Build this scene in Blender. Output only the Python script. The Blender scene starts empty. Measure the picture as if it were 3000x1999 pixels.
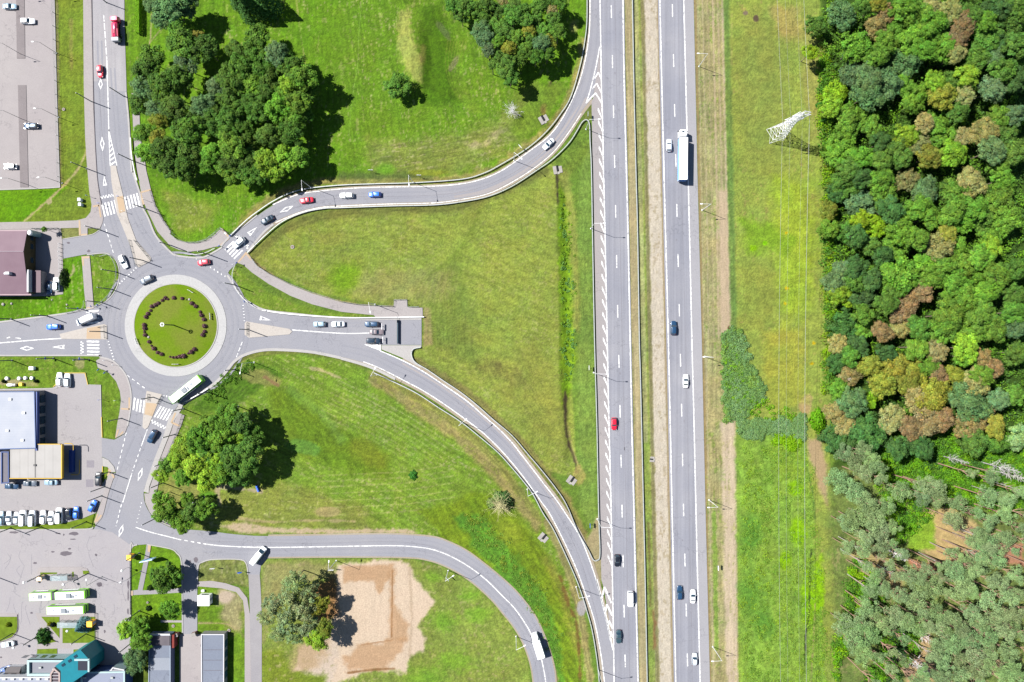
import bpy, bmesh, math, random
import numpy as np
from mathutils import Vector, Matrix
from mathutils.geometry import tessellate_polygon
R = math.radians
C = bpy.context.scene.collection
sc = bpy.context.scene

# ---------------------------------------------------------------- camera, sky, sun, exposure
S = 0.11            # metres per photo pixel on the ground
CX, CY = 1500.0, 999.5
H = 229.0           # flying height
cam = bpy.data.cameras.new('camera'); camo = bpy.data.objects.new('camera', cam); C.objects.link(camo)
camo.location = (0, 0, H); camo.rotation_euler = (0, 0, 0)
cam.sensor_width = 36.0; cam.lens = 36.0 * H / (3000 * S); cam.clip_start = 1.0; cam.clip_end = 6000
sc.camera = camo
ELEV, AZ = 51.5, 21.0          # sun height; sun stands in the west-north-west
sunv = Vector((-math.cos(R(AZ)) * math.cos(R(ELEV)), math.sin(R(AZ)) * math.cos(R(ELEV)), math.sin(R(ELEV))))
w = bpy.data.worlds.new("World"); sc.world = w; w.use_nodes = True
nt = w.node_tree; bg = nt.nodes['Background']
sky = nt.nodes.new('ShaderNodeTexSky'); sky.sky_type = 'NISHITA'; sky.sun_disc = False
sky.sun_elevation = R(ELEV); sky.sun_rotation = math.atan2(sunv.x, sunv.y)
sky.altitude = 1500; sky.air_density = 1.0; sky.dust_density = 0.8
nt.links.new(sky.outputs[0], bg.inputs[0]); bg.inputs[1].default_value = 0.06
sl = bpy.data.lights.new('sun', 'SUN'); sl.energy = 5.0; sl.angle = R(0.5); sl.color = (1.0, 0.965, 0.91)
so = bpy.data.objects.new('sun', sl); C.objects.link(so); so.rotation_euler = sunv.to_track_quat('Z', 'Y').to_euler()
so.location = (-150, 60, 200)
sc.view_settings.view_transform = 'Standard'; sc.view_settings.look = 'None'
sc.view_settings.gamma = 1.0; sc.view_settings.use_curve_mapping = False
sc.view_settings.exposure = 1.14
KG = 3.05            # how much brighter a sunlit flat surface shows than its own albedo

random.seed(7); RNG = np.random.default_rng(11)

# ---------------------------------------------------------------- helpers
def lin(c):
    out = []
    for v in c[:3]:
        v = v / 255.0
        out.append(v / 12.92 if v <= 0.04045 else ((v + 0.055) / 1.055) ** 2.4)
    return out
def alb(c, k=None):             # albedo of something that shows as colour c in full sun
    k = k or KG
    return tuple(min(0.9, v / k) for v in lin(c)) + (1.0,)
def W(px, py, z=0.0): return Vector(((px - CX) * S, (CY - py) * S, z))
def G(px, py, h, z=0.0):        # point at height h seen at photo pixel -> place on the ground
    f = (H - h) / H
    return Vector(((px - CX) * S * f, (CY - py) * S * f, z))
def Gp(px, py, h):              # the same, in ground pixels
    f = (H - h) / H
    return (CX + (px - CX) * f, CY + (py - CY) * f)
def sm(t): return t * t * (3 - 2 * t)
def relief(px, py):
    """gentle relief of the fields in metres (scalar or arrays)"""
    px = np.asarray(px, float); py = np.asarray(py, float)
    z = np.zeros(np.broadcast(px, py).shape)
    d = ((px - 1215 - (py - 160) * 0.06) / 48) ** 2 + ((py - 165) / 140) ** 2
    z = z + 1.7 * np.clip(1 - d, 0, 1) ** 1.5
    xd = 1655 + (py - 480) * 0.02
    band = np.clip((py - 500) / 60, 0, 1) * np.clip((1400 - py) / 60, 0, 1)
    z = z - 0.9 * np.exp(-((px - xd) / 16) ** 2) * band
    return z - 0.06
def gz(px, py): return float(relief(px, py))

class MB:
    """collects faces; build() links them as ONE mesh object"""
    def __init__(s): s.v = []; s.f = []; s.m = []; s.uv = {}
    def face(s, pts, m=0):
        n = len(s.v); s.v += [tuple(p) for p in pts]; s.f.append(list(range(n, n + len(pts)))); s.m.append(m)
    def box(s, c, d, rz=0, m=0, top=None, bev=0.0):
        """c centre of the bottom, d full size; top=(fx,fy) shrinks the top"""
        x, y, z = d[0] / 2, d[1] / 2, d[2]; tx, ty = (top or (1, 1))
        ca, sa = math.cos(rz), math.sin(rz)
        def P(a, b, h): return (c[0] + a * ca - b * sa, c[1] + a * sa + b * ca, c[2] + h)
        if bev > 0:
            k = bev
            ring = lambda X, Y, h: [P(a, b, h) for a, b in ((-X + k, -Y), (X - k, -Y), (X, -Y + k), (X, Y - k), (X - k, Y), (-X + k, Y), (-X, Y - k), (-X, -Y + k))]
            s.loft([ring(x, y, 0), ring(x * tx, y * ty, z - k * .6), ring((x - k) * tx, (y - k) * ty, z)], m=m, cap=True)
            return
        b = [P(-x, -y, 0), P(x, -y, 0), P(x, y, 0), P(-x, y, 0)]
        t = [P(-x * tx, -y * ty, z), P(x * tx, -y * ty, z), P(x * tx, y * ty, z), P(-x * tx, y * ty, z)]
        s.loft([b, t], m=m, cap=True)
    def loft(s, rings, m=0, cap=False, close=True):
        n0 = len(s.v); k = len(rings[0])
        for r in rings: s.v += [tuple(p) for p in r]
        for i in range(len(rings) - 1):
            for j in range(k if close else k - 1):
                a = n0 + i * k + j; b = n0 + i * k + (j + 1) % k
                s.f.append([a, b, b + k, a + k]); s.m.append(m)
        if cap:
            s.f.append([n0 + j for j in range(k)][::-1]); s.m.append(m)
            e = n0 + (len(rings) - 1) * k
            s.f.append([e + j for j in range(k)]); s.m.append(m)
    def tube(s, pts, r, n=6, m=0, r2=None):
        pts = [Vector(p) for p in pts]; rings = []
        for i, p in enumerate(pts):
            d = (pts[min(i + 1, len(pts) - 1)] - pts[max(i - 1, 0)])
            d = d.normalized() if d.length > 1e-9 else Vector((0, 0, 1))
            u = d.cross(Vector((0, 0, 1)) if abs(d.z) < .9 else Vector((1, 0, 0))).normalized(); v = d.cross(u)
            rr = r if r2 is None else r + (r2 - r) * i / (len(pts) - 1)
            rings.append([p + (u * math.cos(2 * math.pi * k / n) + v * math.sin(2 * math.pi * k / n)) * rr for k in range(n)][::-1])
        s.loft(rings, m=m, cap=True)
    def sphere(s, c, r, n=8, m=0, sq=1.0):
        rings = []
        for i in range(1, n // 2 + 1):
            a = math.pi * i / (n // 2 + 1)
            rings.append([(c[0] + r * math.sin(a) * math.cos(2 * math.pi * j / n), c[1] + r * math.sin(a) * math.sin(2 * math.pi * j / n), c[2] - r * sq * math.cos(a)) for j in range(n)])
        s.loft(rings, m=m, cap=True)
    def flat(s, pts, z, m=0):
        """filled outline of photo pixels at height z"""
        vs = [W(x, y, z) for x, y in pts]
        n0 = len(s.v); s.v += [tuple(v) for v in vs]
        for t in tessellate_polygon([vs]):
            a, b, c = (vs[i] for i in t)
            if (b - a).cross(c - a).z < 0: t = (t[0], t[2], t[1])
            s.f.append([n0 + i for i in t]); s.m.append(m)
    def slab(s, pts, z0, z1, m=0, side=None):
        """raised slab with upright edges from photo-pixel outline"""
        s.flat(pts, z1, m)
        n = len(pts); area = sum(pts[i][0] * pts[(i + 1) % n][1] - pts[(i + 1) % n][0] * pts[i][1] for i in range(n))
        if area > 0: pts = pts[::-1]       # pixel y is down
        for i in range(n):
            a, b = pts[i], pts[(i + 1) % n]
            s.face([W(*a, z0), W(*b, z0), W(*b, z1), W(*a, z1)], side if side is not None else m)
    def ribbon(s, pts, wpx, z, off=0.0, m=0, smooth=True, z0=None):
        if smooth: pts = spline(pts)
        L, Rr = offset(pts, off - wpx / 2), offset(pts, off + wpx / 2)
        n0 = len(s.v)
        for a, b in zip(L, Rr): s.v += [tuple(W(*a, z)), tuple(W(*b, z))]
        for i in range(len(pts) - 1):
            q = n0 + 2 * i; s.f.append([q, q + 1, q + 3, q + 2]); s.m.append(m)
        if z0 is not None:
            for side in (L, Rr[::-1]):
                for i in range(len(side) - 1):
                    s.face([W(*side[i], z), W(*side[i + 1], z), W(*side[i + 1], z0), W(*side[i], z0)], m)
    def build(s, name, mats, parent=None, smooth=False, color=None):
        me = bpy.data.meshes.new(name); me.from_pydata(s.v, [], s.f)
        if not isinstance(mats, (list, tuple)): mats = [mats]
        for mm in mats: me.materials.append(mm)
        if len(mats) > 1: me.polygons.foreach_set('material_index', s.m)
        if smooth: me.polygons.foreach_set('use_smooth', [True] * len(me.polygons))
        me.update()
        bm = bmesh.new(); bm.from_mesh(me)
        if name in ('asphalt',): pass
        bm.to_mesh(me); bm.free()
        o = bpy.data.objects.new(name, me); C.objects.link(o)
        if parent: o.parent = parent
        if color: o.color = color
        return o

def spline(p, n=5):
    if len(p) < 3: return list(p)
    q = [p[0]] + list(p) + [p[-1]]; out = []
    for i in range(1, len(q) - 2):
        a, b, c, d = q[i - 1], q[i], q[i + 1], q[i + 2]
        for k in range(n):
            t = k / n
            out.append(tuple(0.5 * (2 * b[j] + (c[j] - a[j]) * t + (2 * a[j] - 5 * b[j] + 4 * c[j] - d[j]) * t * t + (3 * b[j] - a[j] - 3 * c[j] + d[j]) * t ** 3) for j in (0, 1)))
    out.append(tuple(p[-1])); return out
def offset(pts, d):
    out = []
    for i, p in enumerate(pts):
        a = pts[max(i - 1, 0)]; b = pts[min(i + 1, len(pts) - 1)]
        dx, dy = b[0] - a[0], b[1] - a[1]; l = math.hypot(dx, dy) or 1
        out.append((p[0] - dy / l * d, p[1] + dx / l * d))
    return out
def resample(pts, step):
    out = [tuple(pts[0])]; acc = 0
    for a, b in zip(pts[:-1], pts[1:]):
        l = math.hypot(b[0] - a[0], b[1] - a[1])
        if l < 1e-6: continue
        t = step - acc
        while t <= l:
            out.append((a[0] + (b[0] - a[0]) * t / l, a[1] + (b[1] - a[1]) * t / l)); t += step
        acc = (acc + l) % step
    return out
def tag(o, label=None, cat=None, group=None, kind=None):
    if label: o['label'] = label
    if cat: o['category'] = cat
    if group: o['group'] = group
    if kind: o['kind'] = kind
    return o
def empty(name, loc=(0, 0, 0), rz=0):
    o = bpy.data.objects.new(name, None); C.objects.link(o); o.location = loc; o.rotation_euler = (0, 0, rz)
    o.empty_display_size = 0.5
    return o
def copy_tree(o, parent=None, color=None):
    c = o.copy(); C.objects.link(c)
    for k in ('label', 'group', 'category'):
        if parent is None and k in c: del c[k]
    if parent: c.parent = parent
    if color and (c.type == 'MESH'): c.color = color
    for ch in o.children: copy_tree(ch, c, color)
    return c

# ---------------------------------------------------------------- materials
def mat(name, rough=0.8, spec=0.3, metal=0.0, coat=0.0):
    m = bpy.data.materials.new(name); m.use_nodes = True
    b = m.node_tree.nodes['Principled BSDF']
    b.inputs['Roughness'].default_value = rough; b.inputs['Specular IOR Level'].default_value = spec
    b.inputs['Metallic'].default_value = metal; b.inputs['Coat Weight'].default_value = coat
    return m, m.node_tree, b
def N(nt, t, **kw):
    n = nt.nodes.new(t)
    for k, v in kw.items(): setattr(n, k, v)
    return n
def noise(nt, scale, detail=3, rough=0.55, stretch=None, rot=0, coord='Object'):
    tc = N(nt, 'ShaderNodeTexCoord'); mp = N(nt, 'ShaderNodeMapping'); nz = N(nt, 'ShaderNodeTexNoise')
    nt.links.new(tc.outputs[coord], mp.inputs[0]); nt.links.new(mp.outputs[0], nz.inputs['Vector'])
    mp.inputs['Rotation'].default_value = (0, 0, rot)
    if stretch: mp.inputs['Scale'].default_value = stretch
    nz.inputs['Scale'].default_value = scale; nz.inputs['Detail'].default_value = detail; nz.inputs['Roughness'].default_value = rough
    return nz.outputs[0]
def ramp(nt, fac, a, b, ca=(0, 0, 0, 1), cb=(1, 1, 1, 1)):
    r = N(nt, 'ShaderNodeValToRGB'); r.color_ramp.elements[0].position = a; r.color_ramp.elements[1].position = b
    r.color_ramp.elements[0].color = ca; r.color_ramp.elements[1].color = cb
    nt.links.new(fac, r.inputs[0]); return r.outputs[0]
def mix(nt, fac, a, b, mode='MIX'):
    m = N(nt, 'ShaderNodeMix', data_type='RGBA', blend_type=mode)
    for sock, v in ((m.inputs[0], fac), (m.inputs[6], a), (m.inputs[7], b)):
        if hasattr(v, 'is_output') or isinstance(v, bpy.types.NodeSocket): nt.links.new(v, sock)
        else: sock.default_value = v
    return m.outputs[2]
def bump(nt, b, fac, dist=0.05, st=0.5):
    n = N(nt, 'ShaderNodeBump'); n.inputs['Distance'].default_value = dist; n.inputs['Strength'].default_value = st
    nt.links.new(fac, n.inputs['Height']); nt.links.new(n.outputs[0], b.inputs['Normal'])
def paved(name, c1, c2, c3=None, rough=0.9, streak=None, rot=0, speck=0.14, deep=.07):
    """worn paving: large blotches, streaks along the traffic, fine grain"""
    m, nt, b = mat(name, rough, 0.25)
    big = ramp(nt, noise(nt, 0.05, 4), 0.35, 0.68)
    col = mix(nt, big, alb(c1), alb(c2))
    med = ramp(nt, noise(nt, 0.35, 5, 0.6), 0.4, 0.75)
    col = mix(nt, mix(nt, 0.35, (0, 0, 0, 1), med), col, alb(c3 or c1))
    if streak:
        st = ramp(nt, noise(nt, streak[2], 3, 0.6, stretch=(streak[0], streak[1], 1), rot=rot), 0.32, 0.68, (1 - deep * 1.3, 1 - deep * 1.3, 1 - deep * 1.2, 1), (1 + deep, 1 + deep, 1 + deep, 1))
        col = mix(nt, 1.0, col, st, 'MULTIPLY')
    wv = N(nt, 'ShaderNodeTexVoronoi', feature='DISTANCE_TO_EDGE'); tcv = N(nt, 'ShaderNodeTexCoord'); wv.inputs['Scale'].default_value = 0.11; nm = N(nt, 'ShaderNodeVectorMath', operation='ADD'); ns = N(nt, 'ShaderNodeTexNoise'); ns.inputs['Scale'].default_value = .5; nt.links.new(tcv.outputs['Object'], ns.inputs[0]); sc2 = N(nt, 'ShaderNodeVectorMath', operation='SCALE'); sc2.inputs['Scale'].default_value = 5.0; nt.links.new(ns.outputs['Color'], sc2.inputs[0]); nt.links.new(tcv.outputs['Object'], nm.inputs[0]); nt.links.new(sc2.outputs[0], nm.inputs[1]); nt.links.new(nm.outputs[0], wv.inputs['Vector'])
    crk = ramp(nt, wv.outputs['Distance'], 0.004, 0.016, (0.80, 0.80, 0.81, 1), (1, 1, 1, 1)); msk = ramp(nt, noise(nt, .04, 3), .48, .56); col = mix(nt, msk, col, mix(nt, 1.0, col, crk, 'MULTIPLY'))
    fine = ramp(nt, noise(nt, 3.0, 4, 0.7), 0.25, 0.75, (1 - speck, 1 - speck, 1 - speck, 1), (1 + speck, 1 + speck, 1 + speck, 1))
    col = mix(nt, 1.0, col, fine, 'MULTIPLY')
    nt.links.new(col, b.inputs['Base Color']); bump(nt, b, noise(nt, 6.0, 3), 0.02, 0.3)
    return m
def simple(name, c, rough=0.6, spec=0.4, metal=0.0, var=0.08, scale=0.8, k=None, coat=0):
    m, nt, b = mat(name, rough, spec, metal, coat)
    v = ramp(nt, noise(nt, scale, 4), 0.3, 0.7, (1 - var, 1 - var, 1 - var, 1), (1 + var, 1 + var, 1 + var, 1))
    nt.links.new(mix(nt, 1.0, alb(c, k), v, 'MULTIPLY'), b.inputs['Base Color'])
    return m
M = {}
M['asphalt'] = paved('asphalt', (189, 190, 201), (199, 198, 205), (181, 182, 192))
M['asphalt_ns'] = paved('highway_asphalt', (180, 182, 195), (200, 200, 208), (184, 186, 199), streak=(1.0, 0.010, 1.1), rot=R(1.3), deep=.1)
M['asphalt_old'] = paved('old_asphalt', (206, 203, 208), (216, 213, 216), (198, 194, 200), streak=(1.0, 0.03, 0.7))
M['shoulder'] = paved('shoulder_asphalt', (209, 201, 200), (200, 194, 196), (214, 206, 204))
M['shoulder_grey'] = paved('grey_shoulder', (203, 202, 208), (210, 208, 213), (196, 195, 201))
M['plaza'] = paved('plaza_asphalt', (210, 205, 210), (218, 212, 213), (198, 192, 200), speck=0.10)
M['lot'] = paved('lot_concrete', (211, 202, 203), (219, 211, 210), (198, 190, 190), speck=0.10)
M['forecourt'] = paved('forecourt_concrete', (209, 203, 206), (216, 211, 212), (200, 195, 198))
M['pavement'] = paved('pavement', (211, 202, 202), (218, 211, 209), (204, 195, 195))
M['lightpave'] = paved('light_concrete', (226, 222, 219), (233, 229, 226), (218, 213, 211))
M['apron'] = paved('apron_stone', (236, 235, 235), (240, 239, 238), (228, 227, 229))
M['kerb'] = paved('kerb_stone', (228, 224, 222), (236, 233, 230), (216, 211, 209))
M['darkstrip'] = paved('dark_strip', (174, 164, 166), (184, 175, 175), (160, 150, 152))
M['greypath'] = paved('grey_path', (196, 192, 197), (207, 203, 205), (180, 176, 180))
M['gravel'] = paved('gravel', (206, 190, 168), (216, 204, 186), (190, 176, 150), speck=0.22)
M['tactile'] = paved('tactile_yellow', (245, 214, 178), (248, 221, 188), (238, 205, 165), speck=0.05)
M['tar'] = paved('tar_patch', (128, 120, 130), (150, 142, 150), (118, 110, 118))
m_, nt_, b_ = mat('road_paint', 0.7, 0.3)
wv = ramp(nt_, noise(nt_, 1.2, 5, 0.7), 0.34, 0.60, alb((212, 211, 214)), (0.66, 0.66, 0.65, 1))
nt_.links.new(wv, b_.inputs['Base Color']); M['paint'] = m_
m_, nt_, b_ = mat('faded_paint', 0.8, 0.3)
wv = ramp(nt_, noise(nt_, 1.5, 5, 0.7), 0.35, 0.62, alb((205, 203, 208)), alb((240, 239, 238)))
nt_.links.new(wv, b_.inputs['Base Color']); M['faded'] = m_
M['white'] = simple('white_metal', (250, 250, 250), 0.5, 0.4, var=0.03, k=1.5)
M['galv'] = simple('galvanised_steel', (214, 220, 218), 0.5, 0.5, 0.1, 0.05, k=2.4)
M['pole'] = simple('pole_steel', (120, 135, 140), 0.5, 0.4, 0.2, 0.05)
M['lamp_grey'] = simple('lamp_metal', (245, 245, 248), 0.45, 0.5, 0.0, 0.03, k=1.5)
M['dark'] = simple('dark_rubber', (48, 50, 55), 0.8, 0.2)
M['concrete'] = simple('concrete', (216, 210, 204), 0.9, 0.2, var=0.12)
M['stone'] = simple('boulder_stone', (228, 222, 214), 0.9, 0.2, var=0.12, scale=2)
# object-coloured paint, foliage
def objcol(name, rough, spec, coat=0.0, metal=0.0, var=0.03):
    m, nt, b = mat(name, rough, spec, metal, coat)
    oi = N(nt, 'ShaderNodeObjectInfo')
    v = ramp(nt, noise(nt, 1.5, 3), 0.3, 0.7, (1 - var,) * 3 + (1,), (1 + var,) * 3 + (1,))
    nt.links.new(mix(nt, 1.0, oi.outputs['Color'], v, 'MULTIPLY'), b.inputs['Base Color'])
    b.inputs['Coat Roughness'].default_value = 0.08
    return m
M['carpaint'] = objcol('car_paint', 0.35, 0.5, 0.8, 0.15)
M['matt'] = objcol('coloured_panel', 0.6, 0.4)
m_, nt_, b_ = mat('tinted_glass', 0.06, 0.9); b_.inputs['Base Color'].default_value = (0.012, 0.03, 0.045, 1); b_.inputs['Coat Weight'].default_value = 1.0
M['glass'] = m_
M['headlamp'] = simple('lamp_glass', (235, 238, 242), 0.15, 0.8)
M['taillamp'] = simple('tail_lamp', (150, 25, 25), 0.25, 0.6)
def foliage(name, transl=0.28, var=0.35):
    m, nt, b = mat(name, 0.75, 0.2)
    oi = N(nt, 'ShaderNodeObjectInfo'); at = N(nt, 'ShaderNodeAttribute', attribute_name='tint')
    c = mix(nt, 1.0, oi.outputs['Color'], at.outputs['Color'], 'MULTIPLY')
    nt.links.new(c, b.inputs['Base Color'])
    tr = N(nt, 'ShaderNodeBsdfTranslucent'); mx = N(nt, 'ShaderNodeMixShader'); mx.inputs[0].default_value = transl
    nt.links.new(c, tr.inputs[0]); nt.links.new(b.outputs[0], mx.inputs[1]); nt.links.new(tr.outputs[0], mx.inputs[2])
    nt.links.new(mx.outputs[0], nt.nodes['Material Output'].inputs[0])
    return m
M['foliage'] = foliage('foliage')
M['bark'] = objcol('bark', 0.9, 0.1, var=0.25)
# ---------------------------------------------------------------- ground: one sheet, its grasses and soils coloured per point
_T = np.random.default_rng(5).random((256, 256)).astype(np.float32)
def vn(x, y):
    x = np.asarray(x, np.float32); y = np.asarray(y, np.float32)
    xi = np.floor(x); yi = np.floor(y); fx = x - xi; fy = y - yi
    fx = fx * fx * (3 - 2 * fx); fy = fy * fy * (3 - 2 * fy)
    xi = xi.astype(np.int64) & 255; yi = yi.astype(np.int64) & 255; x1 = (xi + 1) & 255; y1 = (yi + 1) & 255
    return (_T[yi, xi] * (1 - fx) + _T[yi, x1] * fx) * (1 - fy) + (_T[y1, xi] * (1 - fx) + _T[y1, x1] * fx) * fy
def fbm(x, y, o=4):
    s = 0; a = 0.5; t = 0
    for k in range(o):
        s = s + a * vn(x + 37.3 * k, y + 91.7 * k); t += a; a *= 0.55; x = x * 2.03; y = y * 2.03
    return s / t
STEP = 3.0
fx_ = np.arange(-90, 3091, STEP); fy_ = np.arange(-90, 2091, STEP)
far = [120, 300, 700, 1600, 4000, 11000]
gx = np.concatenate([[-90 - f for f in far[::-1]], fx_, [3090 + f for f in far]]).astype(np.float32)
gy = np.concatenate([[-90 - f for f in far[::-1]], fy_, [2090 + f for f in far]]).astype(np.float32)
PX, PY = np.meshgrid(gx, gy)
COL = np.zeros(PX.shape + (3,), np.float32); COL[:] = np.array((118, 150, 50)) / 255
def win(x0, y0, x1, y1):
    i0, i1 = np.searchsorted(gy, [y0, y1]); j0, j1 = np.searchsorted(gx, [x0, x1])
    return slice(max(i0 - 1, 0), i1 + 1), slice(max(j0 - 1, 0), j1 + 1)
def lay(sl, mask, col, tex, dry, op):
    x, y = PX[sl], PY[sl]
    c = np.array(col, np.float32) / 255 * np.ones(x.shape + (1,), np.float32)
    if tex:
        ang, amp = tex[0], tex[1]; L, T = (tex[2], tex[3]) if len(tex) > 3 else (70, 5)
        ca, sa = math.cos(R(ang)), math.sin(R(ang)); u = x * ca + y * sa; v = -x * sa + y * ca
        n = fbm(u / L, v / T, 3) * 2 - 1
        c = c * (1 + amp * n)[..., None]
    if dry:
        dc, amt, ang, L, T = dry
        ca, sa = math.cos(R(ang)), math.sin(R(ang)); u = x * ca + y * sa; v = -x * sa + y * ca
        n = vn(u / L + 11, v / T + 5) * .5 + .5 * vn(x / 5, y / 5); k = np.clip((n - (1 - amt * .9)) / 0.12, 0, 1) * fbm(x / 90 + 3, y / 90, 2) * 1.5
        k = np.clip(k, 0, 1)[..., None] * .55; c = c * (1 - k) + np.array(dc, np.float32) / 255 * k
    m = (mask * op)[..., None]
    COL[sl] = COL[sl] * (1 - m) + c * m
def bpoly(pts, col, soft=8, rag=8, op=1, tex=None, dry=None, rs=25):
    p = np.array(pts, np.float32); pad = soft + rag + 4
    sl = win(p[:, 0].min() - pad, p[:, 1].min() - pad, p[:, 0].max() + pad, p[:, 1].max() + pad)
    x, y = PX[sl], PY[sl]; ins = np.zeros(x.shape, bool); d = np.full(x.shape, 1e9, np.float32)
    for a, b in zip(p, np.roll(p, -1, 0)):
        if a[1] != b[1]:
            c = ((a[1] > y) != (b[1] > y)) & (x < (b[0] - a[0]) * (y - a[1]) / (b[1] - a[1]) + a[0]); ins ^= c
        e = b - a; t = np.clip(((x - a[0]) * e[0] + (y - a[1]) * e[1]) / max(float(e @ e), 1e-6), 0, 1)
        d = np.minimum(d, np.hypot(x - a[0] - t * e[0], y - a[1] - t * e[1]))
    d = np.where(ins, d, -d) + (fbm(x / rs, y / rs, 4) - .5) * 2 * rag
    lay(sl, np.clip(d / soft + .5, 0, 1), col, tex, dry, op)
def bell(cx, cy, rx, ry, col, soft=.3, rag=.3, op=1, rot=0, tex=None, dry=None, rs=20):
    m = max(rx, ry) * 1.8; sl = win(cx - m, cy - m, cx + m, cy + m); x, y = PX[sl] - cx, PY[sl] - cy
    ca, sa = math.cos(R(rot)), math.sin(R(rot)); u = (x * ca + y * sa) / rx; v = (-x * sa + y * ca) / ry
    d = 1 - np.hypot(u, v) + (fbm(PX[sl] / rs, PY[sl] / rs, 4) - .5) * 2 * rag
    lay(sl, np.clip(d / soft + .5, 0, 1), col, tex, dry, op)
def bline(pts, wd, col, soft=4, rag=3, op=1, par=0.0, dry=None, rs=15, smooth=True):
    p = np.array(spline(pts, 4) if smooth else pts, np.float32); pad = wd / 2 + soft + rag + 4
    sl = win(p[:, 0].min() - pad, p[:, 1].min() - pad, p[:, 0].max() + pad, p[:, 1].max() + pad)
    x, y = PX[sl], PY[sl]; d = np.full(x.shape, 1e9, np.float32); sg = np.zeros(x.shape, np.float32); ss = np.zeros(x.shape, np.float32); L = 0
    for a, b in zip(p[:-1], p[1:]):
        e = b - a; l = float(np.hypot(*e))
        if l < 1e-5: continue
        t = np.clip(((x - a[0]) * e[0] + (y - a[1]) * e[1]) / (l * l), 0, 1)
        dd = np.hypot(x - a[0] - t * e[0], y - a[1] - t * e[1]); k = dd < d
        d = np.where(k, dd, d); cr = (x - a[0]) * e[1] - (y - a[1]) * e[0]
        sg = np.where(k, np.sign(cr) * dd, sg); ss = np.where(k, L + t * l, ss); L += l
    m = np.clip((wd / 2 - d + (fbm(x / rs, y / rs, 3) - .5) * 2 * rag) / soft + .5, 0, 1)
    c = np.array(col, np.float32)
    if par:
        n = fbm(ss / 60, sg / 3.2 + 50, 3) * 2 - 1
        COL[sl] = COL[sl] * (1 - (m * op)[..., None]) + (c / 255 * (1 + par * n)[..., None]) * (m * op)[..., None]
    else: lay(sl, m, col, None, dry, op)

CREAM = (214, 202, 150); TAN = (196, 176, 124)
# --- north field
bpoly([(370, -90), (1760, -90), (1735, 60), (1715, 200), (1650, 345), (1560, 440), (1440, 515), (1270, 545), (1000, 552), (860, 562), (700, 660), (650, 690), (560, 708), (500, 690), (440, 560), (410, 380), (380, 200)],
      (116, 163, 28), tex=(92, .14, 110, 4), dry=(CREAM, .36, 92, 26, 4))
bpoly([(1010, -90), (1430, -90), (1500, 200), (1560, 330), (1400, 470), (1010, 500), (985, 250)], (116, 158, 32), soft=60, rag=30, tex=(80, .17, 70, 4), dry=(CREAM, .40, 85, 20, 4))
bpoly([(1240, 20), (1290, 20), (1330, 120), (1325, 220), (1345, 300), (1235, 310), (1225, 170)], (90, 132, 18), soft=24, rag=8, tex=(80, .12, 50, 6))  # shaded east flank of the mound, painted as darker grass
bpoly([(1172, 30), (1200, 20), (1212, 120), (1242, 190), (1240, 250), (1205, 235), (1172, 170), (1162, 90)], (172, 182, 82), soft=12, rag=14, rs=14, tex=(80, .2, 30, 5))  # pale dry grass; the mound's sunny side is painted in with it
bell(1240, 165, 10, 26, (176, 160, 84), rag=.5, soft=.8, op=.6)
bell(1300, 90, 40, 10, (112, 130, 66), rot=55, rag=.5, op=.8)
bell(1330, 185, 26, 9, (146, 142, 96), rot=-60, rag=.5, op=.8)
for k in range(7): bline([(1312 + 9 * k, 120), (1305 + 8 * k, 190), (1325 + 7 * k, 260), (1380 + 6 * k, 330)], 2.5, (150, 165, 60), soft=2, rag=1, op=.5)
bline([(1062, -10), (1052, 90), (1046, 200), (1030, 300), (1022, 400)], 2.2, (150, 190, 70), soft=2, rag=1, op=.75)
bline([(868, 0), (875, 60), (882, 110), (893, 180), (900, 260)], 3, (205, 195, 130), soft=2, rag=2, op=.6)
bline([(443, 40), (442, 90), (437, 130), (422, 165)], 3, (196, 182, 132), soft=2, rag=1); bline([(478, 78), (455, 105), (437, 128)], 3, (196, 182, 132), soft=2, rag=1, op=.8)
bpoly([(1080, 410), (1330, 400), (1480, 330), (1560, 250), (1600, 300), (1530, 420), (1400, 490), (1250, 520), (1080, 520)], (140, 156, 62), soft=40, rag=25, tex=(-12, .2, 60, 5), dry=(CREAM, .46, -14, 26, 4))
bline([(1370, 425), (1420, 420), (1460, 385)], 16, (206, 192, 140), soft=12, rag=12, op=.75, par=.2)
bline([(700, 668), (760, 605), (860, 552), (1000, 530), (1270, 528), (1420, 505), (1530, 440), (1630, 350), (1690, 230), (1712, 120)], 24, (176, 166, 92), soft=12, rag=10, par=.22, op=.9)
bline([(1000, 515), (1130, 516), (1260, 512)], 22, (100, 120, 52), soft=14, rag=8, op=.8)
bell(1130, 495, 26, 14, (124, 190, 36), soft=1, rag=.6, op=.7); bell(1250, 506, 60, 10, (150, 165, 50))
bpoly([(480, 560), (640, 600), (610, 670), (520, 680)], (150, 160, 62), soft=26, rag=18, op=.75, dry=(CREAM, .42, 60, 12, 5))
bline([(1615, 240), (1600, 280), (1585, 310), (1565, 345)], 7, (86, 74, 52), soft=5, rag=5)
bpoly([(1560, 250), (1640, 240), (1660, 260), (1600, 370), (1520, 410), (1500, 380)], (126, 158, 44), soft=16, rag=14, tex=(60, .2, 30, 5))
bell(1592, 325, 10, 18, (150, 110, 66), op=.6, soft=.7, rag=.5); bell(1680, 80, 12, 18, (195, 190, 120), op=.6, soft=.7, rag=.5)
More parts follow.
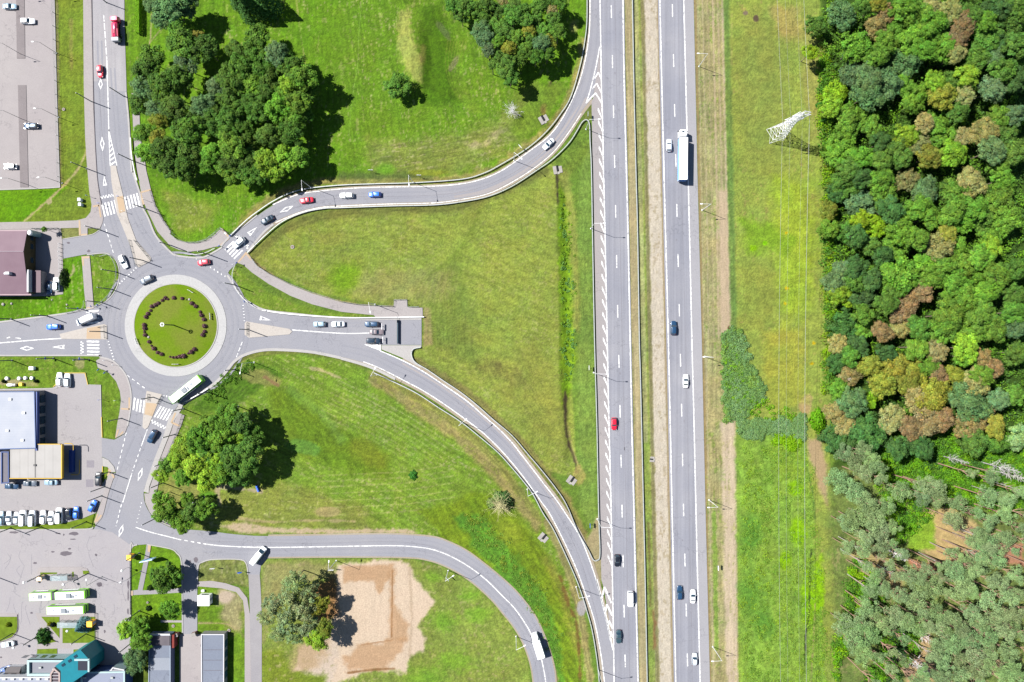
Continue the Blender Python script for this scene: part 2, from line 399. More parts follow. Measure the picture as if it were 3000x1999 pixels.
# --- lawn strip by the north-west street, corner lawns
bpoly([(160, -90), (247, -90), (247, 380), (258, 470), (269, 590), (262, 625), (240, 645), (180, 650), (0, 656), (-90, 656), (-90, 552), (172, 548)], (134, 158, 44), soft=3, rag=2, tex=(90, .13, 60, 5))
bpoly([(-90, 556), (172, 552), (205, 545), (110, 620), (60, 652), (-90, 655)], (112, 166, 14), soft=8, rag=6)
bline([(255, 440), (225, 500), (165, 565), (120, 605), (70, 648)], 6, (204, 190, 128), soft=4, rag=3); bell(145, 590, 10, 8, (205, 190, 140), rag=.6)
bline([(165, -20), (170, 250), (177, 545)], 8, (150, 150, 84), soft=4, rag=4); bline([(208, 60), (209, 200)], 10, (170, 160, 84), soft=6, rag=4, op=.6)
bpoly([(364, -90), (372, 100), (382, 270), (398, 470), (420, 600), (390, 600), (372, 280), (360, 60)], (118, 160, 26), soft=4, rag=2)
bpoly([(180, 668), (233, 668), (233, 696), (180, 704)], (150, 158, 82), soft=3, rag=2); bpoly([(256, 666), (300, 664), (292, 678), (272, 690), (257, 692)], (130, 150, 60), soft=3, rag=2)
bpoly([(183, 756), (246, 750), (256, 905), (200, 920), (96, 934), (-90, 950), (-90, 868), (60, 876), (140, 872), (185, 862)], (110, 162, 18), soft=4, rag=3, tex=(90, .16, 30, 5), dry=(CREAM, .38, 90, 12, 4))
bpoly([(262, 752), (330, 750), (352, 800), (342, 845), (310, 885), (275, 898)], (124, 160, 38), soft=4, rag=3, tex=(90, .14, 30, 5), dry=(CREAM, .4, 60, 10, 5))
bline([(214, 775), (216, 790), (208, 808)], 5, (206, 196, 140), rag=5); bline([(233, 778), (230, 795)], 3, (200, 196, 130), rag=3, op=.7)
# --- inner field of the loop
bpoly([(720, 756), (790, 690), (860, 636), (930, 620), (1140, 606), (1350, 596), (1450, 560), (1560, 505), (1640, 460), (1650, 700), (1660, 1000), (1680, 1180), (1690, 1400), (1600, 1380), (1480, 1240), (1330, 1130), (1200, 1060), (1215, 1020), (1240, 1010), (1240, 900), (1100, 888), (940, 860), (800, 800)],
      (154, 171, 66), soft=8, rag=4, tex=(25, .12, 60, 4), dry=((190, 190, 112), .46, 20, 14, 4))
bpoly([(740, 740), (820, 670), (900, 640), (1100, 650), (1100, 880), (940, 850), (820, 790)], (150, 168, 62), soft=50, rag=30, op=.8, tex=(5, .14, 50, 4), dry=((186, 188, 108), .44, 60, 14, 4))
bpoly([(1190, 830), (1330, 760), (1380, 900), (1400, 1060), (1260, 1020), (1245, 900)], (130, 150, 60), soft=40, rag=20, op=.75, tex=(86, .2, 60, 4))
bell(1015, 815, 48, 44, (124, 176, 20), op=.7, soft=.7); bell(985, 700, 60, 20, (160, 160, 70), op=.5, soft=.7)
bpoly([(1060, 800), (1180, 790), (1320, 790), (1330, 850), (1240, 890), (1100, 884), (1030, 860)], (168, 166, 96), soft=34, rag=24, op=.6, tex=(90, .18, 20, 8), rs=16)
bell(1450, 1080, 34, 22, (120, 104, 62), soft=.8, rag=.5, op=.6); bell(1460, 1076, 12, 10, (92, 78, 50), rag=.7); bell(1515, 1105, 24, 26, (110, 96, 60), rag=.7, op=.5)
bpoly([(1390, 1060), (1560, 1000), (1650, 1150), (1660, 1330), (1560, 1280), (1440, 1150)], (154, 160, 66), soft=50, rag=30, op=.6, tex=(60, .18, 60, 5))
bline([(1218, 1058), (1300, 1108), (1400, 1178), (1500, 1270), (1580, 1365), (1660, 1470), (1720, 1600)], 26, (150, 146, 76), soft=10, rag=8, par=.25)
bline([(735, 762), (800, 700), (880, 652), (1000, 625), (1150, 616), (1350, 604), (1480, 556), (1600, 500)], 26, (128, 134, 60), soft=12, rag=6, par=.25, op=.85)
bline([(740, 765), (830, 830), (930, 868), (1050, 896), (1150, 902)], 12, (176, 160, 104), soft=6, rag=5, par=.25)
bpoly([(690, 780), (730, 820), (800, 865), (880, 895), (1000, 918), (1090, 926), (1000, 930), (860, 918), (770, 905), (720, 880), (690, 835), (675, 800)], (128, 160, 46), soft=4, rag=3, dry=((196, 186, 120), .4, 30, 16, 5))
bpoly([(1240, 900), (1262, 900), (1268, 1010), (1240, 1016)], (180, 164, 108), soft=8, rag=6, op=.8)
# ditch and bank west of the highway
bline([(1634, 520), (1640, 700), (1642, 900), (1645, 1100), (1652, 1200)], 10, (120, 140, 44), soft=6, rag=5)
bpoly([(1636, 530), (1655, 560), (1668, 700), (1678, 900), (1685, 1060), (1668, 1150), (1648, 1180), (1642, 900), (1634, 640)], (134, 176, 30), soft=10, rag=12, rs=14, tex=(80, .22, 12, 6))
bline([(1652, 500), (1672, 620), (1688, 800), (1694, 960)], 26, (168, 170, 78), soft=14, rag=12, par=.2, op=.7)
bpoly([(1700, 480), (1728, 420), (1734, 900), (1745, 1300), (1748, 1600), (1700, 1480), (1690, 1200), (1700, 900), (1694, 600)], (136, 166, 66), soft=12, rag=8, tex=(85, .16, 20, 4))
bline([(1655, 1150), (1658, 1230), (1664, 1290), (1684, 1345), (1690, 1385)], 8, (92, 82, 56), soft=5, rag=5); bline([(1662, 1240), (1680, 1320), (1700, 1380)], 5, (190, 174, 110), soft=3, rag=3, op=.7)
bell(1695, 1395, 20, 26, (186, 170, 92), rag=.6, op=.7); bline([(1631, 500), (1634, 600)], 6, (86, 82, 54), soft=4, rag=4)
bpoly([(1600, 470), (1690, 420), (1722, 370), (1728, 420), (1700, 500), (1640, 500)], (122, 150, 50), soft=12, rag=10, tex=(60, .2, 20, 5))
bpoly([(1690, 380), (1720, 330), (1735, 300), (1736, 345), (1716, 352), (1700, 380)], (128, 140, 62), soft=6, rag=5)
bpoly([(1712, 1600), (1756, 1500), (1762, 1640), (1762, 1715), (1745, 1690)], (190, 176, 128), soft=10, rag=8)
# --- south field
bpoly([(540, 1200), (600, 1160), (680, 1085), (730, 1048), (820, 1035), (1000, 1056), (1180, 1128), (1370, 1248), (1500, 1376), (1590, 1500), (1660, 1650), (1720, 1850), (1750, 2090), (1640, 2090), (1610, 1900), (1530, 1760), (1420, 1650), (1320, 1590), (1190, 1566), (900, 1566), (560, 1550), (440, 1470), (470, 1330)],
      (132, 165, 48), soft=6, rag=3, tex=(28, .2, 80, 4), dry=(CREAM, .40, 28, 26, 4))
bpoly([(560, 1200), (660, 1110), (760, 1060), (830, 1100), (700, 1180), (600, 1210)], (86, 128, 28), soft=16, rag=12, op=.8, tex=(-40, .25, 12, 4))
bpoly([(780, 1130), (900, 1160), (960, 1240), (1130, 1330), (1150, 1400), (1000, 1390), (880, 1330), (800, 1230)], (118, 150, 34), soft=30, rag=20, tex=(60, .2, 20, 5))
bline([(850, 1140), (900, 1180), (960, 1230), (1000, 1290)], 22, (132, 176, 68), soft=18, rag=12, op=.6); bell(890, 1310, 50, 22, (116, 168, 62), rot=10, op=.8)
bell(1080, 1330, 60, 34, (142, 150, 40), rot=30, op=.7, soft=.6)
bell(760, 1105, 60, 22, (164, 164, 86), rot=10, op=.8); bline([(890, 1077), (940, 1085), (1000, 1110)], 7, (206, 190, 140), rag=5, op=.8); bline([(775, 1105), (815, 1130)], 9, (164, 130, 96), rag=6, op=.8)
for k in range(9):
    o = k * 13
    bline([(985 - k * 6, 1112 + o), (1100 - k * 4, 1168 + o * 1.05), (1220 - k * 6, 1235 + o * 1.0), (1330 - k * 12, 1310 + o * .8)], 2.6, (200, 204, 130), soft=2, rag=3, op=.62 - k * .035, rs=5)
bpoly([(1080, 1090), (1180, 1130), (1360, 1250), (1480, 1370), (1590, 1530), (1570, 1560), (1440, 1400), (1330, 1290), (1180, 1190), (1080, 1120)], (170, 162, 92), soft=14, rag=10, tex=(40, .2, 40, 4), dry=((150, 170, 50), .45, 40, 16, 6))
bline([(1100, 1095), (1230, 1170), (1360, 1262), (1480, 1385), (1580, 1520)], 20, (158, 162, 76), soft=8, rag=6, par=.28)
bline([(560, 1165), (640, 1100), (720, 1050), (800, 1032), (930, 1036), (1080, 1075)], 14, (134, 146, 62), soft=6, rag=5, par=.25)
bpoly([(590, 1440), (800, 1420), (940, 1440), (1080, 1500), (1100, 1560), (700, 1560), (560, 1545), (470, 1490), (480, 1420)], (146, 154, 66), soft=30, rag=24, op=.8, tex=(4, .18, 50, 5), dry=(CREAM, .4, 4, 26, 4))
for y0 in (1395, 1412, 1428, 1448, 1470, 1490, 1512): bline([(930, y0), (1060, y0 - 6), (1200, y0 - 14), (1330, y0 - 34)], 2.6, (198, 196, 124), soft=2, rag=3, op=.5, rs=6)
bpoly([(640, 1540), (720, 1530), (800, 1548), (1000, 1552), (1190, 1550), (1230, 1562), (1000, 1564), (700, 1562)], (222, 200, 164), soft=7, rag=7, rs=12, dry=((140, 150, 70), .4, 0, 10, 5))
bline([(700, 1520), (800, 1530), (900, 1525), (1040, 1528)], 6, (206, 184, 136), rag=5, op=.7); bell(960, 1500, 40, 14, (196, 176, 120), op=.7)
bline([(636, 1420), (640, 1450), (645, 1480)], 12, (200, 184, 150), rag=6, op=.8); bline([(640, 1425), (700, 1432), (765, 1440)], 10, (200, 184, 152), rag=6, op=.8)
bpoly([(450, 1430), (520, 1400), (600, 1420), (560, 1470), (470, 1480)], (160, 160, 84), soft=16, rag=14, op=.7); bell(610, 1455, 26, 16, (96, 158, 34), op=.8)
# bank between the slip road and the lower loop road
bpoly([(1230, 1500), (1400, 1440), (1480, 1480), (1560, 1560), (1640, 1700), (1680, 1850), (1720, 2090), (1640, 2090), (1600, 1880), (1520, 1750), (1400, 1640), (1300, 1580)], (130, 158, 32), soft=20, rag=16, tex=(55, .24, 30, 6))
bpoly([(1330, 1520), (1400, 1500), (1500, 1620), (1600, 1740), (1640, 1900), (1660, 2090), (1635, 2090), (1600, 1900), (1520, 1760), (1420, 1640)], (98, 156, 44), soft=14, rag=16, op=.8, tex=(55, .25, 20, 6))
bell(1490, 1560, 30, 50, (160, 178, 50), rot=-40, op=.6, soft=.6, rag=.5); bline([(1600, 1640), (1640, 1720), (1672, 1830), (1690, 1900)], 22, (160, 160, 62), soft=20, rag=14, op=.7, par=.3)
bline([(1640, 1690), (1668, 1780), (1690, 1830), (1700, 1990)], 8, (132, 100, 52), soft=6, rag=6, op=.8)
bline([(1600, 1530), (1660, 1660), (1700, 1800), (1730, 1990)], 22, (170, 164, 96), soft=8, rag=6, par=.25)
bline([(1290, 1586), (1400, 1645), (1500, 1745), (1580, 1850), (1630, 1990)], 14, (172, 158, 96), soft=8, rag=6, par=.25)
bell(1706, 1778, 14, 24, (198, 192, 188), rag=.5)
# --- south plot with bare soil
bpoly([(764, 1640), (1190, 1636), (1300, 1660), (1400, 1720), (1490, 1820), (1545, 1920), (1562, 2090), (766, 2090)], (146, 166, 66), soft=5, rag=3, tex=(70, .16, 30, 6), dry=((200, 186, 130), .4, 30, 12, 6))
bpoly([(770, 1650), (900, 1645), (980, 1660), (970, 1700), (860, 1700), (800, 1800), (770, 1880)], (170, 168, 96), soft=16, rag=12, dry=((206, 184, 140), .42, 0, 14, 8))
for c in ((1330, 1940, 50), (1240, 1990, 60), (1400, 1800, 36), (1270, 1690, 26), (1300, 1820, 40), (1380, 1745, 30)): bell(c[0], c[1], c[2], c[2] * .6, (132, 184, 44), soft=1, rag=.6, op=.7, rs=14)
sand = [(985, 1650), (1150, 1640), (1200, 1650), (1215, 1700), (1262, 1740), (1275, 1765), (1250, 1800), (1225, 1840), (1250, 1870), (1240, 1910), (1200, 1925), (1190, 1975), (1100, 1960), (1000, 2000), (900, 2090), (850, 2000), (880, 1900), (920, 1860), (970, 1850), (980, 1760)]
bpoly(sand, (246, 222, 194), soft=10, rag=11, rs=18, tex=(92, .04, 60, 6))
bpoly([(905, 1870), (1000, 1870), (980, 1990), (840, 2090), (800, 2090), (870, 1960)], (238, 218, 196), soft=12, rag=16, rs=20, dry=((150, 150, 90), .36, 0, 12, 10))
SB = (214, 170, 126)
bpoly([(1000, 1655), (1150, 1655), (1145, 1690), (1110, 1742), (1100, 1700), (1010, 1705)], SB, soft=9, rag=10, rs=18, op=.75, tex=(0, .06, 40, 5))
bpoly([(1140, 1670), (1156, 1670), (1155, 1770), (1195, 1830), (1195, 1880), (1140, 1880), (1142, 1780)], SB, soft=10, rag=10, rs=14, op=.7, tex=(90, .08, 40, 4))
bpoly([(1050, 1893), (1190, 1870), (1180, 1900), (1130, 1960), (1015, 1965), (1012, 1925)], SB, soft=14, rag=16, rs=18, op=.7, tex=(-4, .06, 40, 5))
bline([(1150, 1672), (1148, 1780), (1147, 1868)], 3, (176, 128, 84), soft=2, rag=1, smooth=False); bline([(1060, 1890), (1148, 1876)], 3, (190, 142, 100), soft=2, rag=1)
bpoly([(870, 1885), (960, 1880), (930, 1960), (850, 1975), (850, 1920)], (214, 184, 142), soft=26, rag=24, op=.8); bline([(1020, 1972), (1100, 1962), (1155, 1960)], 6, (168, 126, 84), rag=2)
bpoly([(765, 1910), (830, 1905), (850, 1970), (960, 1975), (900, 2090), (765, 2090)], (136, 156, 44), soft=18, rag=16, dry=((206, 190, 140), .36, 0, 10, 10))
bline([(1200, 1665), (1206, 1800), (1200, 1920)], 7, (214, 190, 160), soft=4, rag=4, op=.6); bpoly([(905, 1720), (985, 1690), (990, 1800), (930, 1830)], (190, 140, 92), soft=16, rag=14, op=.9)
# --- blocks by the plaza
bpoly([(382, 1596), (432, 1594), (500, 1610), (536, 1650), (537, 1850), (384, 1850), (382, 1740)], (120, 164, 28), soft=3, rag=2, tex=(80, .14, 20, 6))
bpoly([(578, 1640), (728, 1636), (730, 1720), (690, 1712), (578, 1706)], (140, 150, 72), soft=4, rag=4, tex=(80, .25, 20, 6), dry=((200, 186, 150), .42, 80, 12, 5))
bpoly([(578, 1716), (690, 1722), (718, 1760), (718, 2090), (650, 2090), (650, 1860), (578, 1850)], (120, 160, 34), soft=4, rag=3, tex=(85, .14, 20, 6))
bpoly([(640, 1730), (700, 1740), (712, 1800), (710, 1860), (680, 1850), (650, 1800)], (180, 172, 116), soft=22, rag=20, tex=(60, .2, 10, 5)); bell(655, 1750, 26, 24, (226, 206, 180), rag=.6, soft=.6)
bline([(580, 1826), (660, 1828), (690, 1845)], 3, (196, 180, 130), rag=2)
bpoly([(-90, 1041), (270, 1045), (292, 1062), (330, 1100), (350, 1150), (345, 1230), (335, 1285), (298, 1284), (296, 1128), (258, 1128), (250, 1092), (188, 1092), (164, 1131), (150, 1137), (-90, 1140)], (124, 160, 40), soft=3, rag=2, tex=(85, .14, 20, 6), dry=((200, 186, 120), .36, 0, 10, 8))
bell(35, 1122, 34, 10, (196, 178, 140), rag=.5, op=.8); bell(235, 1066, 12, 18, (190, 176, 120), rag=.6, op=.8); bell(90, 1126, 20, 8, (180, 168, 110), op=.7)
bpoly([(298, 1372), (322, 1366), (310, 1400), (302, 1420)], (130, 160, 44), soft=3, rag=1); bpoly([(384, 1850), (440, 1850), (436, 2090), (384, 2090)], (110, 130, 40), soft=6, rag=5)
# --- roundabout island
bell(515, 954, 122, 122, (140, 160, 52), soft=.03, rag=0); bell(512, 956, 88, 88, (136, 176, 22), soft=.2, rag=.1, tex=(60, .1, 20, 6))
bell(520, 868, 60, 16, (168, 168, 92), op=.8, soft=.8); bell(600, 910, 20, 46, (172, 172, 90), rot=-25, op=.7, soft=.8); bell(410, 930, 14, 50, (160, 164, 76), op=.7, soft=.8)
bline([(459, 990), (500, 975), (530, 962)], 2.5, (176, 190, 80), soft=2, rag=1, op=.7); bline([(400, 958), (620, 960)], 1.8, (176, 196, 90), soft=2, rag=1, op=.5, smooth=False)
# --- highway median
bpoly([(1828, -90), (1930, -90), (1950, 600), (1966, 1400), (1985, 2090), (1870, 2090), (1850, 1000), (1836, 500)], (170, 166, 100), soft=3, rag=1, tex=(88.6, .16, 200, 3))
def hx(x0, y): return x0 + 0.0222 * y
def strip(xa, xb, col, y0=-90, y1=2090, soft=5, rag=4, op=1, tex=None, dry=None):
    bpoly([(xa + .0222 * y0, y0), (xb + .0222 * y0, y0), (xb + .0222 * y1, y1), (xa + .0222 * y1, y1)], col, soft, rag, op, tex, dry)
strip(1831, 1851, (200, 186, 138), tex=(88.7, .18, 160, 2.5)); strip(1853, 1886, (178, 182, 112), soft=8, rag=5, tex=(88.7, .24, 200, 2.5))
strip(1871, 1876, (134, 164, 44), soft=4, rag=3, op=.6); strip(1877, 1888, (146, 140, 92), soft=4, rag=3, op=.8)
strip(1888, 1927, (236, 224, 202), soft=4, rag=4, tex=(88.7, .09, 12, 3), dry=((184, 168, 128), .42, 88, 14, 5)); strip(1924, 1934, (186, 166, 130), soft=3, rag=3, op=.8)
bpoly([(1893, 1785), (1918, 1785), (1920, 1905), (1898, 1910)], (160, 122, 84), soft=8, rag=10, tex=(88, .2, 20, 3)); strip(1856, 1872, (144, 170, 66), y0=1300, y1=2090, soft=6, rag=5, op=.8); strip(1862, 1870, (118, 92, 60), y0=1530, y1=1780, soft=5, rag=4, op=.6)
# --- east verge with mown rows, meadow, wood floor
bpoly([(2030, -90), (2120, -90), (2130, 500), (2150, 1000), (2158, 1240), (2165, 2090), (2082, 2090), (2056, 1000)], (182, 176, 116), soft=3, rag=1, tex=(88.7, .2, 80, 4), dry=((134, 166, 56), .44, 88.7, 34, 6))
strip(2033, 2040, (176, 152, 104), soft=2, rag=2, op=.8)
for xo, ww, c, o in ((2044, 3, (206, 196, 146), .8), (2058, 3, (214, 198, 160), .7), (2073, 3, (204, 186, 146), .6), (2088, 5, (222, 200, 164), .85), (2103, 4, (214, 194, 156), .8), (2117, 6, (228, 206, 172), .95)):
    bline([(xo - 2, -90), (xo + 11, 500), (xo + 15, 800), (xo + 18, 990)], ww, c, soft=3, rag=3, op=o, rs=8)
bpoly([(2104, 560), (2134, 560), (2146, 985), (2110, 985)], (226, 202, 170), soft=8, rag=6, tex=(88, .08, 60, 3), op=.9)
bpoly([(2112, 1240), (2156, 1235), (2158, 1500), (2166, 2090), (2130, 2090), (2120, 1600)], (232, 212, 180), soft=9, rag=7, tex=(88.5, .13, 50, 2.5), dry=((170, 176, 90), .42, 88.5, 40, 4)); bell(2136, 965, 5, 14, (120, 84, 52), rag=.7)
bline([(2068, 1000), (2076, 1400), (2092, 2000)], 4, (214, 200, 158), rag=3, op=.7, rs=6); bline([(2092, 1500), (2096, 1700), (2100, 1900)], 12, (136, 172, 60), rag=5, op=.8)
bpoly([(2120, -90), (2400, -90), (2410, 500), (2440, 1000), (2430, 1300), (2460, 2090), (2166, 2090), (2158, 1240), (2150, 985), (2131, 500)], (160, 178, 72), soft=5, rag=3, tex=(88, .08, 50, 7), dry=((186, 166, 96), .34, 88, 20, 10))
bline([(2126, -60), (2140, 500), (2150, 960)], 18, (126, 158, 70), soft=8, rag=4, par=.15); bline([(2144, 40), (2143, 190)], 3, (196, 186, 110), op=.7)
bpoly([(2160, 40), (2270, 30), (2300, 200), (2280, 460), (2190, 480), (2150, 260)], (156, 168, 72), soft=50, rag=40, op=.8); bpoly([(2260, 20), (2345, 20), (2350, 120), (2280, 110)], (186, 172, 92), soft=20, rag=18, op=.8)
bpoly([(2270, 520), (2370, 520), (2390, 700), (2375, 900), (2300, 960), (2270, 800)], (170, 196, 54), soft=60, rag=40, tex=(86, .1, 40, 8)); bpoly([(2170, 640), (2260, 660), (2340, 700), (2300, 740), (2190, 740)], (136, 178, 36), soft=26, rag=22, op=.8)
bpoly([(2165, 780), (2260, 770), (2280, 900), (2230, 960), (2190, 900)], (154, 166, 66), soft=26, rag=20, op=.8); bell(2215, 55, 9, 10, (112, 96, 76), rag=.4); bell(2185, 38, 7, 6, (150, 134, 110), rag=.5)
for c in ((2303, 682), (2306, 845), (2302, 890), (2385, 1006), (2379, 1066)): bell(c[0], c[1], 6, 4, (220, 196, 20), rag=.8, rs=6)
bell(2241, 712, 7, 7, (140, 210, 10)); bell(2208, 727, 11, 9, (150, 200, 14), rag=.6, rs=8)
bpoly([(2345, 60), (2400, 60), (2420, 400), (2380, 400), (2350, 250)], (176, 176, 84), soft=20, rag=14, op=.8); bell(2362, 1185, 20, 28, (206, 180, 120), rag=.4); bpoly([(2362, 1280), (2400, 1290), (2425, 1360), (2424, 1480), (2400, 1420), (2366, 1330)], (206, 180, 136), soft=12, rag=10)
bpoly([(2240, 985), (2350, 960), (2360, 1180), (2280, 1210), (2240, 1150)], (180, 184, 66), soft=30, rag=20, op=.9)
bpoly([(2156, 1240), (2345, 1240), (2362, 1300), (2380, 1500), (2430, 2090), (2166, 2090), (2158, 1500)], (146, 184, 64), soft=10, rag=10, tex=(80, .16, 26, 9))
bpoly([(2270, 1290), (2345, 1280), (2350, 1400), (2290, 1400), (2250, 1330)], (150, 182, 52), soft=20, rag=16, op=.9)
for c in ((2300, 1640, 16, 26), (2330, 1430, 20, 22), (2370, 1750, 20, 90), (2400, 1720, 16, 80), (2340, 1560, 22, 40)): bell(c[0], c[1], c[2], c[3], (150, 206, 14), soft=.6, rag=.5, rs=14)
for c in ((2200, 1560, 30, 60), (2200, 1750, 34, 60), (2240, 1830, 30, 40)): bell(c[0], c[1], c[2], c[3], (96, 156, 46), soft=.9, rag=.5, rs=22, op=.7)
bline([(2377, 1610), (2372, 1720), (2370, 1800), (2360, 1870), (2358, 1950)], 4, (56, 66, 34), soft=3, rag=3, rs=8); bline([(2388, 1770), (2384, 1860), (2376, 1999)], 3, (180, 160, 110), soft=3, rag=2, op=.8)
bline([(2365, 1370), (2380, 1440), (2388, 1520)], 4, (90, 130, 50), soft=3, rag=2, op=.8)
bpoly([(2410, -90), (3090, -90), (3090, 1420), (2440, 1420), (2450, 1000), (2420, 500)], (72, 104, 30), soft=14, rag=12)
bpoly([(2430, 1380), (3090, 1300), (3090, 2090), (2450, 2090)], (126, 146, 66), soft=30, rag=20, tex=(30, .2, 20, 8), dry=((204, 176, 128), .42, 30, 30, 16))
bpoly([(2690, 1500), (2770, 1480), (2870, 1540), (2880, 1650), (2770, 1650), (2700, 1620)], (218, 190, 128), soft=14, rag=12, tex=(30, .1, 30, 6)); bpoly([(2660, 1520), (2740, 1510), (2740, 1610), (2660, 1610)], (150, 190, 50), soft=12, rag=10)
bpoly([(2470, 1620), (2560, 1600), (2660, 1680), (2640, 1760), (2540, 1700)], (206, 184, 120), soft=14, rag=14, op=.9); bpoly([(2640, 1880), (2720, 1850), (2740, 1990), (2660, 2060)], (214, 184, 130), soft=16, rag=14)
bpoly([(2660, 1640), (2740, 1650), (2750, 1690), (2700, 1700)], (204, 144, 110), soft=10, rag=10); bpoly([(2900, 1590), (3000, 1590), (3000, 1660), (2950, 1650)], (206, 150, 116), soft=10, rag=10)
bpoly([(2600, 1270), (3090, 1270), (3090, 1500), (2900, 1480), (2600, 1440)], (100, 146, 34), soft=16, rag=14)
for k_ in range(9):    # faint curved mowing lines
    o_ = 18 * k_
    bline([(1200 + o_, 1000), (1206 + o_, 900), (1240 + o_ * .9, 820 - o_ * .3), (1320 + o_ * .5, 770 - o_ * .8), (1430, 740 - o_ * 1.1), (1560, 735 - o_ * 1.1)], 4, (128, 150, 48), soft=4, rag=2, op=.35)
    bline([(1100 + o_ * .3, 512 - o_), (1280, 500 - o_ * 1.05), (1430 - o_ * .2, 455 - o_), (1540 - o_, 360 - o_ * .6)], 3, (150, 176, 60), soft=3, rag=2, op=.3)
# overall mottling and painted haze tint of everything that grows
g1 = fbm(PX / 160, PY / 160, 3) * 2 - 1; g2 = fbm(PX / 9, PY / 9, 3) * 2 - 1; g3 = RNG.random(PX.shape).astype(np.float32) * 2 - 1
veg = np.clip((COL[..., 1] - COL[..., 2]) * 4 - np.clip(COL[..., 0] - COL[..., 1], 0, 1) * 5, 0.15, 1)
COL *= (1 + veg * (0.06 * g1 + 0.12 * g2 + 0.12 * g3 + 0.07 * (fbm(PX / 26, PY / 5.5, 2) * 2 - 1)))[..., None]
COL[..., 0] *= 1 + veg * 0.06 * (fbm(PX / 45 + 9, PY / 45, 3) * 2 - 1)
COL = COL + (veg[..., None] * np.array([.012, .012, .04]))  # lift, mostly in blue: haze put into the grass colour
COL = np.clip(COL, 0, 1)
_out = (PX < -90) | (PX > 3090) | (PY < -90) | (PY > 2091)
COL[_out] = np.array((.47, .60, .24))
LIN = np.where(COL <= 0.04045, COL / 12.92, ((COL + 0.055) / 1.055) ** 2.4) / KG
LIN = np.clip(LIN, 0.002, 0.85)
me = bpy.data.meshes.new('ground'); ny, nx = PX.shape
ZZ = relief(PX, PY) + (fbm(PX / 14, PY / 14, 2) - .5) * 0.06 * veg
co = np.stack([(PX - CX) * S, (CY - PY) * S, ZZ], -1).reshape(-1, 3).astype(np.float32)
idx = np.arange(ny * nx).reshape(ny, nx)
q = np.stack([idx[1:, :-1], idx[1:, 1:], idx[:-1, 1:], idx[:-1, :-1]], -1).reshape(-1, 4)
me.vertices.add(len(co)); me.vertices.foreach_set('co', co.ravel())
me.loops.add(q.size); me.loops.foreach_set('vertex_index', q.ravel().astype(np.int32))
me.polygons.add(len(q)); me.polygons.foreach_set('loop_start', np.arange(0, q.size, 4, dtype=np.int32))
try: me.polygons.foreach_set('loop_total', np.full(len(q), 4, np.int32))
except Exception: pass
me.update(calc_edges=True)
ca_ = me.color_attributes.new('tint', 'FLOAT_COLOR', 'POINT')
ca_.data.foreach_set('color', np.concatenate([LIN.reshape(-1, 3), np.ones((ny * nx, 1))], 1).astype(np.float32).ravel())
m_, nt_, b_ = mat('grass_and_soil', 0.95, 0.1)
at = N(nt_, 'ShaderNodeAttribute', attribute_name='tint')
f1 = ramp(nt_, noise(nt_, 2.2, 5, 0.7), 0.3, 0.7, (0.80, 0.80, 0.80, 1), (1.2, 1.2, 1.2, 1))
nt_.links.new(mix(nt_, 1.0, at.outputs['Color'], f1, 'MULTIPLY'), b_.inputs['Base Color'])
bump(nt_, b_, noise(nt_, 2.5, 4, 0.7), 0.25, 0.5)
me.materials.append(m_)
ground = bpy.data.objects.new('ground', me); C.objects.link(ground); tag(ground, kind='structure')
# ---------------------------------------------------------------- paved surfaces, each its own height (4 mm and more apart)
ZA = 0.03
def circ(cx, cy, r, n=96): return [(cx + r * math.cos(2 * math.pi * i / n), cy + r * math.sin(2 * math.pi * i / n)) for i in range(n)]
def struct(mb, name, m, kind='structure'): return tag(mb.build(name, m), kind=kind)
rampN_n = [(650, 723), (678, 691), (720, 660), (755, 632), (800, 602), (851, 580), (899, 567), (1000, 556), (1105, 551), (1268, 548), (1351, 541), (1410, 528), (1460, 508), (1502, 482), (1551, 446), (1605, 405), (1640, 363), (1672, 306), (1694, 255), (1710, 204), (1723, 140), (1730, 64), (1730, -60)]
rampN_s = [(723, 736), (771, 679), (806, 650), (867, 624), (930, 607), (1000, 601), (1143, 595), (1271, 592), (1351, 582), (1430, 565), (1500, 531), (1564, 490), (1618, 445), (1660, 392), (1700, 332), (1733, 290)]
rampS_n = [(1116, 1027), (1179, 1054), (1239, 1086), (1303, 1128), (1367, 1172), (1415, 1214), (1462, 1255), (1500, 1294), (1532, 1335), (1564, 1376), (1596, 1418), (1628, 1459), (1656, 1500), (1697, 1564), (1723, 1624), (1748, 1697), (1767, 1771), (1780, 1825), (1790, 1876), (1795, 1901)]
rampS_s = [(1000, 1046), (1064, 1062), (1112, 1081), (1179, 1115), (1239, 1147), (1303, 1188), (1367, 1234), (1415, 1271), (1462, 1316), (1500, 1359), (1532, 1399), (1564, 1443), (1586, 1474), (1605, 1500), (1634, 1554), (1665, 1618), (1691, 1678), (1716, 1748), (1739, 1818), (1758, 1914), (1769, 1999), (1775, 2060)]
loop_n = [(500, 1546), (541, 1551), (618, 1557), (691, 1566), (786, 1571), (1000, 1568), (1111, 1566), (1191, 1568), (1271, 1575), (1318, 1591), (1366, 1615), (1414, 1650), (1461, 1688), (1500, 1723), (1529, 1755), (1564, 1802), (1592, 1860), (1611, 1914), (1623, 1961), (1627, 1999), (1630, 2060)]
loop_s = [(786, 1632), (1000, 1630), (1191, 1632), (1255, 1640), (1302, 1656), (1350, 1681), (1398, 1716), (1446, 1761), (1477, 1799), (1500, 1827), (1525, 1866), (1545, 1911), (1557, 1952), (1564, 1999), (1566, 2060)]
loop_c = [(595, 1593), (659, 1600), (786, 1604), (1000, 1601), (1159, 1599), (1239, 1605), (1286, 1616), (1334, 1637), (1382, 1666), (1430, 1704), (1471, 1745), (1500, 1774), (1525, 1806), (1550, 1846), (1570, 1890), (1586, 1930), (1599, 1999), (1602, 2060)]
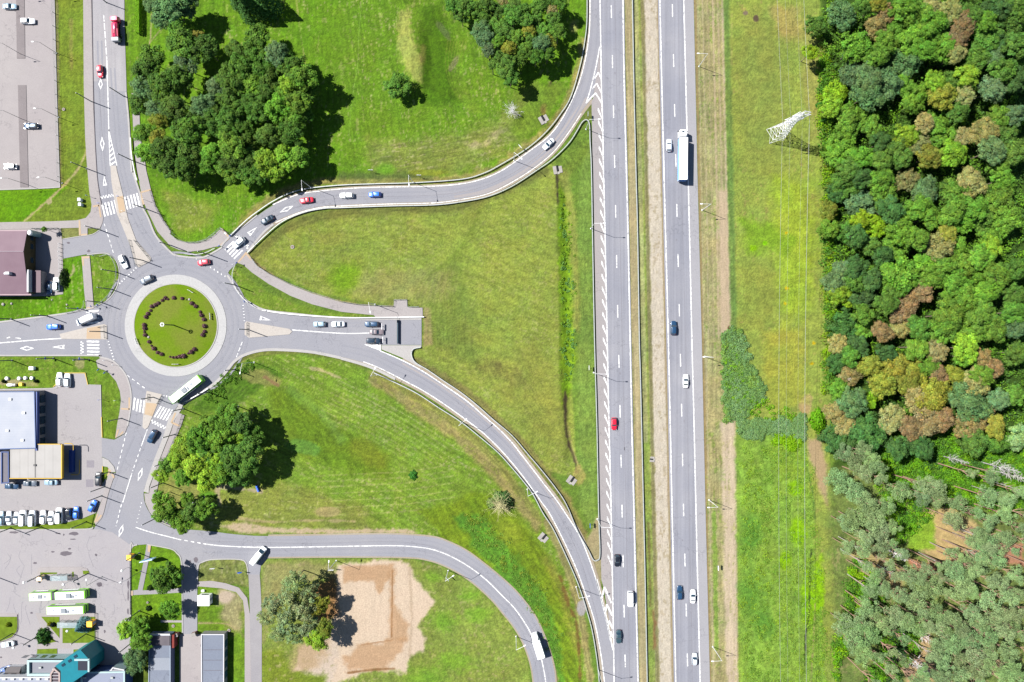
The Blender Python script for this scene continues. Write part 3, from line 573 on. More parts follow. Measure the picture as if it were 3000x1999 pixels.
east_n = [(723, 886), (771, 911), (851, 922), (1000, 935), (1235, 937)]
ring_se = [(664, 808), (685, 841), (704, 867), (723, 886)]
sw_e = [(522, 1188), (494, 1230), (478, 1281), (453, 1344), (430, 1411), (421, 1440), (424, 1472), (437, 1500), (452, 1519), (477, 1535), (500, 1546)]
ring_s = [(522, 1188), (586, 1150), (628, 1121), (659, 1089), (685, 1057), (717, 1037), (765, 1024), (819, 1022), (915, 1029), (1000, 1046)]
street_w = [(268, -60), (268, 0), (274, 320), (283, 500), (290, 560), (297, 600), (303, 640), (301, 653), (293, 674), (271, 688), (233, 694), (183, 702)]
west_n = [(185, 758), (255, 745), (287, 741), (313, 741), (332, 752), (346, 771), (352, 803), (344, 844), (319, 879), (287, 897), (255, 908), (191, 921), (96, 934), (0, 946), (-60, 952)]
west_s = [(-60, 1041), (0, 1041), (271, 1041), (293, 1045), (332, 1057), (364, 1089), (379, 1121), (386, 1159), (383, 1204), (375, 1249), (367, 1271), (335, 1289), (303, 1284), (292, 1280)]
park_e = [(298, 1338), (319, 1348), (335, 1367), (340, 1383), (319, 1446), (306, 1500), (299, 1519), (280, 1541), (274, 1552)]
block_n = [(383, 1700), (384, 1611), (391, 1601), (403, 1597), (430, 1595), (500, 1608), (519, 1621), (532, 1643), (535, 1730), (536, 1860)]
street_e = [(364, -60), (365, 64), (371, 271), (379, 351), (387, 490), (392, 506), (411, 564), (418, 602), (437, 640), (459, 691), (500, 736), (519, 747), (564, 753), (596, 752), (627, 737), (650, 723)]
sp = spline
main = (street_w + sp(west_n, 3) + west_s + park_e + [(330, 1640), (383, 1700)] + block_n[1:] + [(536, 1900), (578, 1900), (578, 1720), (580, 1659), (595, 1645), (627, 1638), (704, 1638), (723, 1650), (728, 1683), (761, 1684), (764, 1659), (786, 1634)]
        + sp(loop_s, 3) + sp(loop_n[::-1], 3) + sp(sw_e[::-1], 3)[1:-1] + sp(ring_s, 3) + sp(rampS_s, 3)[1:] + [(1800, 2060), (1800, 1930)] + sp(rampS_n[::-1], 3) + [(1116, 1011), (1235, 1011)]
        + east_n[::-1] + ring_se[::-1][1:] + [(672, 793), (694, 771)] + sp(rampN_s, 3) + [(1738, 280), (1762, 140), (1762, -60)] + sp(rampN_n[::-1], 3) + street_e[::-1][1:])
a = MB(); a.flat([(round(x, 1), round(y, 1)) for x, y in main], ZA); struct(a, 'road_asphalt', M['asphalt'])
# soft shoulders of trodden gravel beside the ramps
g = MB()
for pts, wd, of in ((rampN_n[4:], 15, 0), (rampN_s, 15, 2), (rampS_n[1:], 14, 0), (rampS_s, 14, 0)):
    g.ribbon(pts, wd, 0.012 + 0.003 * wd / 10, off=of)
struct(g, 'gravel_shoulder', M['gravel'])
g = MB(); g.ribbon(loop_n[4:], 9, 0.010); g.ribbon(loop_s, 9, 0.010); struct(g, 'road_edge_gravel', M['gravel'])
g = MB(); g.ribbon([(1330, 574), (1430, 556), (1500, 520), (1560, 480), (1612, 434), (1654, 382), (1694, 324), (1722, 290)], 15, ZA + .012); g.ribbon([(1180, 1062), (1300, 1133), (1412, 1218), (1500, 1300), (1592, 1420), (1652, 1500)], 5, ZA + .012, off=3); struct(g, 'pale_shoulder_road', M['shoulder'])
# highway
def line2(pts, y):
    for (x0, y0), (x1, y1) in zip(pts[:-1], pts[1:]):
        if y0 <= y <= y1: return x0 + (x1 - x0) * (y - y0) / (y1 - y0)
    return pts[-1][0]
L1 = [(1756, -60), (1757, 10), (1759, 128), (1761, 255), (1765, 383), (1767, 500), (1771, 660), (1778, 1000), (1782, 1191), (1789, 1478), (1793, 1691), (1796, 1850), (1799, 2060)]
L2 = [(1824, -60), (1825, 0), (1828, 223), (1835, 500), (1839, 660), (1846, 1000), (1851, 1255), (1857, 1500), (1861, 1675), (1869, 1999), (1871, 2060)]
R1 = [(1932, -60), (1933, 0), (1945, 500), (1958, 1000), (1969, 1500), (1980, 1999), (1981, 2060)]
R2 = [(2001, -60), (2003, 0), (2012, 366), (2017, 557), (2027, 1000), (2033.5, 1255), (2039, 1500), (2051, 1999), (2053, 2060)]
R3 = [(2031, -60), (2032, 0), (2043, 500), (2056, 1000), (2067, 1500), (2080, 1999), (2082, 2060)]
sh = [(x, y) for x, y in [(1738, 286), (1733, 300), (1735, 420), (1740, 640), (1745, 900), (1751, 1200), (1757, 1500), (1762, 1700), (1768, 1720)]]
h = MB(); h.flat([(x - 1, y) for x, y in L1] + [(x + 4, y) for x, y in L2[::-1]], ZA + .008)
h.flat([(x - 6, y) for x, y in R1] + [(x + 1, y) for x, y in R2[::-1]], ZA + .008); struct(h, 'highway_road', M['asphalt_ns'])
h = MB(); h.flat(sh + [(1800, 1905), (1795, 1850), (1789, 1478), (1778, 1000), (1771, 660), (1765, 383), (1761, 255), (1757, 150)], ZA + .004); struct(h, 'shoulder_road', M['shoulder'])
h = MB(); h.flat([(x, y) for x, y in R2] + R3[::-1], ZA + .004); struct(h, 'grey_shoulder_road', M['shoulder_grey'])
h = MB(); h.flat([(268, -60), (364, -60), (365, 64), (371, 268), (320, 268), (319, 239), (273, 239), (268, 0)], ZA + .012); struct(h, 'old_road_surface', M['asphalt_old'])
# car parks, plaza, paths
h = MB(); h.flat([(-60, -60), (158, -60), (166, 250), (174, 500), (176, 548), (-60, 558)], ZA); struct(h, 'car_park_pavement', M['lot'])
h = MB(); h.slab([(47, -60), (70, -60), (72, 0), (74, 172), (50, 172)], ZA, ZA + .1); h.slab([(53, 250), (77, 250), (84, 549), (60, 549)], ZA, ZA + .1); struct(h, 'car_park_strip_pavement', M['darkstrip'])
h = MB(); h.flat([(-60, 1140), (0, 1140), (153, 1137), (164, 1131), (164, 1110), (188, 1093), (250, 1093), (258, 1128), (295, 1128), (298, 1281), (299, 1340), (301, 1386), (318, 1420), (300, 1460), (281, 1503), (242, 1519), (191, 1532), (0, 1541), (-60, 1541)], ZA + .004); struct(h, 'forecourt_pavement', M['forecourt'])
h = MB(); h.flat([(-60, 1551), (290, 1551), (330, 1560), (372, 1590), (391, 1601), (383, 1611), (383, 2060), (-60, 2060)], ZA + .012); struct(h, 'plaza_pavement', M['plaza'])
h = MB(); h.flat([(-60, 676), (0, 673), (100, 670), (178, 668), (182, 702), (184, 757), (185, 862), (140, 868), (-60, 870)], ZA); struct(h, 'yard_pavement', M['lot'])
h = MB(); h.flat([(526, 1858), (592, 1858), (592, 2060), (526, 2060)], ZA + .012); struct(h, 'courtyard_pavement', M['lot'])
h = MB(); h.flat([(728, 1683), (761, 1684), (764, 1730), (767, 1800), (767, 2060), (735, 2060), (732, 1786)], ZA - .004); struct(h, 'side_street_road', M['greypath'])
h = MB(); h.flat([(580, 1704), (620, 1702), (661, 1709), (700, 1722), (724, 1752), (732, 1800), (736, 2060), (717, 2060), (717, 1800), (712, 1760), (692, 1735), (650, 1724), (580, 1718)], ZA); struct(h, 'footpath_pavement', M['pavement'])
# raised pavements with kerb edges
def pave(name, pts, m='pavement', z=0.13): h = MB(); h.slab(pts, -0.08, z); return struct(h, name, M[m])
pave('pavement', [(244, -60), (268, -60), (268, 0), (274, 320), (283, 500), (290, 560), (297, 600), (303, 640), (301, 653), (293, 670), (230, 668), (178, 669), (0, 673), (-60, 676), (-60, 653), (150, 649), (225, 646), (252, 639), (266, 622), (269, 600), (262, 560), (255, 480), (250, 400), (246, 250)])
pave('pavement', [(237, 668), (257, 668), (257, 690), (238, 692)], z=.126)
pave('pavement', [(239, 752), (263, 750), (269, 819), (275, 899), (253, 908), (247, 851), (242, 781)])
pave('pavement', [(386, 274), (408, 274), (411, 400), (426, 478), (429, 500), (442, 554), (456, 602), (478, 643), (500, 675), (500, 688), (519, 704), (548, 712), (577, 712), (605, 704), (628, 688), (647, 669), (674, 693), (669, 701), (647, 721), (628, 724), (596, 733), (557, 738), (526, 733), (500, 722), (462, 679), (440, 634), (424, 599), (415, 570), (408, 530), (402, 500), (395, 446), (391, 383)])
pave('pavement', [(717, 741), (724, 739), (736, 755), (755, 781), (787, 803), (851, 835), (915, 860), (1000, 886), (1048, 894), (1153, 900), (1156, 879), (1193, 879), (1194, 900), (1238, 902), (1239, 932), (1100, 930), (1096, 924), (1000, 914), (915, 892), (851, 867), (787, 832), (736, 797), (714, 777), (696, 771)])
pave('pavement', [(282, 1057), (300, 1046), (332, 1058), (363, 1090), (378, 1121), (385, 1159), (382, 1204), (374, 1249), (366, 1270), (338, 1284), (344, 1242), (351, 1207), (355, 1172), (352, 1147), (341, 1118), (319, 1092), (287, 1077)])
pave('light_pavement', [(494, 1228), (524, 1188), (540, 1176), (532, 1200), (512, 1230), (498, 1270), (478, 1320), (455, 1380), (438, 1425), (436, 1445), (421, 1440), (430, 1411), (453, 1344), (478, 1281)], 'lightpave')
pave('pavement', [(525, 1210), (541, 1217), (531, 1248), (500, 1319), (478, 1352), (466, 1410), (456, 1462), (470, 1500), (500, 1530), (500, 1544), (478, 1534), (452, 1518), (438, 1499), (426, 1472), (423, 1446), (437, 1446), (440, 1426), (456, 1380), (480, 1320), (500, 1270), (513, 1230)], z=.126)
pave('light_pavement', [(300, 1340), (318, 1348), (334, 1367), (339, 1383), (326, 1384), (315, 1368), (301, 1366)], 'lightpave')
pave('pavement', [(318, 1388), (338, 1386), (318, 1446), (305, 1500), (298, 1519), (281, 1538), (277, 1530), (284, 1505), (300, 1462)])
pave('light_pavement', [(1118, 1012), (1235, 1012), (1234, 1019), (1222, 1018), (1210, 1026), (1206, 1040), (1212, 1055), (1238, 1079), (1218, 1070), (1180, 1049), (1118, 1024)], 'lightpave')
pave('pavement', [(430, 1594), (444, 1596), (436, 1640), (418, 1730), (470, 1728), (535, 1722), (535, 1736), (470, 1740), (384, 1744), (384, 1731), (404, 1728), (414, 1678), (425, 1627)], 'greypath', .05)
pave('pavement', [(471, 1817), (534, 1818), (534, 1824), (471, 1824)], 'lot', .05)
pave('pavement', [(384, 1850), (400, 1850), (400, 1862), (384, 1862)], 'lot', .05)
# plaza walks and the bus bay islands
pave('bay_pavement', [(110, 1680), (113, 1665), (122, 1662), (240, 1661), (256, 1666), (264, 1680), (240, 1690), (190, 1696), (112, 1696)], 'lot', .15)
pave('walk_pavement', [(104, 1797), (284, 1797), (284, 1900), (281, 1925), (216, 1925), (216, 1900), (168, 1900), (168, 1918), (108, 1918), (108, 1890), (120, 1880), (112, 1850), (120, 1836)], 'lot', .10)
pave('walk_pavement', [(-60, 1797), (54, 1797), (56, 1838), (50, 1860), (34, 1874), (0, 1886), (-60, 1890)], 'lot', .10)
gm = simple('lawn', (134, 162, 46), 0.95, 0.1, var=0.25, scale=0.7)
LAWN = [[(-60, 1807), (51, 1807), (52, 1834), (49, 1850), (35, 1866), (0, 1880), (-60, 1884)], [(122, 1807), (175, 1807), (175, 1869)], [(122, 1838), (165, 1880), (127, 1888), (111, 1876)],
        [(184, 1834), (239, 1834), (239, 1807), (280, 1807), (281, 1883), (184, 1884)], [(110, 1902), (168, 1900), (168, 1915), (109, 1916)], [(216, 1903), (281, 1899), (281, 1925), (216, 1925)]]
h = MB()
for p in LAWN: h.slab(p, 0.05, 0.16)
struct(h, 'lawn_bed', gm)
h = MB(); h.slab([(-60, 1543), (60, 1544), (191, 1533), (242, 1521), (277, 1506), (269, 1541), (255, 1549), (-60, 1551)], -.05, .14)
h.slab([(119, 1677), (168, 1677), (168, 1681), (119, 1684)], .1, .18); h.slab([(212, 1675), (217, 1675), (217, 1690), (213, 1690)], .1, .18); h.slab([(243, 1672), (260, 1672), (262, 1680), (245, 1683)], .1, .18)
h.slab([(301, 1386), (316, 1368), (318, 1384), (302, 1416)], -.05, .16)
struct(h, 'grass_strip', gm)
# kerb bands
k = MB()
def kerb(pts, wd=3, z=.15, off=0, smooth=True): k.ribbon(pts, wd, z, off=off, smooth=smooth, z0=-.05)
kerb(street_e[2:], 5, off=2); kerb(ring_se, 6, off=-3); kerb(east_n, 7, off=-3, z=.16); kerb(rampN_n[:4], 5, off=-2)
kerb(ring_s, 8, off=3, z=.16); kerb([(1000, 1046), (1064, 1064), (1112, 1083), (1160, 1107)], 8, off=4, z=.16)
kerb(west_n[1:], 3, off=2); kerb(west_s[:10], 4, off=1, z=.155); kerb([(-60, 954), (0, 948), (96, 936), (191, 923), (250, 911)], 5, off=-4, z=.14)
kerb([(723, 736), (771, 679), (800, 655)], 6, off=3); kerb([(184, 701), (233, 693), (271, 687), (293, 673)], 2); kerb([(383, 1870), (383, 1611), (391, 1600), (403, 1596)], 3)
kerb([(432, 1594), (500, 1607), (519, 1620), (532, 1643), (535, 1730), (536, 1856)], 3, off=1); kerb([(579, 1720), (581, 1660), (596, 1646), (627, 1639), (700, 1639), (721, 1650), (727, 1683)], 3)
kerb([(164, 1112), (165, 1131), (154, 1138), (0, 1141), (-60, 1141)], 2.5); kerb([(298, 1281), (295, 1128), (258, 1128), (250, 1093), (188, 1093)], 2.5, smooth=False); kerb([(176, 549), (174, 500), (166, 250), (158, -60)], 2)
kerb([(-60, 1552), (100, 1552), (255, 1550), (272, 1544)], 3, z=.17); kerb([(-60, 558), (100, 553), (176, 549)], 3, z=.16)
struct(k, 'kerb', M['kerb'])
k = MB(); k.ribbon([(269, -60), (269.5, 0), (275.5, 320), (284, 500), (291, 560), (298, 600)], 1.4, .16, z0=0); k.ribbon([(51.5, 1800), (53, 1834), (50, 1851), (36, 1867), (0, 1881), (-60, 1886)], 1.5, .22, z0=0); struct(k, 'dark_kerb', M['tar'])
# roundabout
def annulus(mb, cx, cy, r0, r1, z0, z1, m=0):
    A, B = circ(cx, cy, r1), circ(cx, cy, r0)
    for i in range(96):
        j = (i + 1) % 96
        mb.face([W(*A[j], z1), W(*A[i], z1), W(*B[i], z1), W(*B[j], z1)], m)
        mb.face([W(*A[i], z0), W(*A[i], z1), W(*A[j], z1), W(*A[j], z0)], m); mb.face([W(*B[i], z1), W(*B[i], z0), W(*B[j], z0), W(*B[j], z1)], m)
h = MB(); annulus(h, 515, 954, 123, 149, -.05, .13); struct(h, 'truck_apron_pavement', M['apron'])
h = MB(); annulus(h, 515.5, 954, 121, 124, -.05, .26); struct(h, 'inner_kerb', M['kerb'])
# punch: raised lawn of the roundabout is a disc of its own
dm, dn, db = mat('roundabout_grass', 0.95, 0.1)
tc = noise(dn, 0.12, 4); cg = mix(dn, ramp(dn, tc, .38, .62), alb((150, 166, 62)), alb((134, 172, 26)))
cg = mix(dn, 1.0, cg, ramp(dn, noise(dn, 2.2, 5, .7), .3, .7, (.8, .8, .8, 1), (1.2, 1.2, 1.2, 1)), 'MULTIPLY'); dn.links.new(cg, db.inputs['Base Color'])
h = MB(); n0 = 64
ringr = [(121.5, .2), (100, .45), (70, .7), (35, .85), (2, .9)]
h.loft([[tuple(W(515.5 + r * math.cos(2 * math.pi * i / n0), 954 - r * math.sin(2 * math.pi * i / n0), z)) for i in range(n0)] for r, z in ringr], cap=True)
struct(h, 'roundabout_lawn', dm)
# traffic islands
ISL = [[(324, 486), (341, 486), (343, 500), (362, 577), (375, 640), (399, 704), (443, 755), (441, 766), (407, 784), (399, 777), (383, 723), (360, 666), (344, 628), (333, 570), (327, 532)],
       [(722, 942), (848, 964), (856, 972), (848, 980), (730, 990), (717, 981), (717, 948)], [(175, 979), (252, 960), (306, 950), (314, 954), (315, 995), (180, 993)],
       [(430, 1145), (475, 1156), (462, 1185), (446, 1223), (434, 1252), (426, 1258), (418, 1252), (421, 1204)]]
h = MB()
for p in ISL: h.slab(p, 0, .15)
im = paved('island_paving', (240, 230, 220), (244, 236, 228), (232, 220, 208)); struct(h, 'traffic_island', im)
# worn patches and cracks of tar on the plaza
h = MB()
rp = random.Random(3)
for cx, cy, rx, ry in ((42, 1560, 14, 3.5), (216, 1564, 14, 5), (213, 1580, 9, 2), (194, 1622, 18, 7), (204, 1608, 5, 3), (155, 1617, 5, 3), (103, 1650, 6, 3), (187, 1567, 3, 3), (170, 1563, 9, 2), (292, 1713, 9, 7), (282, 1626, 4, 4), (376, 1712, 3, 14), (376, 1745, 2.5, 18), (375, 1792, 3, 9), (307, 1850, 3, 5), (574, 1641, 7, 8), (557, 1644, 3, 3), (3, 1926, 4, 3), (93, 1796, 4, 3), (260, 736, 5, 4), (200, 712, 5, 3), (247, 1130, 0.1, 0.1)):
    pts = [(cx + rx * math.cos(t * math.pi / 7) * rp.uniform(.7, 1.2), cy + ry * math.sin(t * math.pi / 7) * rp.uniform(.7, 1.2)) for t in range(14)]
    h.flat(pts, ZA + .018)
struct(h, 'tar_patch_surface', M['tar'])
h = MB(); h.flat([(254, 1349), (276, 1349), (276, 1370), (254, 1370)], ZA + .016); h.flat([(252, 1405), (274, 1405), (274, 1427), (252, 1427)], ZA + .016)
struct(h, 'grey_patch_surface', paved('grey_patch', (182, 176, 186), (190, 184, 192)))
h = MB()
mid = lambda A, B: [((a[0] + b[0]) / 2, (a[1] + b[1]) / 2) for a, b in zip(A, B)]
cN = mid(rampN_n[3:8], rampN_s[1:6]) + [(1136, 572), (1270, 569), (1350, 560), (1422, 543), (1500, 506), (1560, 466), (1612, 422), (1656, 368), (1696, 300), (1718, 235), (1736, 150), (1743, 60), (1744, -50)]
cS = mid(rampS_n[:16], rampS_s[3:19])
for pts, offs in ((cN, (-8, 8)), ([(1000, 1020), (1090, 1040)] + cS, (-8, 8)), (loop_c, (-22, -9, 9, 22)), ([(330, 200), (338, 320), (348, 440), (372, 560), (402, 650), (452, 728)], (-6, 6)), ([(292, 120), (297, 300), (302, 460), (318, 600), (346, 700), (372, 760)], (-6, 6)), ([(420, 1290), (390, 1360), (360, 1440), (338, 1520)], (-9, 30)), ([(860, 948), (1000, 951), (1090, 951)], (-5, 5))):
    for of in offs: h.ribbon(pts, 5.0, ZA + .014 + .0002 * of, off=of)
for r_, wd in ((166, 7), (182, 6), (202, 6), (214, 6)): annulus_pts = circ(515, 954, r_) + [circ(515, 954, r_)[0]]; h.ribbon(annulus_pts, wd, ZA + .015, smooth=False)
struct(h, 'tyre_track_surface', paved('tyre_track', (184, 185, 196), (194, 194, 203), (178, 179, 190)))
h = MB(); rq = random.Random(12)
def seam(pts, wd): h.ribbon(pts, wd, ZA + .020, smooth=True)
for pts, w_ in (([(1800, -50), (1812, 500), (1823, 1000), (1834, 1500), (1846, 2050)], 1.2), ([(1985, -50), (1996, 500), (2008, 1000), (2019, 1500), (2031, 2050)], 1.0), ([(290, 250), (300, 400), (309, 500), (318, 600)], 1.0), ([(600, 1585), (900, 1592), (1180, 1588), (1330, 1628), (1470, 1735), (1560, 1880)], 0.9),
                ([(760, 660), (860, 610), (1000, 580), (1270, 572), (1420, 546), (1560, 470), (1650, 370), (1712, 220)], .9), ([(1100, 1042), (1240, 1110), (1380, 1210), (1500, 1320), (1620, 1480), (1700, 1640), (1760, 1850)], .9)): seam(pts, w_)
for i in range(26):
    x, y = rq.uniform(20, 370), rq.uniform(1560, 1790); seam([(x, y), (x + rq.uniform(-14, 14), y + rq.uniform(8, 30)), (x + rq.uniform(-20, 20), y + rq.uniform(30, 60))], .9)
for x, y, L_ in ((1800, 210, 9), (1806, 520, 7), (1815, 1090, 8), (1980, 700, 7), (2003, 1230, 8), (1828, 1310, 10), (1998, 1580, 6)): h.flat([(x, y), (x + 3, y + 1), (x + 3, y + L_), (x, y + L_ - 1)], ZA + .02)
struct(h, 'tar_seam_surface', paved('tar_seam', (168, 166, 176), (180, 178, 188)))
# tactile strips
h = MB(); zt = .148
def quad(pts, z=zt): h.flat(pts, z)
for p in ([(231, 646), (236, 646), (238, 690), (232, 691)], [(237, 686), (257, 685), (257, 691), (238, 692)], [(272, 603), (291, 600), (291, 605), (273, 608)], [(288, 601), (292, 600), (298, 636), (294, 638)],
          [(239, 752), (263, 751), (263, 757), (240, 758)], [(240, 758), (246, 758), (247, 779), (242, 779)], [(254, 901), (275, 898), (275, 903), (256, 908)],
          [(409, 563), (442, 554), (443, 559), (411, 567)], [(409, 566), (414, 565), (424, 599), (419, 601)], [(647, 670), (652, 669), (674, 693), (670, 698)], [(668, 697), (672, 700), (649, 721), (645, 718)],
          [(696, 768), (718, 742), (721, 746), (700, 770)], [(717, 741), (722, 739), (739, 760), (736, 764)],
          [(356, 1195), (382, 1197), (382, 1202), (355, 1200)], [(377, 1165), (382, 1165), (382, 1202), (377, 1200)], [(344, 1260), (350, 1258), (342, 1282), (338, 1282)], [(352, 1272), (362, 1262), (362, 1268), (350, 1278)],
          [(512, 1209), (517, 1210), (505, 1240), (500, 1238)], [(505, 1236), (528, 1246), (526, 1251), (503, 1241)], [(319, 1372), (327, 1380), (316, 1396), (313, 1390)], [(326, 1390), (331, 1388), (337, 1398), (333, 1402)],
          [(284, 1507), (290, 1505), (280, 1532), (276, 1530)], [(295, 1508), (300, 1510), (285, 1530), (282, 1526)], [(434, 1596), (443, 1597), (440, 1618), (433, 1616)], [(384, 1731), (390, 1731), (390, 1745), (384, 1745)]):
    quad(p)
for p in ([(343, 578), (361, 574), (368, 620), (350, 626)], [(256, 962), (294, 955), (296, 993), (254, 993)], [(429, 1180), (461, 1183), (447, 1220), (424, 1214)]): quad(p, .165)
struct(h, 'tactile_paving', M['tactile'])

# ---------------------------------------------------------------- painted markings
p = MB(); zp = ZA + .026
def stroke(pts, wd=3.0, smooth=True, z=zp): p.ribbon(pts, wd, z, smooth=smooth)
def dashes(a, b, on, off, wd=2.6, first=0.0, z=zp):
    l = math.hypot(b[0] - a[0], b[1] - a[1]); t = first
    while t < l:
        e = min(t + on, l); f = lambda s: (a[0] + (b[0] - a[0]) * s / l, a[1] + (b[1] - a[1]) * s / l)
        p.ribbon([f(t), f(e)], wd, z, smooth=False); t += on + off
def inset(pts, d): return offset(pts, d)
stroke([(x + 1, y) for x, y in L1], 3.2); stroke(L2, 3.2); stroke([(x, y) for x, y in R1], 3.2); stroke([(x, y) for x, y in R2], 3.2)
for base, y0 in ((([(1790, -10), (1797, 306), (1803, 592), (1809, 886), (1816, 1177), (1822, 1472), (1828, 1770), (1834, 2060)]), -130), (([(1969, -10), (1976, 306), (1982.5, 592), (1989.5, 886), (1996.5, 1180), (2002, 1475), (2010, 1775), (2017, 2060)]), -133)):
    for k_ in range(16):
        ya = y0 + 146.3 * k_
        for_y = lambda y: line2(base, y) if y > base[0][1] else base[0][0]
        if ya + 36 > -20: p.ribbon([(for_y(ya), ya), (for_y(ya + 37), ya + 37)], 2.8, zp, smooth=False)
stroke(inset(rampN_n[4:], -2), 2.6); stroke(inset(rampN_s[2:-1], 3), 2.2); stroke(inset(rampS_n[:-1], 2), 2.8); stroke([(1069, 1009), (1116, 1027)], 3, False)
stroke(inset(rampS_s[1:-1], -2), 2.6); stroke(loop_c, 2.6); dashes((522, 1580), (595, 1593), 10, 9, 2.6); stroke([(398, 1545), (440, 1559), (500, 1574), (522, 1580)], 2.6)
# gore at the north exit: lines, chevrons, slanted ticks
stroke([(1757, 137), (1745, 200), (1730, 262), (1717, 303)], 2.8)
def chevron(apex, l, r, wd=3.8): p.ribbon([l, apex], wd, zp + .004, smooth=False); p.ribbon([apex, r], wd, zp + .008, smooth=False)
chevron((1753, 213), (1742, 230), (1761, 230)); chevron((1748, 245), (1735, 262), (1762, 272)); chevron((1745, 273), (1719, 300), (1763, 303))
for k_ in range(36):
    y = 316 + 37.4 * k_; x = line2(L1, y)
    if y < 1700: p.flat([(x - 11.5, y - 1), (x - 8.5, y + 3), (x - .5, y + 26), (x - .5, y + 35), (x - 3, y + 26), (x - 11.5, y + 9)], zp + .004)
stroke([(1748, 1697), (1767, 1771), (1780, 1825), (1790, 1876), (1796, 1905)], 4)
for ap, l_, r_ in (((1771, 1720), (1763, 1752), (1791, 1767)), ((1778, 1771), (1773, 1797), (1793, 1803)), ((1784, 1818), (1782, 1834), (1795, 1842)), ((1788, 1850), (1787, 1860), (1796, 1868))): chevron(ap, l_, r_, 5)
# town streets
dashes((304, 45), (313, 170), 19, 5, 2.4); stroke([(313, 170), (317, 300), (319, 380), (323, 486)], 2.6); stroke([(319, 380), (330, 430), (343, 486)], 2.2)
for k_ in range(7):
    y = 398 + k_ * 13; xr = 322 + (y - 395) * .2; p.flat([(320 + k_ * .4, y + 6), (xr, y - 4), (xr + .8, y), (320.4 + k_ * .4, y + 11)], zp + .004)
def zebra(p0, step, n, vec, wd=.5):
    for i in range(n):
        a = (p0[0] + step[0] * i, p0[1] + step[1] * i); s = (step[0] * wd, step[1] * wd)
        p.flat([a, (a[0] + s[0], a[1] + s[1]), (a[0] + s[0] + vec[0], a[1] + s[1] + vec[1]), (a[0] + vec[0], a[1] + vec[1])], zp + .004)
zebra((296.6, 598.2), (9.2, -2.8), 5, (9.3, 37.3)); zebra((363, 578), (8.9, -2.8), 5, (9, 37)); zebra((252, 912), (1, 11), 4, (37, -4)); zebra((254, 998), (0.5, 9.9), 5, (37, 1))
zebra((393, 1165), (9.3, 2.9), 4, (-4.5, 36.5)); zebra((470, 1190), (8.4, 2.6), 5, (-19, 32)); zebra((657.8, 731), (6.5, 6.5), 5, (25.5, -25.5))
def checker(p0, along, across, n, rows=2, wd=None):
    for i in range(n):
        for j in range(rows):
            if (i + j) % 2 == 0 or rows == 1:
                a = (p0[0] + along[0] * i + across[0] * j, p0[1] + along[1] * i + across[1] * j)
                p.flat([a, (a[0] + along[0], a[1] + along[1]), (a[0] + along[0] + across[0], a[1] + along[1] + across[1]), (a[0] + across[0], a[1] + across[1])], zp + .004)
checker((293, 576), (4, -.9), (.8, 4.2), 10); checker((293.8, 580), (4, -.9), (.8, 4.2), 10) if False else None
checker((236, 1000), (0, 4.2), (4.6, 0), 9); checker((445, 1229), (4, 2), (-2, 4.5), 11); checker((689, 694), (4, 4.2), (4, -4), 9)
def diamond(c, a, b, wd=2.4):
    L = math.hypot(*a); q = [(c[0] + a[0], c[1] + a[1]), (c[0] + b[0], c[1] + b[1]), (c[0] - a[0], c[1] - a[1]), (c[0] - b[0], c[1] - b[1])]
    qi = [(c[0] + (x - c[0]) * .6, c[1] + (y - c[1]) * .6) for x, y in q]
    for i in range(4): p.flat([q[i], q[(i + 1) % 4], qi[(i + 1) % 4], qi[i]], zp + .004)
for c, a_, b_2 in (((295, 247), (0, 16), (6.5, 0)), ((300, 422), (1, 22), (6.5, 0)), ((79, 1021), (21, 0), (0, 7)), ((411, 1390), (7, -20), (6, 2)), ((355, 1555), (7, -20), (6.5, 1)), ((840, 613), (21, -10), (3, 6))): diamond(c, a_, b_2)
def giveway(tip, base, hw):
    dx, dy = base[0] - tip[0], base[1] - tip[1]; l = math.hypot(dx, dy); nx, ny = -dy / l * hw, dx / l * hw
    o = [tip, (base[0] + nx, base[1] + ny), (base[0] - nx, base[1] - ny)]; cx, cy = sum(x for x, _ in o) / 3, sum(y for _, y in o) / 3
    i_ = [(cx + (x - cx) * .52, cy + (y - cy) * .52) for x, y in o]
    for k in range(3): p.flat([o[k], o[(k + 1) % 3], i_[(k + 1) % 3], i_[k]], zp + .004)
giveway((305, 514), (308, 544), 6); giveway((153, 1017), (189, 1017), 6.5); giveway((754, 665), (729, 687), 7); giveway((795, 939), (762, 932), 6.5)
def teeth(a, b, n, sz, d):
    for i in range(n):
        t = i / (n - 1); x, y = a[0] + (b[0] - a[0]) * t, a[1] + (b[1] - a[1]) * t
        l = math.hypot(b[0] - a[0], b[1] - a[1]); ux, uy = (b[0] - a[0]) / l * sz, (b[1] - a[1]) / l * sz
        p.flat([(x - ux, y - uy), (x + ux, y + uy), (x + d[0], y + d[1])], zp + .004)
teeth((352, 832), (400, 787), 8, 1.8, (-4, -4)); teeth((575, 760), (659, 812), 9, 1.9, (1, -6)); teeth((714, 895), (718, 940), 6, 1.6, (-5, 0)); teeth((316, 1002), (332, 1054), 7, 1.8, (5, -2)); teeth((481, 1158), (511, 1164), 5, 1.8, (0, 6)); teeth((416, 1474), (403, 1530), 6, 1.5, (-4, 0))
dashes((306, 656), (335, 749), 9, 7, 2); dashes((373, 1100), (430, 1142), 9, 9, 2.2); stroke([(432, 1258), (414, 1308)], 2.2, False); dashes((412, 1314), (389, 1380), 9, 8, 2.2); stroke([(387, 1386), (360, 1472)], 2.4, False)
dashes((370, 1268), (343, 1380), 9, 8, 2); dashes((356, 1478), (340, 1542), 9, 7, 2); stroke([(857, 967), (1000, 977), (1082, 976)], 2.6); dashes((710, 1002), (690, 1054), 12, 6, 2)
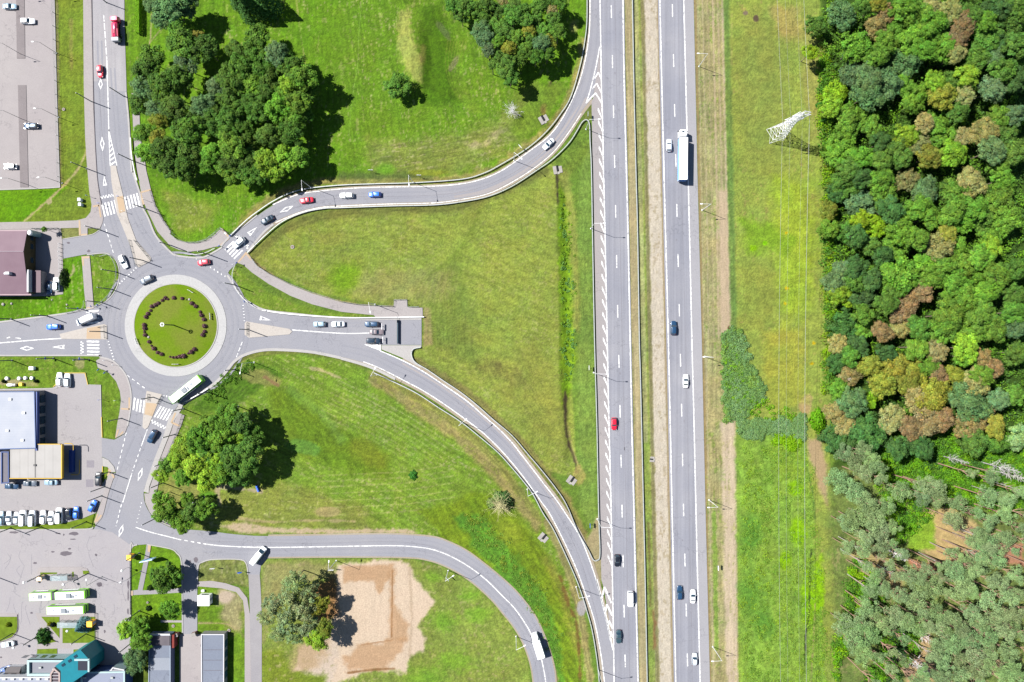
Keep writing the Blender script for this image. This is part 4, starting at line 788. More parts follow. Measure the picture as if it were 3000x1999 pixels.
stroke([(-60, 1008), (0, 1005), (110, 996), (180, 992)], 2.6); stroke([(-60, 1012), (0, 1009)], 2); stroke([(20, 991), (30, 988)], 3, False); stroke([(46, 990), (62, 993)], 3, False)
p.flat([(1069, 1010), (1116, 1010), (1116, 1026)], zp + .004)
tag(p.build('road_markings', M['paint']), kind='structure')
# yellow kerb paint round the forecourt
p = MB()
for a_, b_2 in (((188, 1093), (250, 1093)), ((250, 1093), (258, 1128)), ((298, 1222), (300, 1282)), ((301, 1366), (301, 1388)), ((157, 1133), (166, 1126))): p.ribbon([a_, b_2], 2.2, .185, smooth=False)
tag(p.build('yellow_kerb_marking', simple('yellow_paint', (255, 222, 40), 0.6)), kind='structure')
# ---------------------------------------------------------------- vehicles
def outline(L, Wd, e=5.0, n=28):
    out = []
    for i in range(n):
        a = 2 * math.pi * i / n; c, s_ = math.cos(a), math.sin(a)
        out.append((L / 2 * math.copysign(abs(c) ** (2 / e), c), Wd / 2 * math.copysign(abs(s_) ** (2 / e), s_)))
    return out
def wheel_parts(root, xs, y, r, wd=.22, rim=True):
    for x in xs:
        for s_ in (-1, 1):
            b = MB(); n = 14
            R0 = [[(x + r * k * math.cos(2 * math.pi * i / n), s_ * y + t, r + r * k * math.sin(2 * math.pi * i / n)) for i in range(n)][::-1] for k, t in ((.7, -wd / 2), (.97, -wd / 2), (1, -wd / 4), (1, wd / 4), (.97, wd / 2), (.7, wd / 2))]
            b.loft(R0, cap=True); wo = b.build('wheel', M['dark'], root)
            if rim:
                b = MB(); yy = s_ * (y + wd / 2 + .005)
                b.loft([[(x + r * .6 * math.cos(2 * math.pi * i / 10), yy - s_ * .03, r + r * .6 * math.sin(2 * math.pi * i / 10)) for i in range(10)], [(x + r * .5 * math.cos(2 * math.pi * i / 10), yy, r + r * .5 * math.sin(2 * math.pi * i / 10)) for i in range(10)]], cap=True)
                b.build('rim', M['galv'], wo)
def car_proto(name, L, Wd, Ht, xf, xr, rf, rr, belt=.92, nose=.16, tail=.06, e=5):
    """xf/xr: foot of windscreen / rear window; rf/rr: front/rear edge of the roof (fractions of half length)"""
    root = empty(name); h = L / 2
    o = outline(L, Wd, e)
    zt = lambda x: belt - nose * max(0, (x / h - xf + .1)) ** 1.3 * 1.4 - tail * max(0, (-x / h + xr + .1)) ** 1.5
    b = MB()
    rings = [[(x * .96, y * .95, .2) for x, y in o], [(x, y, .42) for x, y in o], [(x, y, .62) for x, y in o], [(x * .985, y * .975, zt(x) - .06) for x, y in o], [(x * .95, y * .9, zt(x)) for x, y in o], [(x * .7, y * .6, zt(x * .7) + .03) for x, y in o], [(x * .3, y * .2, zt(x * .3) + .03) for x, y in o]]
    b.loft(rings, cap=True); b.build('body', M['carpaint'], root, smooth=True)
    def cabin(fa, ra, ww, z, n=24):
        out = []; c = (fa + ra) / 2 * h; l = (fa - ra) * h
        return [(c + x, y, z) for x, y in outline(l, ww, 6, n)]
    g = MB(); g.loft([cabin(xf, xr, Wd * .90, belt - .04), cabin(rf + .02, rr - .02, Wd * .74, Ht - .03)], cap=True); g.build('window', M['glass'], root, smooth=False)
    t = MB(); t.loft([cabin(rf, rr, Wd * .77, Ht - .05), cabin(rf, rr, Wd * .765, Ht - .015), cabin(rf - .04, rr + .03, Wd * .62, Ht + .02)], cap=True)
    for s_ in (-1, 1):      # pillars
        for (a, b1) in ((xf - .01, rf), (xr + .01, rr), ((xf + xr) / 2 - .05, (rf + rr) / 2 - .05)):
            t.tube([(a * h, s_ * Wd * .445, belt - .03), (b1 * h, s_ * Wd * .378, Ht - .03)], .035, 4)
    t.build('roof', M['carpaint'], root, smooth=True)
    wheel_parts(root, (h * .62, -h * .60), Wd / 2 - .12, .31)
    for s_ in (-1, 1):
        b = MB(); b.box((h * .90, s_ * Wd * .36, zt(h * .9) - .17), (.26, .34, .13), rz=-s_ * .25); b.build('headlight', M['headlamp'], root)
        b = MB(); b.box((-h * .955, s_ * Wd * .37, zt(-h) - .2), (.12, .3, .16), rz=s_ * .2); b.build('tail_light', M['taillamp'], root)
        b = MB(); b.box(((xf - .12) * h, s_ * (Wd / 2 + .07), belt - .02), (.12, .2, .13), bev=.03); b.build('mirror', M['carpaint'], root)
    return root
PROTO = {}
def hide_proto(o): o.location = (0, 0, -500)
def proto(k, *a, **kw): PROTO[k] = [car_proto(*a, **kw), False]
proto('sedan', 'car', 4.45, 1.74, 1.42, .36, -.66, .04, -.40)
proto('hatch', 'car', 4.05, 1.72, 1.48, .40, -.93, .10, -.74, tail=.02)
proto('estate', 'car', 4.6, 1.76, 1.50, .36, -.93, .06, -.80, tail=.0)
proto('suv', 'car', 4.55, 1.86, 1.68, .42, -.94, .16, -.80, belt=1.08, e=6)
proto('van', 'van', 5.1, 1.95, 1.98, .62, -.97, .38, -.93, belt=1.15, e=8)
WHITE = (.78, .79, .80, 1); SILV = (.45, .48, .52, 1); LGREY = (.58, .62, .66, 1); DARK = (.012, .028, .05, 1); NAVY = (.012, .045, .10, 1); BLUE = (.015, .12, .55, 1); RED = (.55, .012, .035, 1)
GREY = (.10, .12, .15, 1); TEALG = (.22, .32, .40, 1); BROWN = (.17, .14, .15, 1); BLACK = (.01, .012, .018, 1)
def place(root, px, py, d, hh=.8, z=.035):
    gx_, gy_ = Gp(px, py, hh); root.location = W(gx_, gy_, z); root.rotation_euler = (0, 0, math.atan2(-d[1], d[0]))
def setcol(root, c):
    for ch in root.children_recursive:
        if ch.type == 'MESH' and ch.name.split('.')[0] in ('body', 'roof', 'mirror'): ch.color = c
def car(kind, px, py, d, col, label, group=None, cat='car', z=.035):
    pr = PROTO[kind]
    if not pr[1]: r = pr[0]; pr[1] = True
    else:
        r = copy_tree(pr[0])
    setcol(r, col); place(r, px, py, d, z=z); tag(r, label, cat, group); return r
ROW = 'vehicles parked in the row along the forecourt grass strip'; RB = 'cars in the roundabout'; SL = 'cars on the curved slip road'; HW = 'cars on the highway'; ST = 'cars queuing on the stub road'; LT = 'cars standing in the concrete car park'
cars = [
 ('sedan', 28, 19, (1, 0), TEALG, 'grey-blue saloon at the north-west corner of the concrete car park', LT),
 ('estate', 81, 62, (1, 0), WHITE, 'white car crossing the dark strip of the car park, nose to the east', LT),
 ('estate', 91, 369, (-1, .02), NAVY, 'dark blue car parked across the long dark strip of the car park', LT),
 ('hatch', 30, 488, (-1, 0), WHITE, 'white car near the south-west corner of the concrete car park', LT),
 ('hatch', 293, 209, (.07, 1), RED, 'red hatchback driving south just before the first painted diamond', None),
 ('estate', 361, 767, (.45, 1), WHITE, 'white estate car entering the roundabout beside the long triangular island', RB),
 ('suv', 430, 820, (-1, .48), GREY, 'dark grey car circling close to the stone apron on its north-west side', RB),
 ('hatch', 597, 769, (-1, .16), RED, 'red hatchback entering the roundabout from the curved slip road', RB),
 ('suv', 165, 833, (0, -1), WHITE, 'white car parked in the yard beside the clipped bush', 'cars in the yard of the mauve-roofed building'),
 ('sedan', 144, 843, (0, 1), NAVY, 'dark blue car between the white car and the mauve-roofed building', 'cars in the yard of the mauve-roofed building'),
 ('sedan', 123, 840, (0, 1), BLACK, 'black car in the shade against the annexe of the mauve-roofed building', 'cars in the yard of the mauve-roofed building'),
 ('estate', 156, 958, (-1, .04), BLUE, 'bright blue car leaving westward ahead of the white minibus', None),
 ('estate', 174, 1112, (0, -1), WHITE, 'white car with a dark windscreen, closest to the gas tanks on the lawn', 'cars parked nose to the lawn by the gas tanks'),
 ('suv', 198, 1115, (0, -1), LGREY, 'pale silver car, second from the gas tanks, on the forecourt', 'cars parked nose to the lawn by the gas tanks'),
 ('suv', 446, 1279, (-.55, 1), NAVY, 'dark blue car driving south-west away from the roundabout zebra crossing', None),
 ('suv', 289, 1404, (0, -1), BLACK, 'black car leaving the forecourt between two grey surface patches', None),
 ('sedan', 34, 1425, (1, 0), NAVY, 'dark blue car beside the canopy, westernmost of the three', 'cars along the south side of the yellow canopy'),
 ('sedan', 87, 1417, (1, .02), GREY, 'dark grey car beside the canopy, middle one of three', 'cars along the south side of the yellow canopy'),
 ('sedan', 149, 1414, (-1, 0), TEALG, 'grey-blue car beside the canopy, easternmost of the three', 'cars along the south side of the yellow canopy'),
 ('hatch', 271, 1483, (.5, -1), BLUE, 'bright blue car leaving the forecourt near the end of the grass strip', None),
 ('estate', 3, 1519, (0, -1), TEALG, 'grey car at the western end of the parked row', ROW), ('sedan', 26, 1518, (0, -1), LGREY, 'pale grey saloon, second from the west in the parked row', ROW),
 ('hatch', 48, 1519, (0, -1), SILV, 'silver hatchback beside the first of two white vans in the parked row', ROW), ('van', 68, 1518, (0, -1), WHITE, 'white van beside the silver hatchback in the parked row', ROW, 'van'),
 ('van', 95, 1519, (0, -1), LGREY, 'white van casting a wide shadow before the gap in the parked row', ROW, 'van'), ('estate', 126, 1516, (0, -1), WHITE, 'white car just after the gap in the parked row', ROW),
 ('sedan', 149, 1518, (0, -1), WHITE, 'white saloon in the parked row, directly west of the white people carrier', ROW), ('van', 174, 1511, (0, -1), WHITE, 'white people carrier parked beside the black car in the row', ROW, 'van'),
 ('hatch', 201, 1507, (.02, 1), BLACK, 'black hatchback between the people carrier and the blue car in the row', ROW), ('hatch', 223, 1503, (0, -1), BLUE, 'bright blue hatchback at the eastern end of the parked row', ROW),
 ('sedan', 22, 1888, (-1, .18), LGREY, 'white saloon beside the round-cornered lawn west of the bus bays', None), ('hatch', 17, 1961, (1, -.3), (.10, .16, .35, 1), 'blue-grey car by the little shed of the station building', None),
 ('sedan', 898, 587, (-1, .13), RED, 'red saloon on the slip road passing the painted diamond', SL), ('sedan', 783, 644, (-1, .55), DARK, 'black saloon on the slip road just before the painted triangle', SL),
 ('suv', 700, 711, (-1, .85), LGREY, 'white car standing over the zebra crossing of the slip road', SL), ('estate', 1016, 573, (-1, 0), WHITE, 'white estate on the straight of the slip road', SL),
 ('hatch', 1098, 570, (-1, 0), BLUE, 'blue hatchback, rear of the four on the slip road straight', SL), ('sedan', 1607, 422, (-1, .95), LGREY, 'silver saloon on the slip road bend below the bare shrub', SL),
 ('hatch', 936, 950, (-1, .02), TEALG, 'grey-blue hatchback nearest the roundabout on the stub road', ST), ('sedan', 990, 950, (-1, .02), LGREY, 'pale saloon on the stub road behind the grey-blue hatchback', ST),
 ('estate', 1089, 950, (-1, 0), NAVY, 'dark blue car by the north kerb beside the barrier', ST), ('sedan', 1104, 973, (1, .02), BROWN, 'brown-grey saloon between the two dark cars at the barrier', ST),
 ('suv', 1094, 999, (1, 0), DARK, 'black car beside the painted white wedge at the barrier', ST),
 ('hatch', 1960, 426, (0, -1), LGREY, 'silver hatchback overtaking the white articulated lorry', HW), ('suv', 1973, 961, (.02, -1), NAVY, 'dark blue car alone on the east carriageway', HW),
 ('sedan', 2009, 1117, (.02, -1), WHITE, 'white saloon beside the reed bed on the east carriageway', HW), ('hatch', 1799, 1242, (.02, 1), RED, 'red hatchback on the west carriageway of the highway', HW),
 ('hatch', 1808, 1643, (.02, 1), BLACK, 'black hatchback beside the lower tip of the fenced grass wedge', HW), ('van', 1847, 1755, (.02, 1), WHITE, 'white van in the inner lane of the west carriageway', HW, 'van'),
 ('sedan', 1813, 1866, (.02, 1), (.03, .06, .075, 1), 'dark grey-green car southernmost on the west carriageway', HW), ('estate', 1991, 1737, (.02, -1), NAVY, 'navy estate in the inner lane level with the white saloon', HW),
 ('sedan', 2030, 1748, (.02, -1), WHITE, 'white saloon with a black glass roof on the east carriageway', HW), ('hatch', 2035, 1932, (.02, -1), SILV, 'silver hatchback southernmost on the east carriageway', HW)]
for c in cars: car(*c[:6], group=c[6], cat=(c[7] if len(c) > 7 else 'car'))
for k_, v in PROTO.items():
    if not v[1]: raise RuntimeError(k_)
def heavy(name, px, py, d, label, cat, hh=1.8, z=.035): r = empty(name); place(r, px, py, d, hh, z); return tag(r, label, cat)
def boxp(root, name, boxes, m, color=None, **kw):
    b = MB()
    for bx in boxes: b.box(*bx[:2], **(bx[2] if len(bx) > 2 else {}))
    return b.build(name, m, root, color=color, **kw)
# white minibus and big vans
def big_van(px, py, d, L, label, Ht=2.5, Wd=2.05, cat='van', name='van'):
    r = heavy(name, px, py, d, label, cat, 1.2); h = L / 2
    b = MB(); o = outline(L, Wd, 9)
    fz = lambda x: Ht if x < h - 1.75 else Ht - (x - (h - 1.75)) * .75
    b.loft([[(x * .98, y * .97, .25) for x, y in o], [(x, y, .6) for x, y in o], [(x, y * .99, min(1.2, fz(x))) for x, y in o], [(x * .99, y * .92, fz(x * .99) - .12) for x, y in o], [(x * .96, y * .82, fz(x * .96)) for x, y in o], [(x * .5, y * .4, fz(x * .5) + .03) for x, y in o]], cap=True)
    b.build('body', M['carpaint'], r, smooth=True, color=WHITE)
    b = MB(); xa, xb = h - 1.62, h - .72; za, zb = Ht - .06 + .02, fz(xb) + .04
    b.face([(xa, -Wd * .36, fz(xa) + .03), (xb, -Wd * .41, fz(xb) + .03), (xb, Wd * .41, fz(xb) + .03), (xa, Wd * .36, fz(xa) + .03)])
    b.face([(xa, -Wd * .36, fz(xa) - .02), (xa, Wd * .36, fz(xa) - .02), (xb, Wd * .41, fz(xb) - .02), (xb, -Wd * .41, fz(xb) - .02)]); b.build('windscreen', M['glass'], r)
    boxp(r, 'window', [((h - 1.9, s_ * (Wd / 2 - .02), 1.25), (.9, .04, .6)) for s_ in (-1, 1)], M['glass'])
    wheel_parts(r, (h * .66, -h * .58), Wd / 2 - .12, .36)
    for s_ in (-1, 1):
        boxp(r, 'headlight', [((h - .16, s_ * Wd * .38, .72), (.2, .3, .2))], M['headlamp']); boxp(r, 'mirror', [((h - 1.35, s_ * (Wd / 2 + .12), 1.2), (.14, .22, .34), dict(bev=.03))], M['dark'])
    return r
big_van(252, 936, (-1, .42), 6.3, 'white minibus on the zebra crossing of the west arm')
big_van(757, 1628, (1, -1.28), 6.4, 'long white van turning out of the narrow side street')
# box lorry on the loop road
r = heavy('truck', 1575, 1890, (-.32, -1), 'white box lorry on the bend of the lower loop road', 'truck', 1.6)
b = MB(); b.box((-1.15, 0, .85), (5.6, 2.4, 2.3), bev=.06); b.build('cargo_box', M['matt'], r, color=WHITE)
boxp(r, 'chassis', [((-.4, 0, .5), (7.2, 1.1, .3))], M['dark'])
b = MB(); b.box((2.85, 0, .45), (1.9, 2.1, 1.85), top=(.78, .9), bev=.12); b.build('cab', M['carpaint'], r, color=WHITE, smooth=False)
b = MB(); b.face([(3.22, -.85, 2.27), (3.74, -.95, 1.35), (3.74, .95, 1.35), (3.22, .85, 2.27)]); b.face([(3.2, -.85, 2.25), (3.2, .85, 2.25), (3.72, .95, 1.33), (3.72, -.95, 1.33)]); b.build('windscreen', M['glass'], r)
boxp(r, 'wind_deflector', [((2.1, 0, 2.3), (.7, 1.6, .6), dict(top=(.3, .8)))], M['carpaint'], color=WHITE); wheel_parts(r, (2.8, -2.4), .92, .42, .28)
for s_ in (-1, 1): boxp(r, 'mirror', [((3.3, s_ * 1.25, 1.3), (.12, .3, .4))], M['dark']); boxp(r, 'headlight', [((3.78, s_ * .78, .75), (.08, .3, .2))], M['headlamp'])
# articulated lorry
r = heavy('truck', 2001, 452, (.014, -1), 'long white articulated lorry with blue trailer sides on the east carriageway', 'truck', 3.0)
b = MB(); b.box((-1.6, 0, 1.15), (13.4, 2.55, 2.85), bev=.05); tr = b.build('trailer', M['matt'], r, color=WHITE)
boxp(tr, 'side_curtain', [((-1.6, s_ * 1.285, 1.25), (13.2, .03, 2.5)) for s_ in (-1, 1)], M['matt'], color=(.22, .40, .72, 1))
boxp(tr, 'rear_door', [((-8.32, 0, 1.25), (.04, 2.4, 2.6))], M['matt'], color=(.05, .16, .42, 1)); boxp(r, 'chassis', [((0, 0, .75), (15.6, 1.0, .38))], M['dark'])
b = MB(); b.box((6.75, 0, .5), (2.2, 2.45, 2.9), top=(.86, .92), bev=.15); cb = b.build('cab', M['carpaint'], r, color=WHITE)
boxp(cb, 'roof_hatch', [((7.0, .1, 3.4), (.5, .8, .04))], M['glass']); boxp(cb, 'wind_deflector', [((6.0, 0, 3.3), (.9, 2.0, .55), dict(top=(.4, .85)))], M['carpaint'], color=WHITE)
b = MB(); b.face([(7.68, -1.0, 2.6), (7.86, -1.1, 1.5), (7.86, 1.1, 1.5), (7.68, 1.0, 2.6)][::-1]); b.build('windscreen', M['glass'], r); wheel_parts(r, (6.6, 3.9), 1.05, .5, .32); wheel_parts(r, (-4.6, -5.9, -7.1), 1.05, .5, .32)
for s_ in (-1, 1): boxp(r, 'mirror', [((7.5, s_ * 1.42, 1.7), (.14, .3, .6))], M['dark']); boxp(r, 'headlight', [((7.86, s_ * .9, .8), (.08, .35, .25))], M['headlamp'])
# trolleybuses
GREEN = (.25, .62, .06, 1)
def trolley(px, py, d, segs, label):
    r = heavy('trolleybus', px, py, d, label, 'trolleybus', 2.4)
    for k, (xc, L) in enumerate(segs):
        b = MB(); b.box((xc, 0, .35), (L, 2.52, 2.65), bev=.14, top=(1, .97)); bd = b.build('body', M['matt'], r, color=GREEN)
        b = MB(); b.box((xc - .05, 0, 3.0), (L - .5, 2.25, .09), bev=.05); b.build('roof', M['matt'], bd, color=WHITE)
        boxp(bd, 'side_panel', [((xc - L * .1, s_ * 1.262, .4), (L * .55, .02, .8)) for s_ in (-1, 1)], M['matt'], color=WHITE)
        boxp(bd, 'window', [((xc, s_ * 1.255, 1.35), (L - .8, .05, 1.05)) for s_ in (-1, 1)], M['glass'])
        boxp(bd, 'roof_hatch', [((xc + L * .22, 0, 3.09), (.9, .8, .06)), ((xc - L * .30, .1, 3.09), (.5, .5, .05))], M['matt'], color=(.22, .24, .27, 1))
        bx = [((xc - L * .03, 0, 3.09), (1.5, 1.5, .28)), ((xc - L * .03 + 1.3, -.3, 3.09), (.5, .9, .2))] if k == 0 else [((xc, .1, 3.09), (1.3, 1.2, .2))]
        boxp(bd, 'roof_equipment', bx, M['matt'], color=(.16, .18, .20, 1)); wheel_parts(r, (xc + L * .3, xc - L * .28) if k == 0 else (xc,), 1.1, .46, .3)
    x0 = segs[0][0] + segs[0][1] / 2
    b = MB(); b.face([(x0 + .01, -1.1, 1.2), (x0 + .01, 1.1, 1.2), (x0 - .02, 1.1, 2.75), (x0 - .02, -1.1, 2.75)]); b.build('windscreen', M['glass'], r)
    if len(segs) > 1:
        xa = segs[0][0] - segs[0][1] / 2; xb = segs[1][0] + segs[1][1] / 2; b = MB(); n = 9
        rr = []
        for i in range(n):
            x = xa + (xb - xa) * i / (n - 1); q = .06 if i % 2 else 0
            rr.append([(x, y * (1 - q / 1.2), z) for y, z in ((-1.15, .5), (1.15, .5), (1.18, 2.8 - q), (.9, 2.95 - q), (-.9, 2.95 - q), (-1.18, 2.8 - q))])
        b.loft(rr, cap=True); b.build('bellows', simple('bellows_rubber', (130, 132, 140), .8), r)
    xe = segs[-1][0] - segs[-1][1] / 2
    for s_ in (-.3, .3):
        b = MB(); b.tube([(xe + 5.2, s_, 3.35), (xe - 1.0, s_ * 1.3, 5.3)], .035, 5); b.build('trolley_pole', M['galv'], r)
        boxp(r, 'mirror', [((x0 + .1, s_ * 4.6, 1.9), (.1, .22, .5))], M['dark'])
    return r
trolley(545, 1141, (1, -.8), [(0, 11.8)], 'white and green trolleybus leaving the roundabout beside the sidewalk kerb')
trolley(170, 1745, (1, -.045), [(4.1, 9.6), (-5.3, 7.2)], 'long articulated white and green trolleybus waiting at the bay')
trolley(194, 1787, (1, -.02), [(0, 11.8)], 'single white and green trolleybus parked below the articulated one')
# red tanker lorry
r = heavy('truck', 339, 87, (-.05, -1), 'red tanker lorry on the north-west street', 'truck', 1.6); RD = (.62, .03, .10, 1)
boxp(r, 'chassis', [((-.3, 0, .6), (7.6, 1.6, .35))], M['dark'])
b = MB(); b.box((3.2, 0, .5), (1.55, 2.35, 2.1), top=(.85, .92), bev=.1); cb = b.build('cab', M['carpaint'], r, color=RD); boxp(cb, 'roof_panel', [((3.2, 0, 2.6), (.8, .85, .06))], M['matt'], color=WHITE)
b = MB(); b.face([(3.86, -.95, 2.45), (3.97, -1.0, 1.5), (3.97, 1.0, 1.5), (3.86, .95, 2.45)][::-1]); b.build('windscreen', M['glass'], r)
b = MB(); n = 16; b.loft([[(x, rr_ * 1.0 * math.cos(2 * math.pi * i / n), 1.75 + rr_ * .8 * math.sin(2 * math.pi * i / n)) for i in range(n)] for x, rr_ in ((-2.6, .3), (-2.5, .95), (1.6, 1.0), (2.05, .8), (2.1, .3))], cap=True); b.build('tank', M['carpaint'], r, color=RD, smooth=True)
boxp(r, 'walkway', [((-.4, .75, 2.35), (4.6, .35, .08)), ((-.4, -.3, 2.52), (4.0, .12, .1)), ((-1.0, .1, 2.5), (1.2, .5, .2)), ((-1.2, -.8, 2.2), (2.4, .3, .12))], M['matt'], color=(.35, .02, .06, 1))
boxp(r, 'pump_locker', [((-3.3, 0, .95), (1.2, 2.2, 1.5), dict(bev=.06))], M['matt'], color=(.30, .30, .33, 1)); boxp(r, 'side_rail', [((-.4, s_ * 1.22, 1.15), (4.8, .08, .3)) for s_ in (-1, 1)], M['dark'])
wheel_parts(r, (2.9, -1.6, -2.9), 1.0, .48, .3)
for s_ in (-1, 1): boxp(r, 'mirror', [((3.7, s_ * 1.3, 1.5), (.12, .25, .5))], M['dark'])
# ---------------------------------------------------------------- where is it: phrases that single out a thing by its surroundings
LM = [(343, 88, 'the red tanker lorry'), (293, 209, 'the red hatchback'), (300, 422, 'the second painted diamond'), (320, 615, 'the north-west zebra crossing'), (420, 760, 'the long triangular island'), (350, 830, 'the curved white railing'),
      (252, 935, 'the white minibus'), (155, 958, 'the bright blue car'), (60, 1000, 'the west road diamond'), (95, 1108, 'the gas tanks'), (174, 1112, 'the cars by the gas tanks'), (150, 1235, 'the blue-fascia building'), (100, 1350, 'the yellow canopy'),
      (290, 1404, 'the black car on the forecourt'), (271, 1483, 'the blue car leaving the forecourt'), (100, 1520, 'the parked row'), (446, 1195, 'the south-west island'), (446, 1279, 'the dark blue car below the zebra'), (545, 1140, 'the moving trolleybus'),
      (411, 1390, 'the slanting diamond by the kerb'), (355, 1555, 'the plaza diamond'), (190, 1685, 'the bus bay shelter'), (170, 1744, 'the articulated trolleybus'), (237, 1839, 'the blue spruce'), (130, 1864, 'the big clipped bush'), (27, 1829, 'the round-cornered lawn'),
      (484, 1695, 'the round tree by the pavement cross'), (441, 1629, 'the blue hoarding'), (603, 1752, 'the white kiosk'), (560, 1780, 'the little side street'), (620, 1930, 'the flat garage block'), (470, 1930, 'the blue-walled shed'), (758, 1627, 'the long turning van'),
      (785, 964, 'the east island'), (597, 769, 'the red car entering the roundabout'), (690, 745, 'the slip road zebra'), (900, 586, 'the red saloon'), (1098, 570, 'the blue hatchback'), (1607, 422, 'the silver saloon on the bend'), (1500, 320, 'the bare grey shrub'),
      (1745, 260, 'the painted chevrons'), (1100, 973, 'the barrier queue'), (1193, 885, 'the notch in the fence'), (857, 724, 'the concrete manhole'), (1593, 350, 'the north culvert'), (1633, 498, 'the inner culvert'), (1675, 1408, 'the ditch end culvert'),
      (1592, 1576, 'the bank culvert'), (1799, 1242, 'the red highway car'), (1813, 1640, 'the black highway hatchback'), (1847, 1755, 'the white highway van'), (2004, 452, 'the articulated lorry'), (1973, 961, 'the dark blue highway car'), (2009, 1117, 'the white saloon by the reeds'),
      (2035, 1932, 'the southernmost silver car'), (1991, 1737, 'the navy estate'), (2290, 370, 'the lattice pylon'), (1459, 1472, 'the willow scrub'), (1575, 1890, 'the box lorry'), (1310, 1600, 'the loop road bend'), (1166, 252, 'the lone round tree'), (1350, 1240, 'the middle of the south slip road'),
      (91, 369, 'the dark blue car in the car park'), (81, 62, 'the white car on the dark strip'), (30, 488, 'the white corner car in the car park'), (700, 1290, 'the broad tree clump'), (470, 1490, 'the low tree pair'), (1150, 1880, 'the bare sandy plot'), (870, 1790, 'the silvery tree clump')]
USED = {}
def where(px, py):
    d, x, y, ph = min((math.hypot(px - x, py - y), x, y, ph) for x, y, ph in LM)
    if d < 14: return 'right beside ' + ph
    a = math.degrees(math.atan2(-(py - y), px - x)) % 360
    c = ['east', 'north-east', 'north', 'north-west', 'west', 'south-west', 'south', 'south-east'][int((a + 22.5) // 45) % 8]
    return ('just ' if d < 45 else '' if d < 110 else 'well ') + c + ' of ' + ph
def uniq(s):
    k = s.lower(); n = USED.get(k, 0); USED[k] = n + 1
    return s if n == 0 else s + ', the ' + ('next', 'third', 'fourth', 'fifth', 'sixth')[min(n - 1, 4)] + ' one'
# ---------------------------------------------------------------- lamp posts and poles
def lamp_proto(name, hgt, arms, r0, r1, m, head=(.75, .32, .14)):
    """arms: list of (dx,dy,dz) reach of each arm from the top"""
    root = empty(name); b = MB(); b.tube([(0, 0, 0), (0, 0, hgt * .5), (0, 0, hgt)], r0, 8, r2=r1); b.box((0, 0, 0), (.4, .4, .15)); b.build('post', m, root)
    for a_ in arms:
        b = MB(); v = Vector(a_); b.tube([(0, 0, hgt - .1), (v.x * .5, v.y * .5, hgt + v.z * .8), (v.x, v.y, hgt + v.z)], r1 * .8, 6); arm = b.build('arm', m, root)
        b = MB(); an = math.atan2(v.y, v.x); b.box((v.x, v.y, hgt + v.z - .05), head, rz=an, bev=.05); b.build('lamp_head', M['lamp_grey'], arm)
    return root
P_HW = lamp_proto('street_lamp', 10.2, [(3.0, 0, .25)], .11, .06, M['lamp_grey'])
P_CP = lamp_proto('street_lamp', 8.6, [(1.9, 0, .2)], .08, .05, M['pole'])
P_TP = None
b = empty('trolley_wire_post'); mb_ = MB(); mb_.tube([(0, 0, 0), (0, 0, 8.2)], .17, 8, r2=.13); mb_.box((0, 0, 0), (.5, .5, .2)); mb_.build('post', M['pole'], b)
mb_ = MB(); mb_.tube([(0, 0, 8.2), (0, 0, 8.35)], .15, 8, r2=.04); mb_.build('post_cap', M['lamp_grey'], b); mb_ = MB(); mb_.box((.2, 0, 7.2), (.4, .08, .1)); mb_.build('bracket', M['galv'], b); P_TP = b
def copies(pr, spots, label, cat, group):
    for i, sp_ in enumerate(spots):
        px, py = sp_[0], sp_[1]; an = sp_[2] if len(sp_) > 2 else 0
        o = pr if i == 0 else copy_tree(pr)
        o.location = W(px, py, gz(px, py)); o.rotation_euler = (0, 0, R(an)); tag(o, uniq(label + ' ' + where(px, py)), cat, group)
copies(P_HW, [(2048, 195, 180), (2057, 616, 180), (2064, 1045, 178), (2077, 1465, 180), (2088, 1895, 180), (1717, 379, 0), (1731, 670, 0), (1739, 1092, 0), (1750, 1521, 0), (910, 549, -84), (1210, 535, -86), (1506, 471, -42),
              (1104, 1098, 60), (1351, 1237, 42), (1545, 1434, 28), (1688, 1720, 14), (1753, 1962, 10), (1313, 1672, 35), (1512, 1865, 30), (985, 1643, 84), (744, 1062, -100), (1098, 892, -78)], 'tall grey lamp post', 'lamp post', 'lamp posts along the roads')
copies(P_CP, [(166, 156, 180), (172, 344, 180), (182, 537, 185), (61, 159, 180), (64, 349, 180), (77, 540, 180), (75, -18, 180), (178, -18, 180), (412, 1674, 200), (679, 685, -40), (300, 1690, 90)], 'dark car park lamp post', 'lamp post', 'slim lamp posts of the car park and plaza')
TP = [(268, 298), (254, 494), (362, 282), (386, 470), (427, 612), (503, 720), (293, 674), (418, 763), (340, 797), (328, 848), (297, 886), (241, 906), (140, 926), (32, 935), (305, 972), (612, 746), (687, 835), (728, 966), (35, 1056), (156, 1050), (260, 1054),
      (450, 1164), (357, 1226), (320, 1383), (308, 1426), (298, 1453), (513, 1273), (537, 1198), (612, 1149), (688, 1083), (698, 1191), (489, 1354), (478, 1415), (598, 1457), (454, 1520), (33, 1547), (122, 1544), (254, 1529), (128, 1681), (258, 1680), (-4, 1692), (37, 1856), (117, 1860), (253, 1857), (408, 1621), (408, 1790), (390, 1880), (312, 8)]
copies(P_TP, TP, 'thick grey steel post', 'wire post', 'steel posts carrying the trolley wires')
# twin white globe lamps on the plaza
for i, (x, y) in enumerate(((92, 1696), (206, 1702), (217, 1836), (62, 1884), (375, 1662))):
    r = empty('globe_lamp', W(x, y, .05)); b = MB(); b.tube([(0, 0, 0), (0, 0, 3.4)], .06, 6); b.build('post', M['lamp_grey'], r); b = MB(); b.sphere((0, 0, 3.55), .42, 10, sq=.7); b.build('lamp_globe', M['white'], r, smooth=True)
    tag(r, uniq('small white globe lamp ' + where(x, y)), 'lamp', 'white globe lamps')
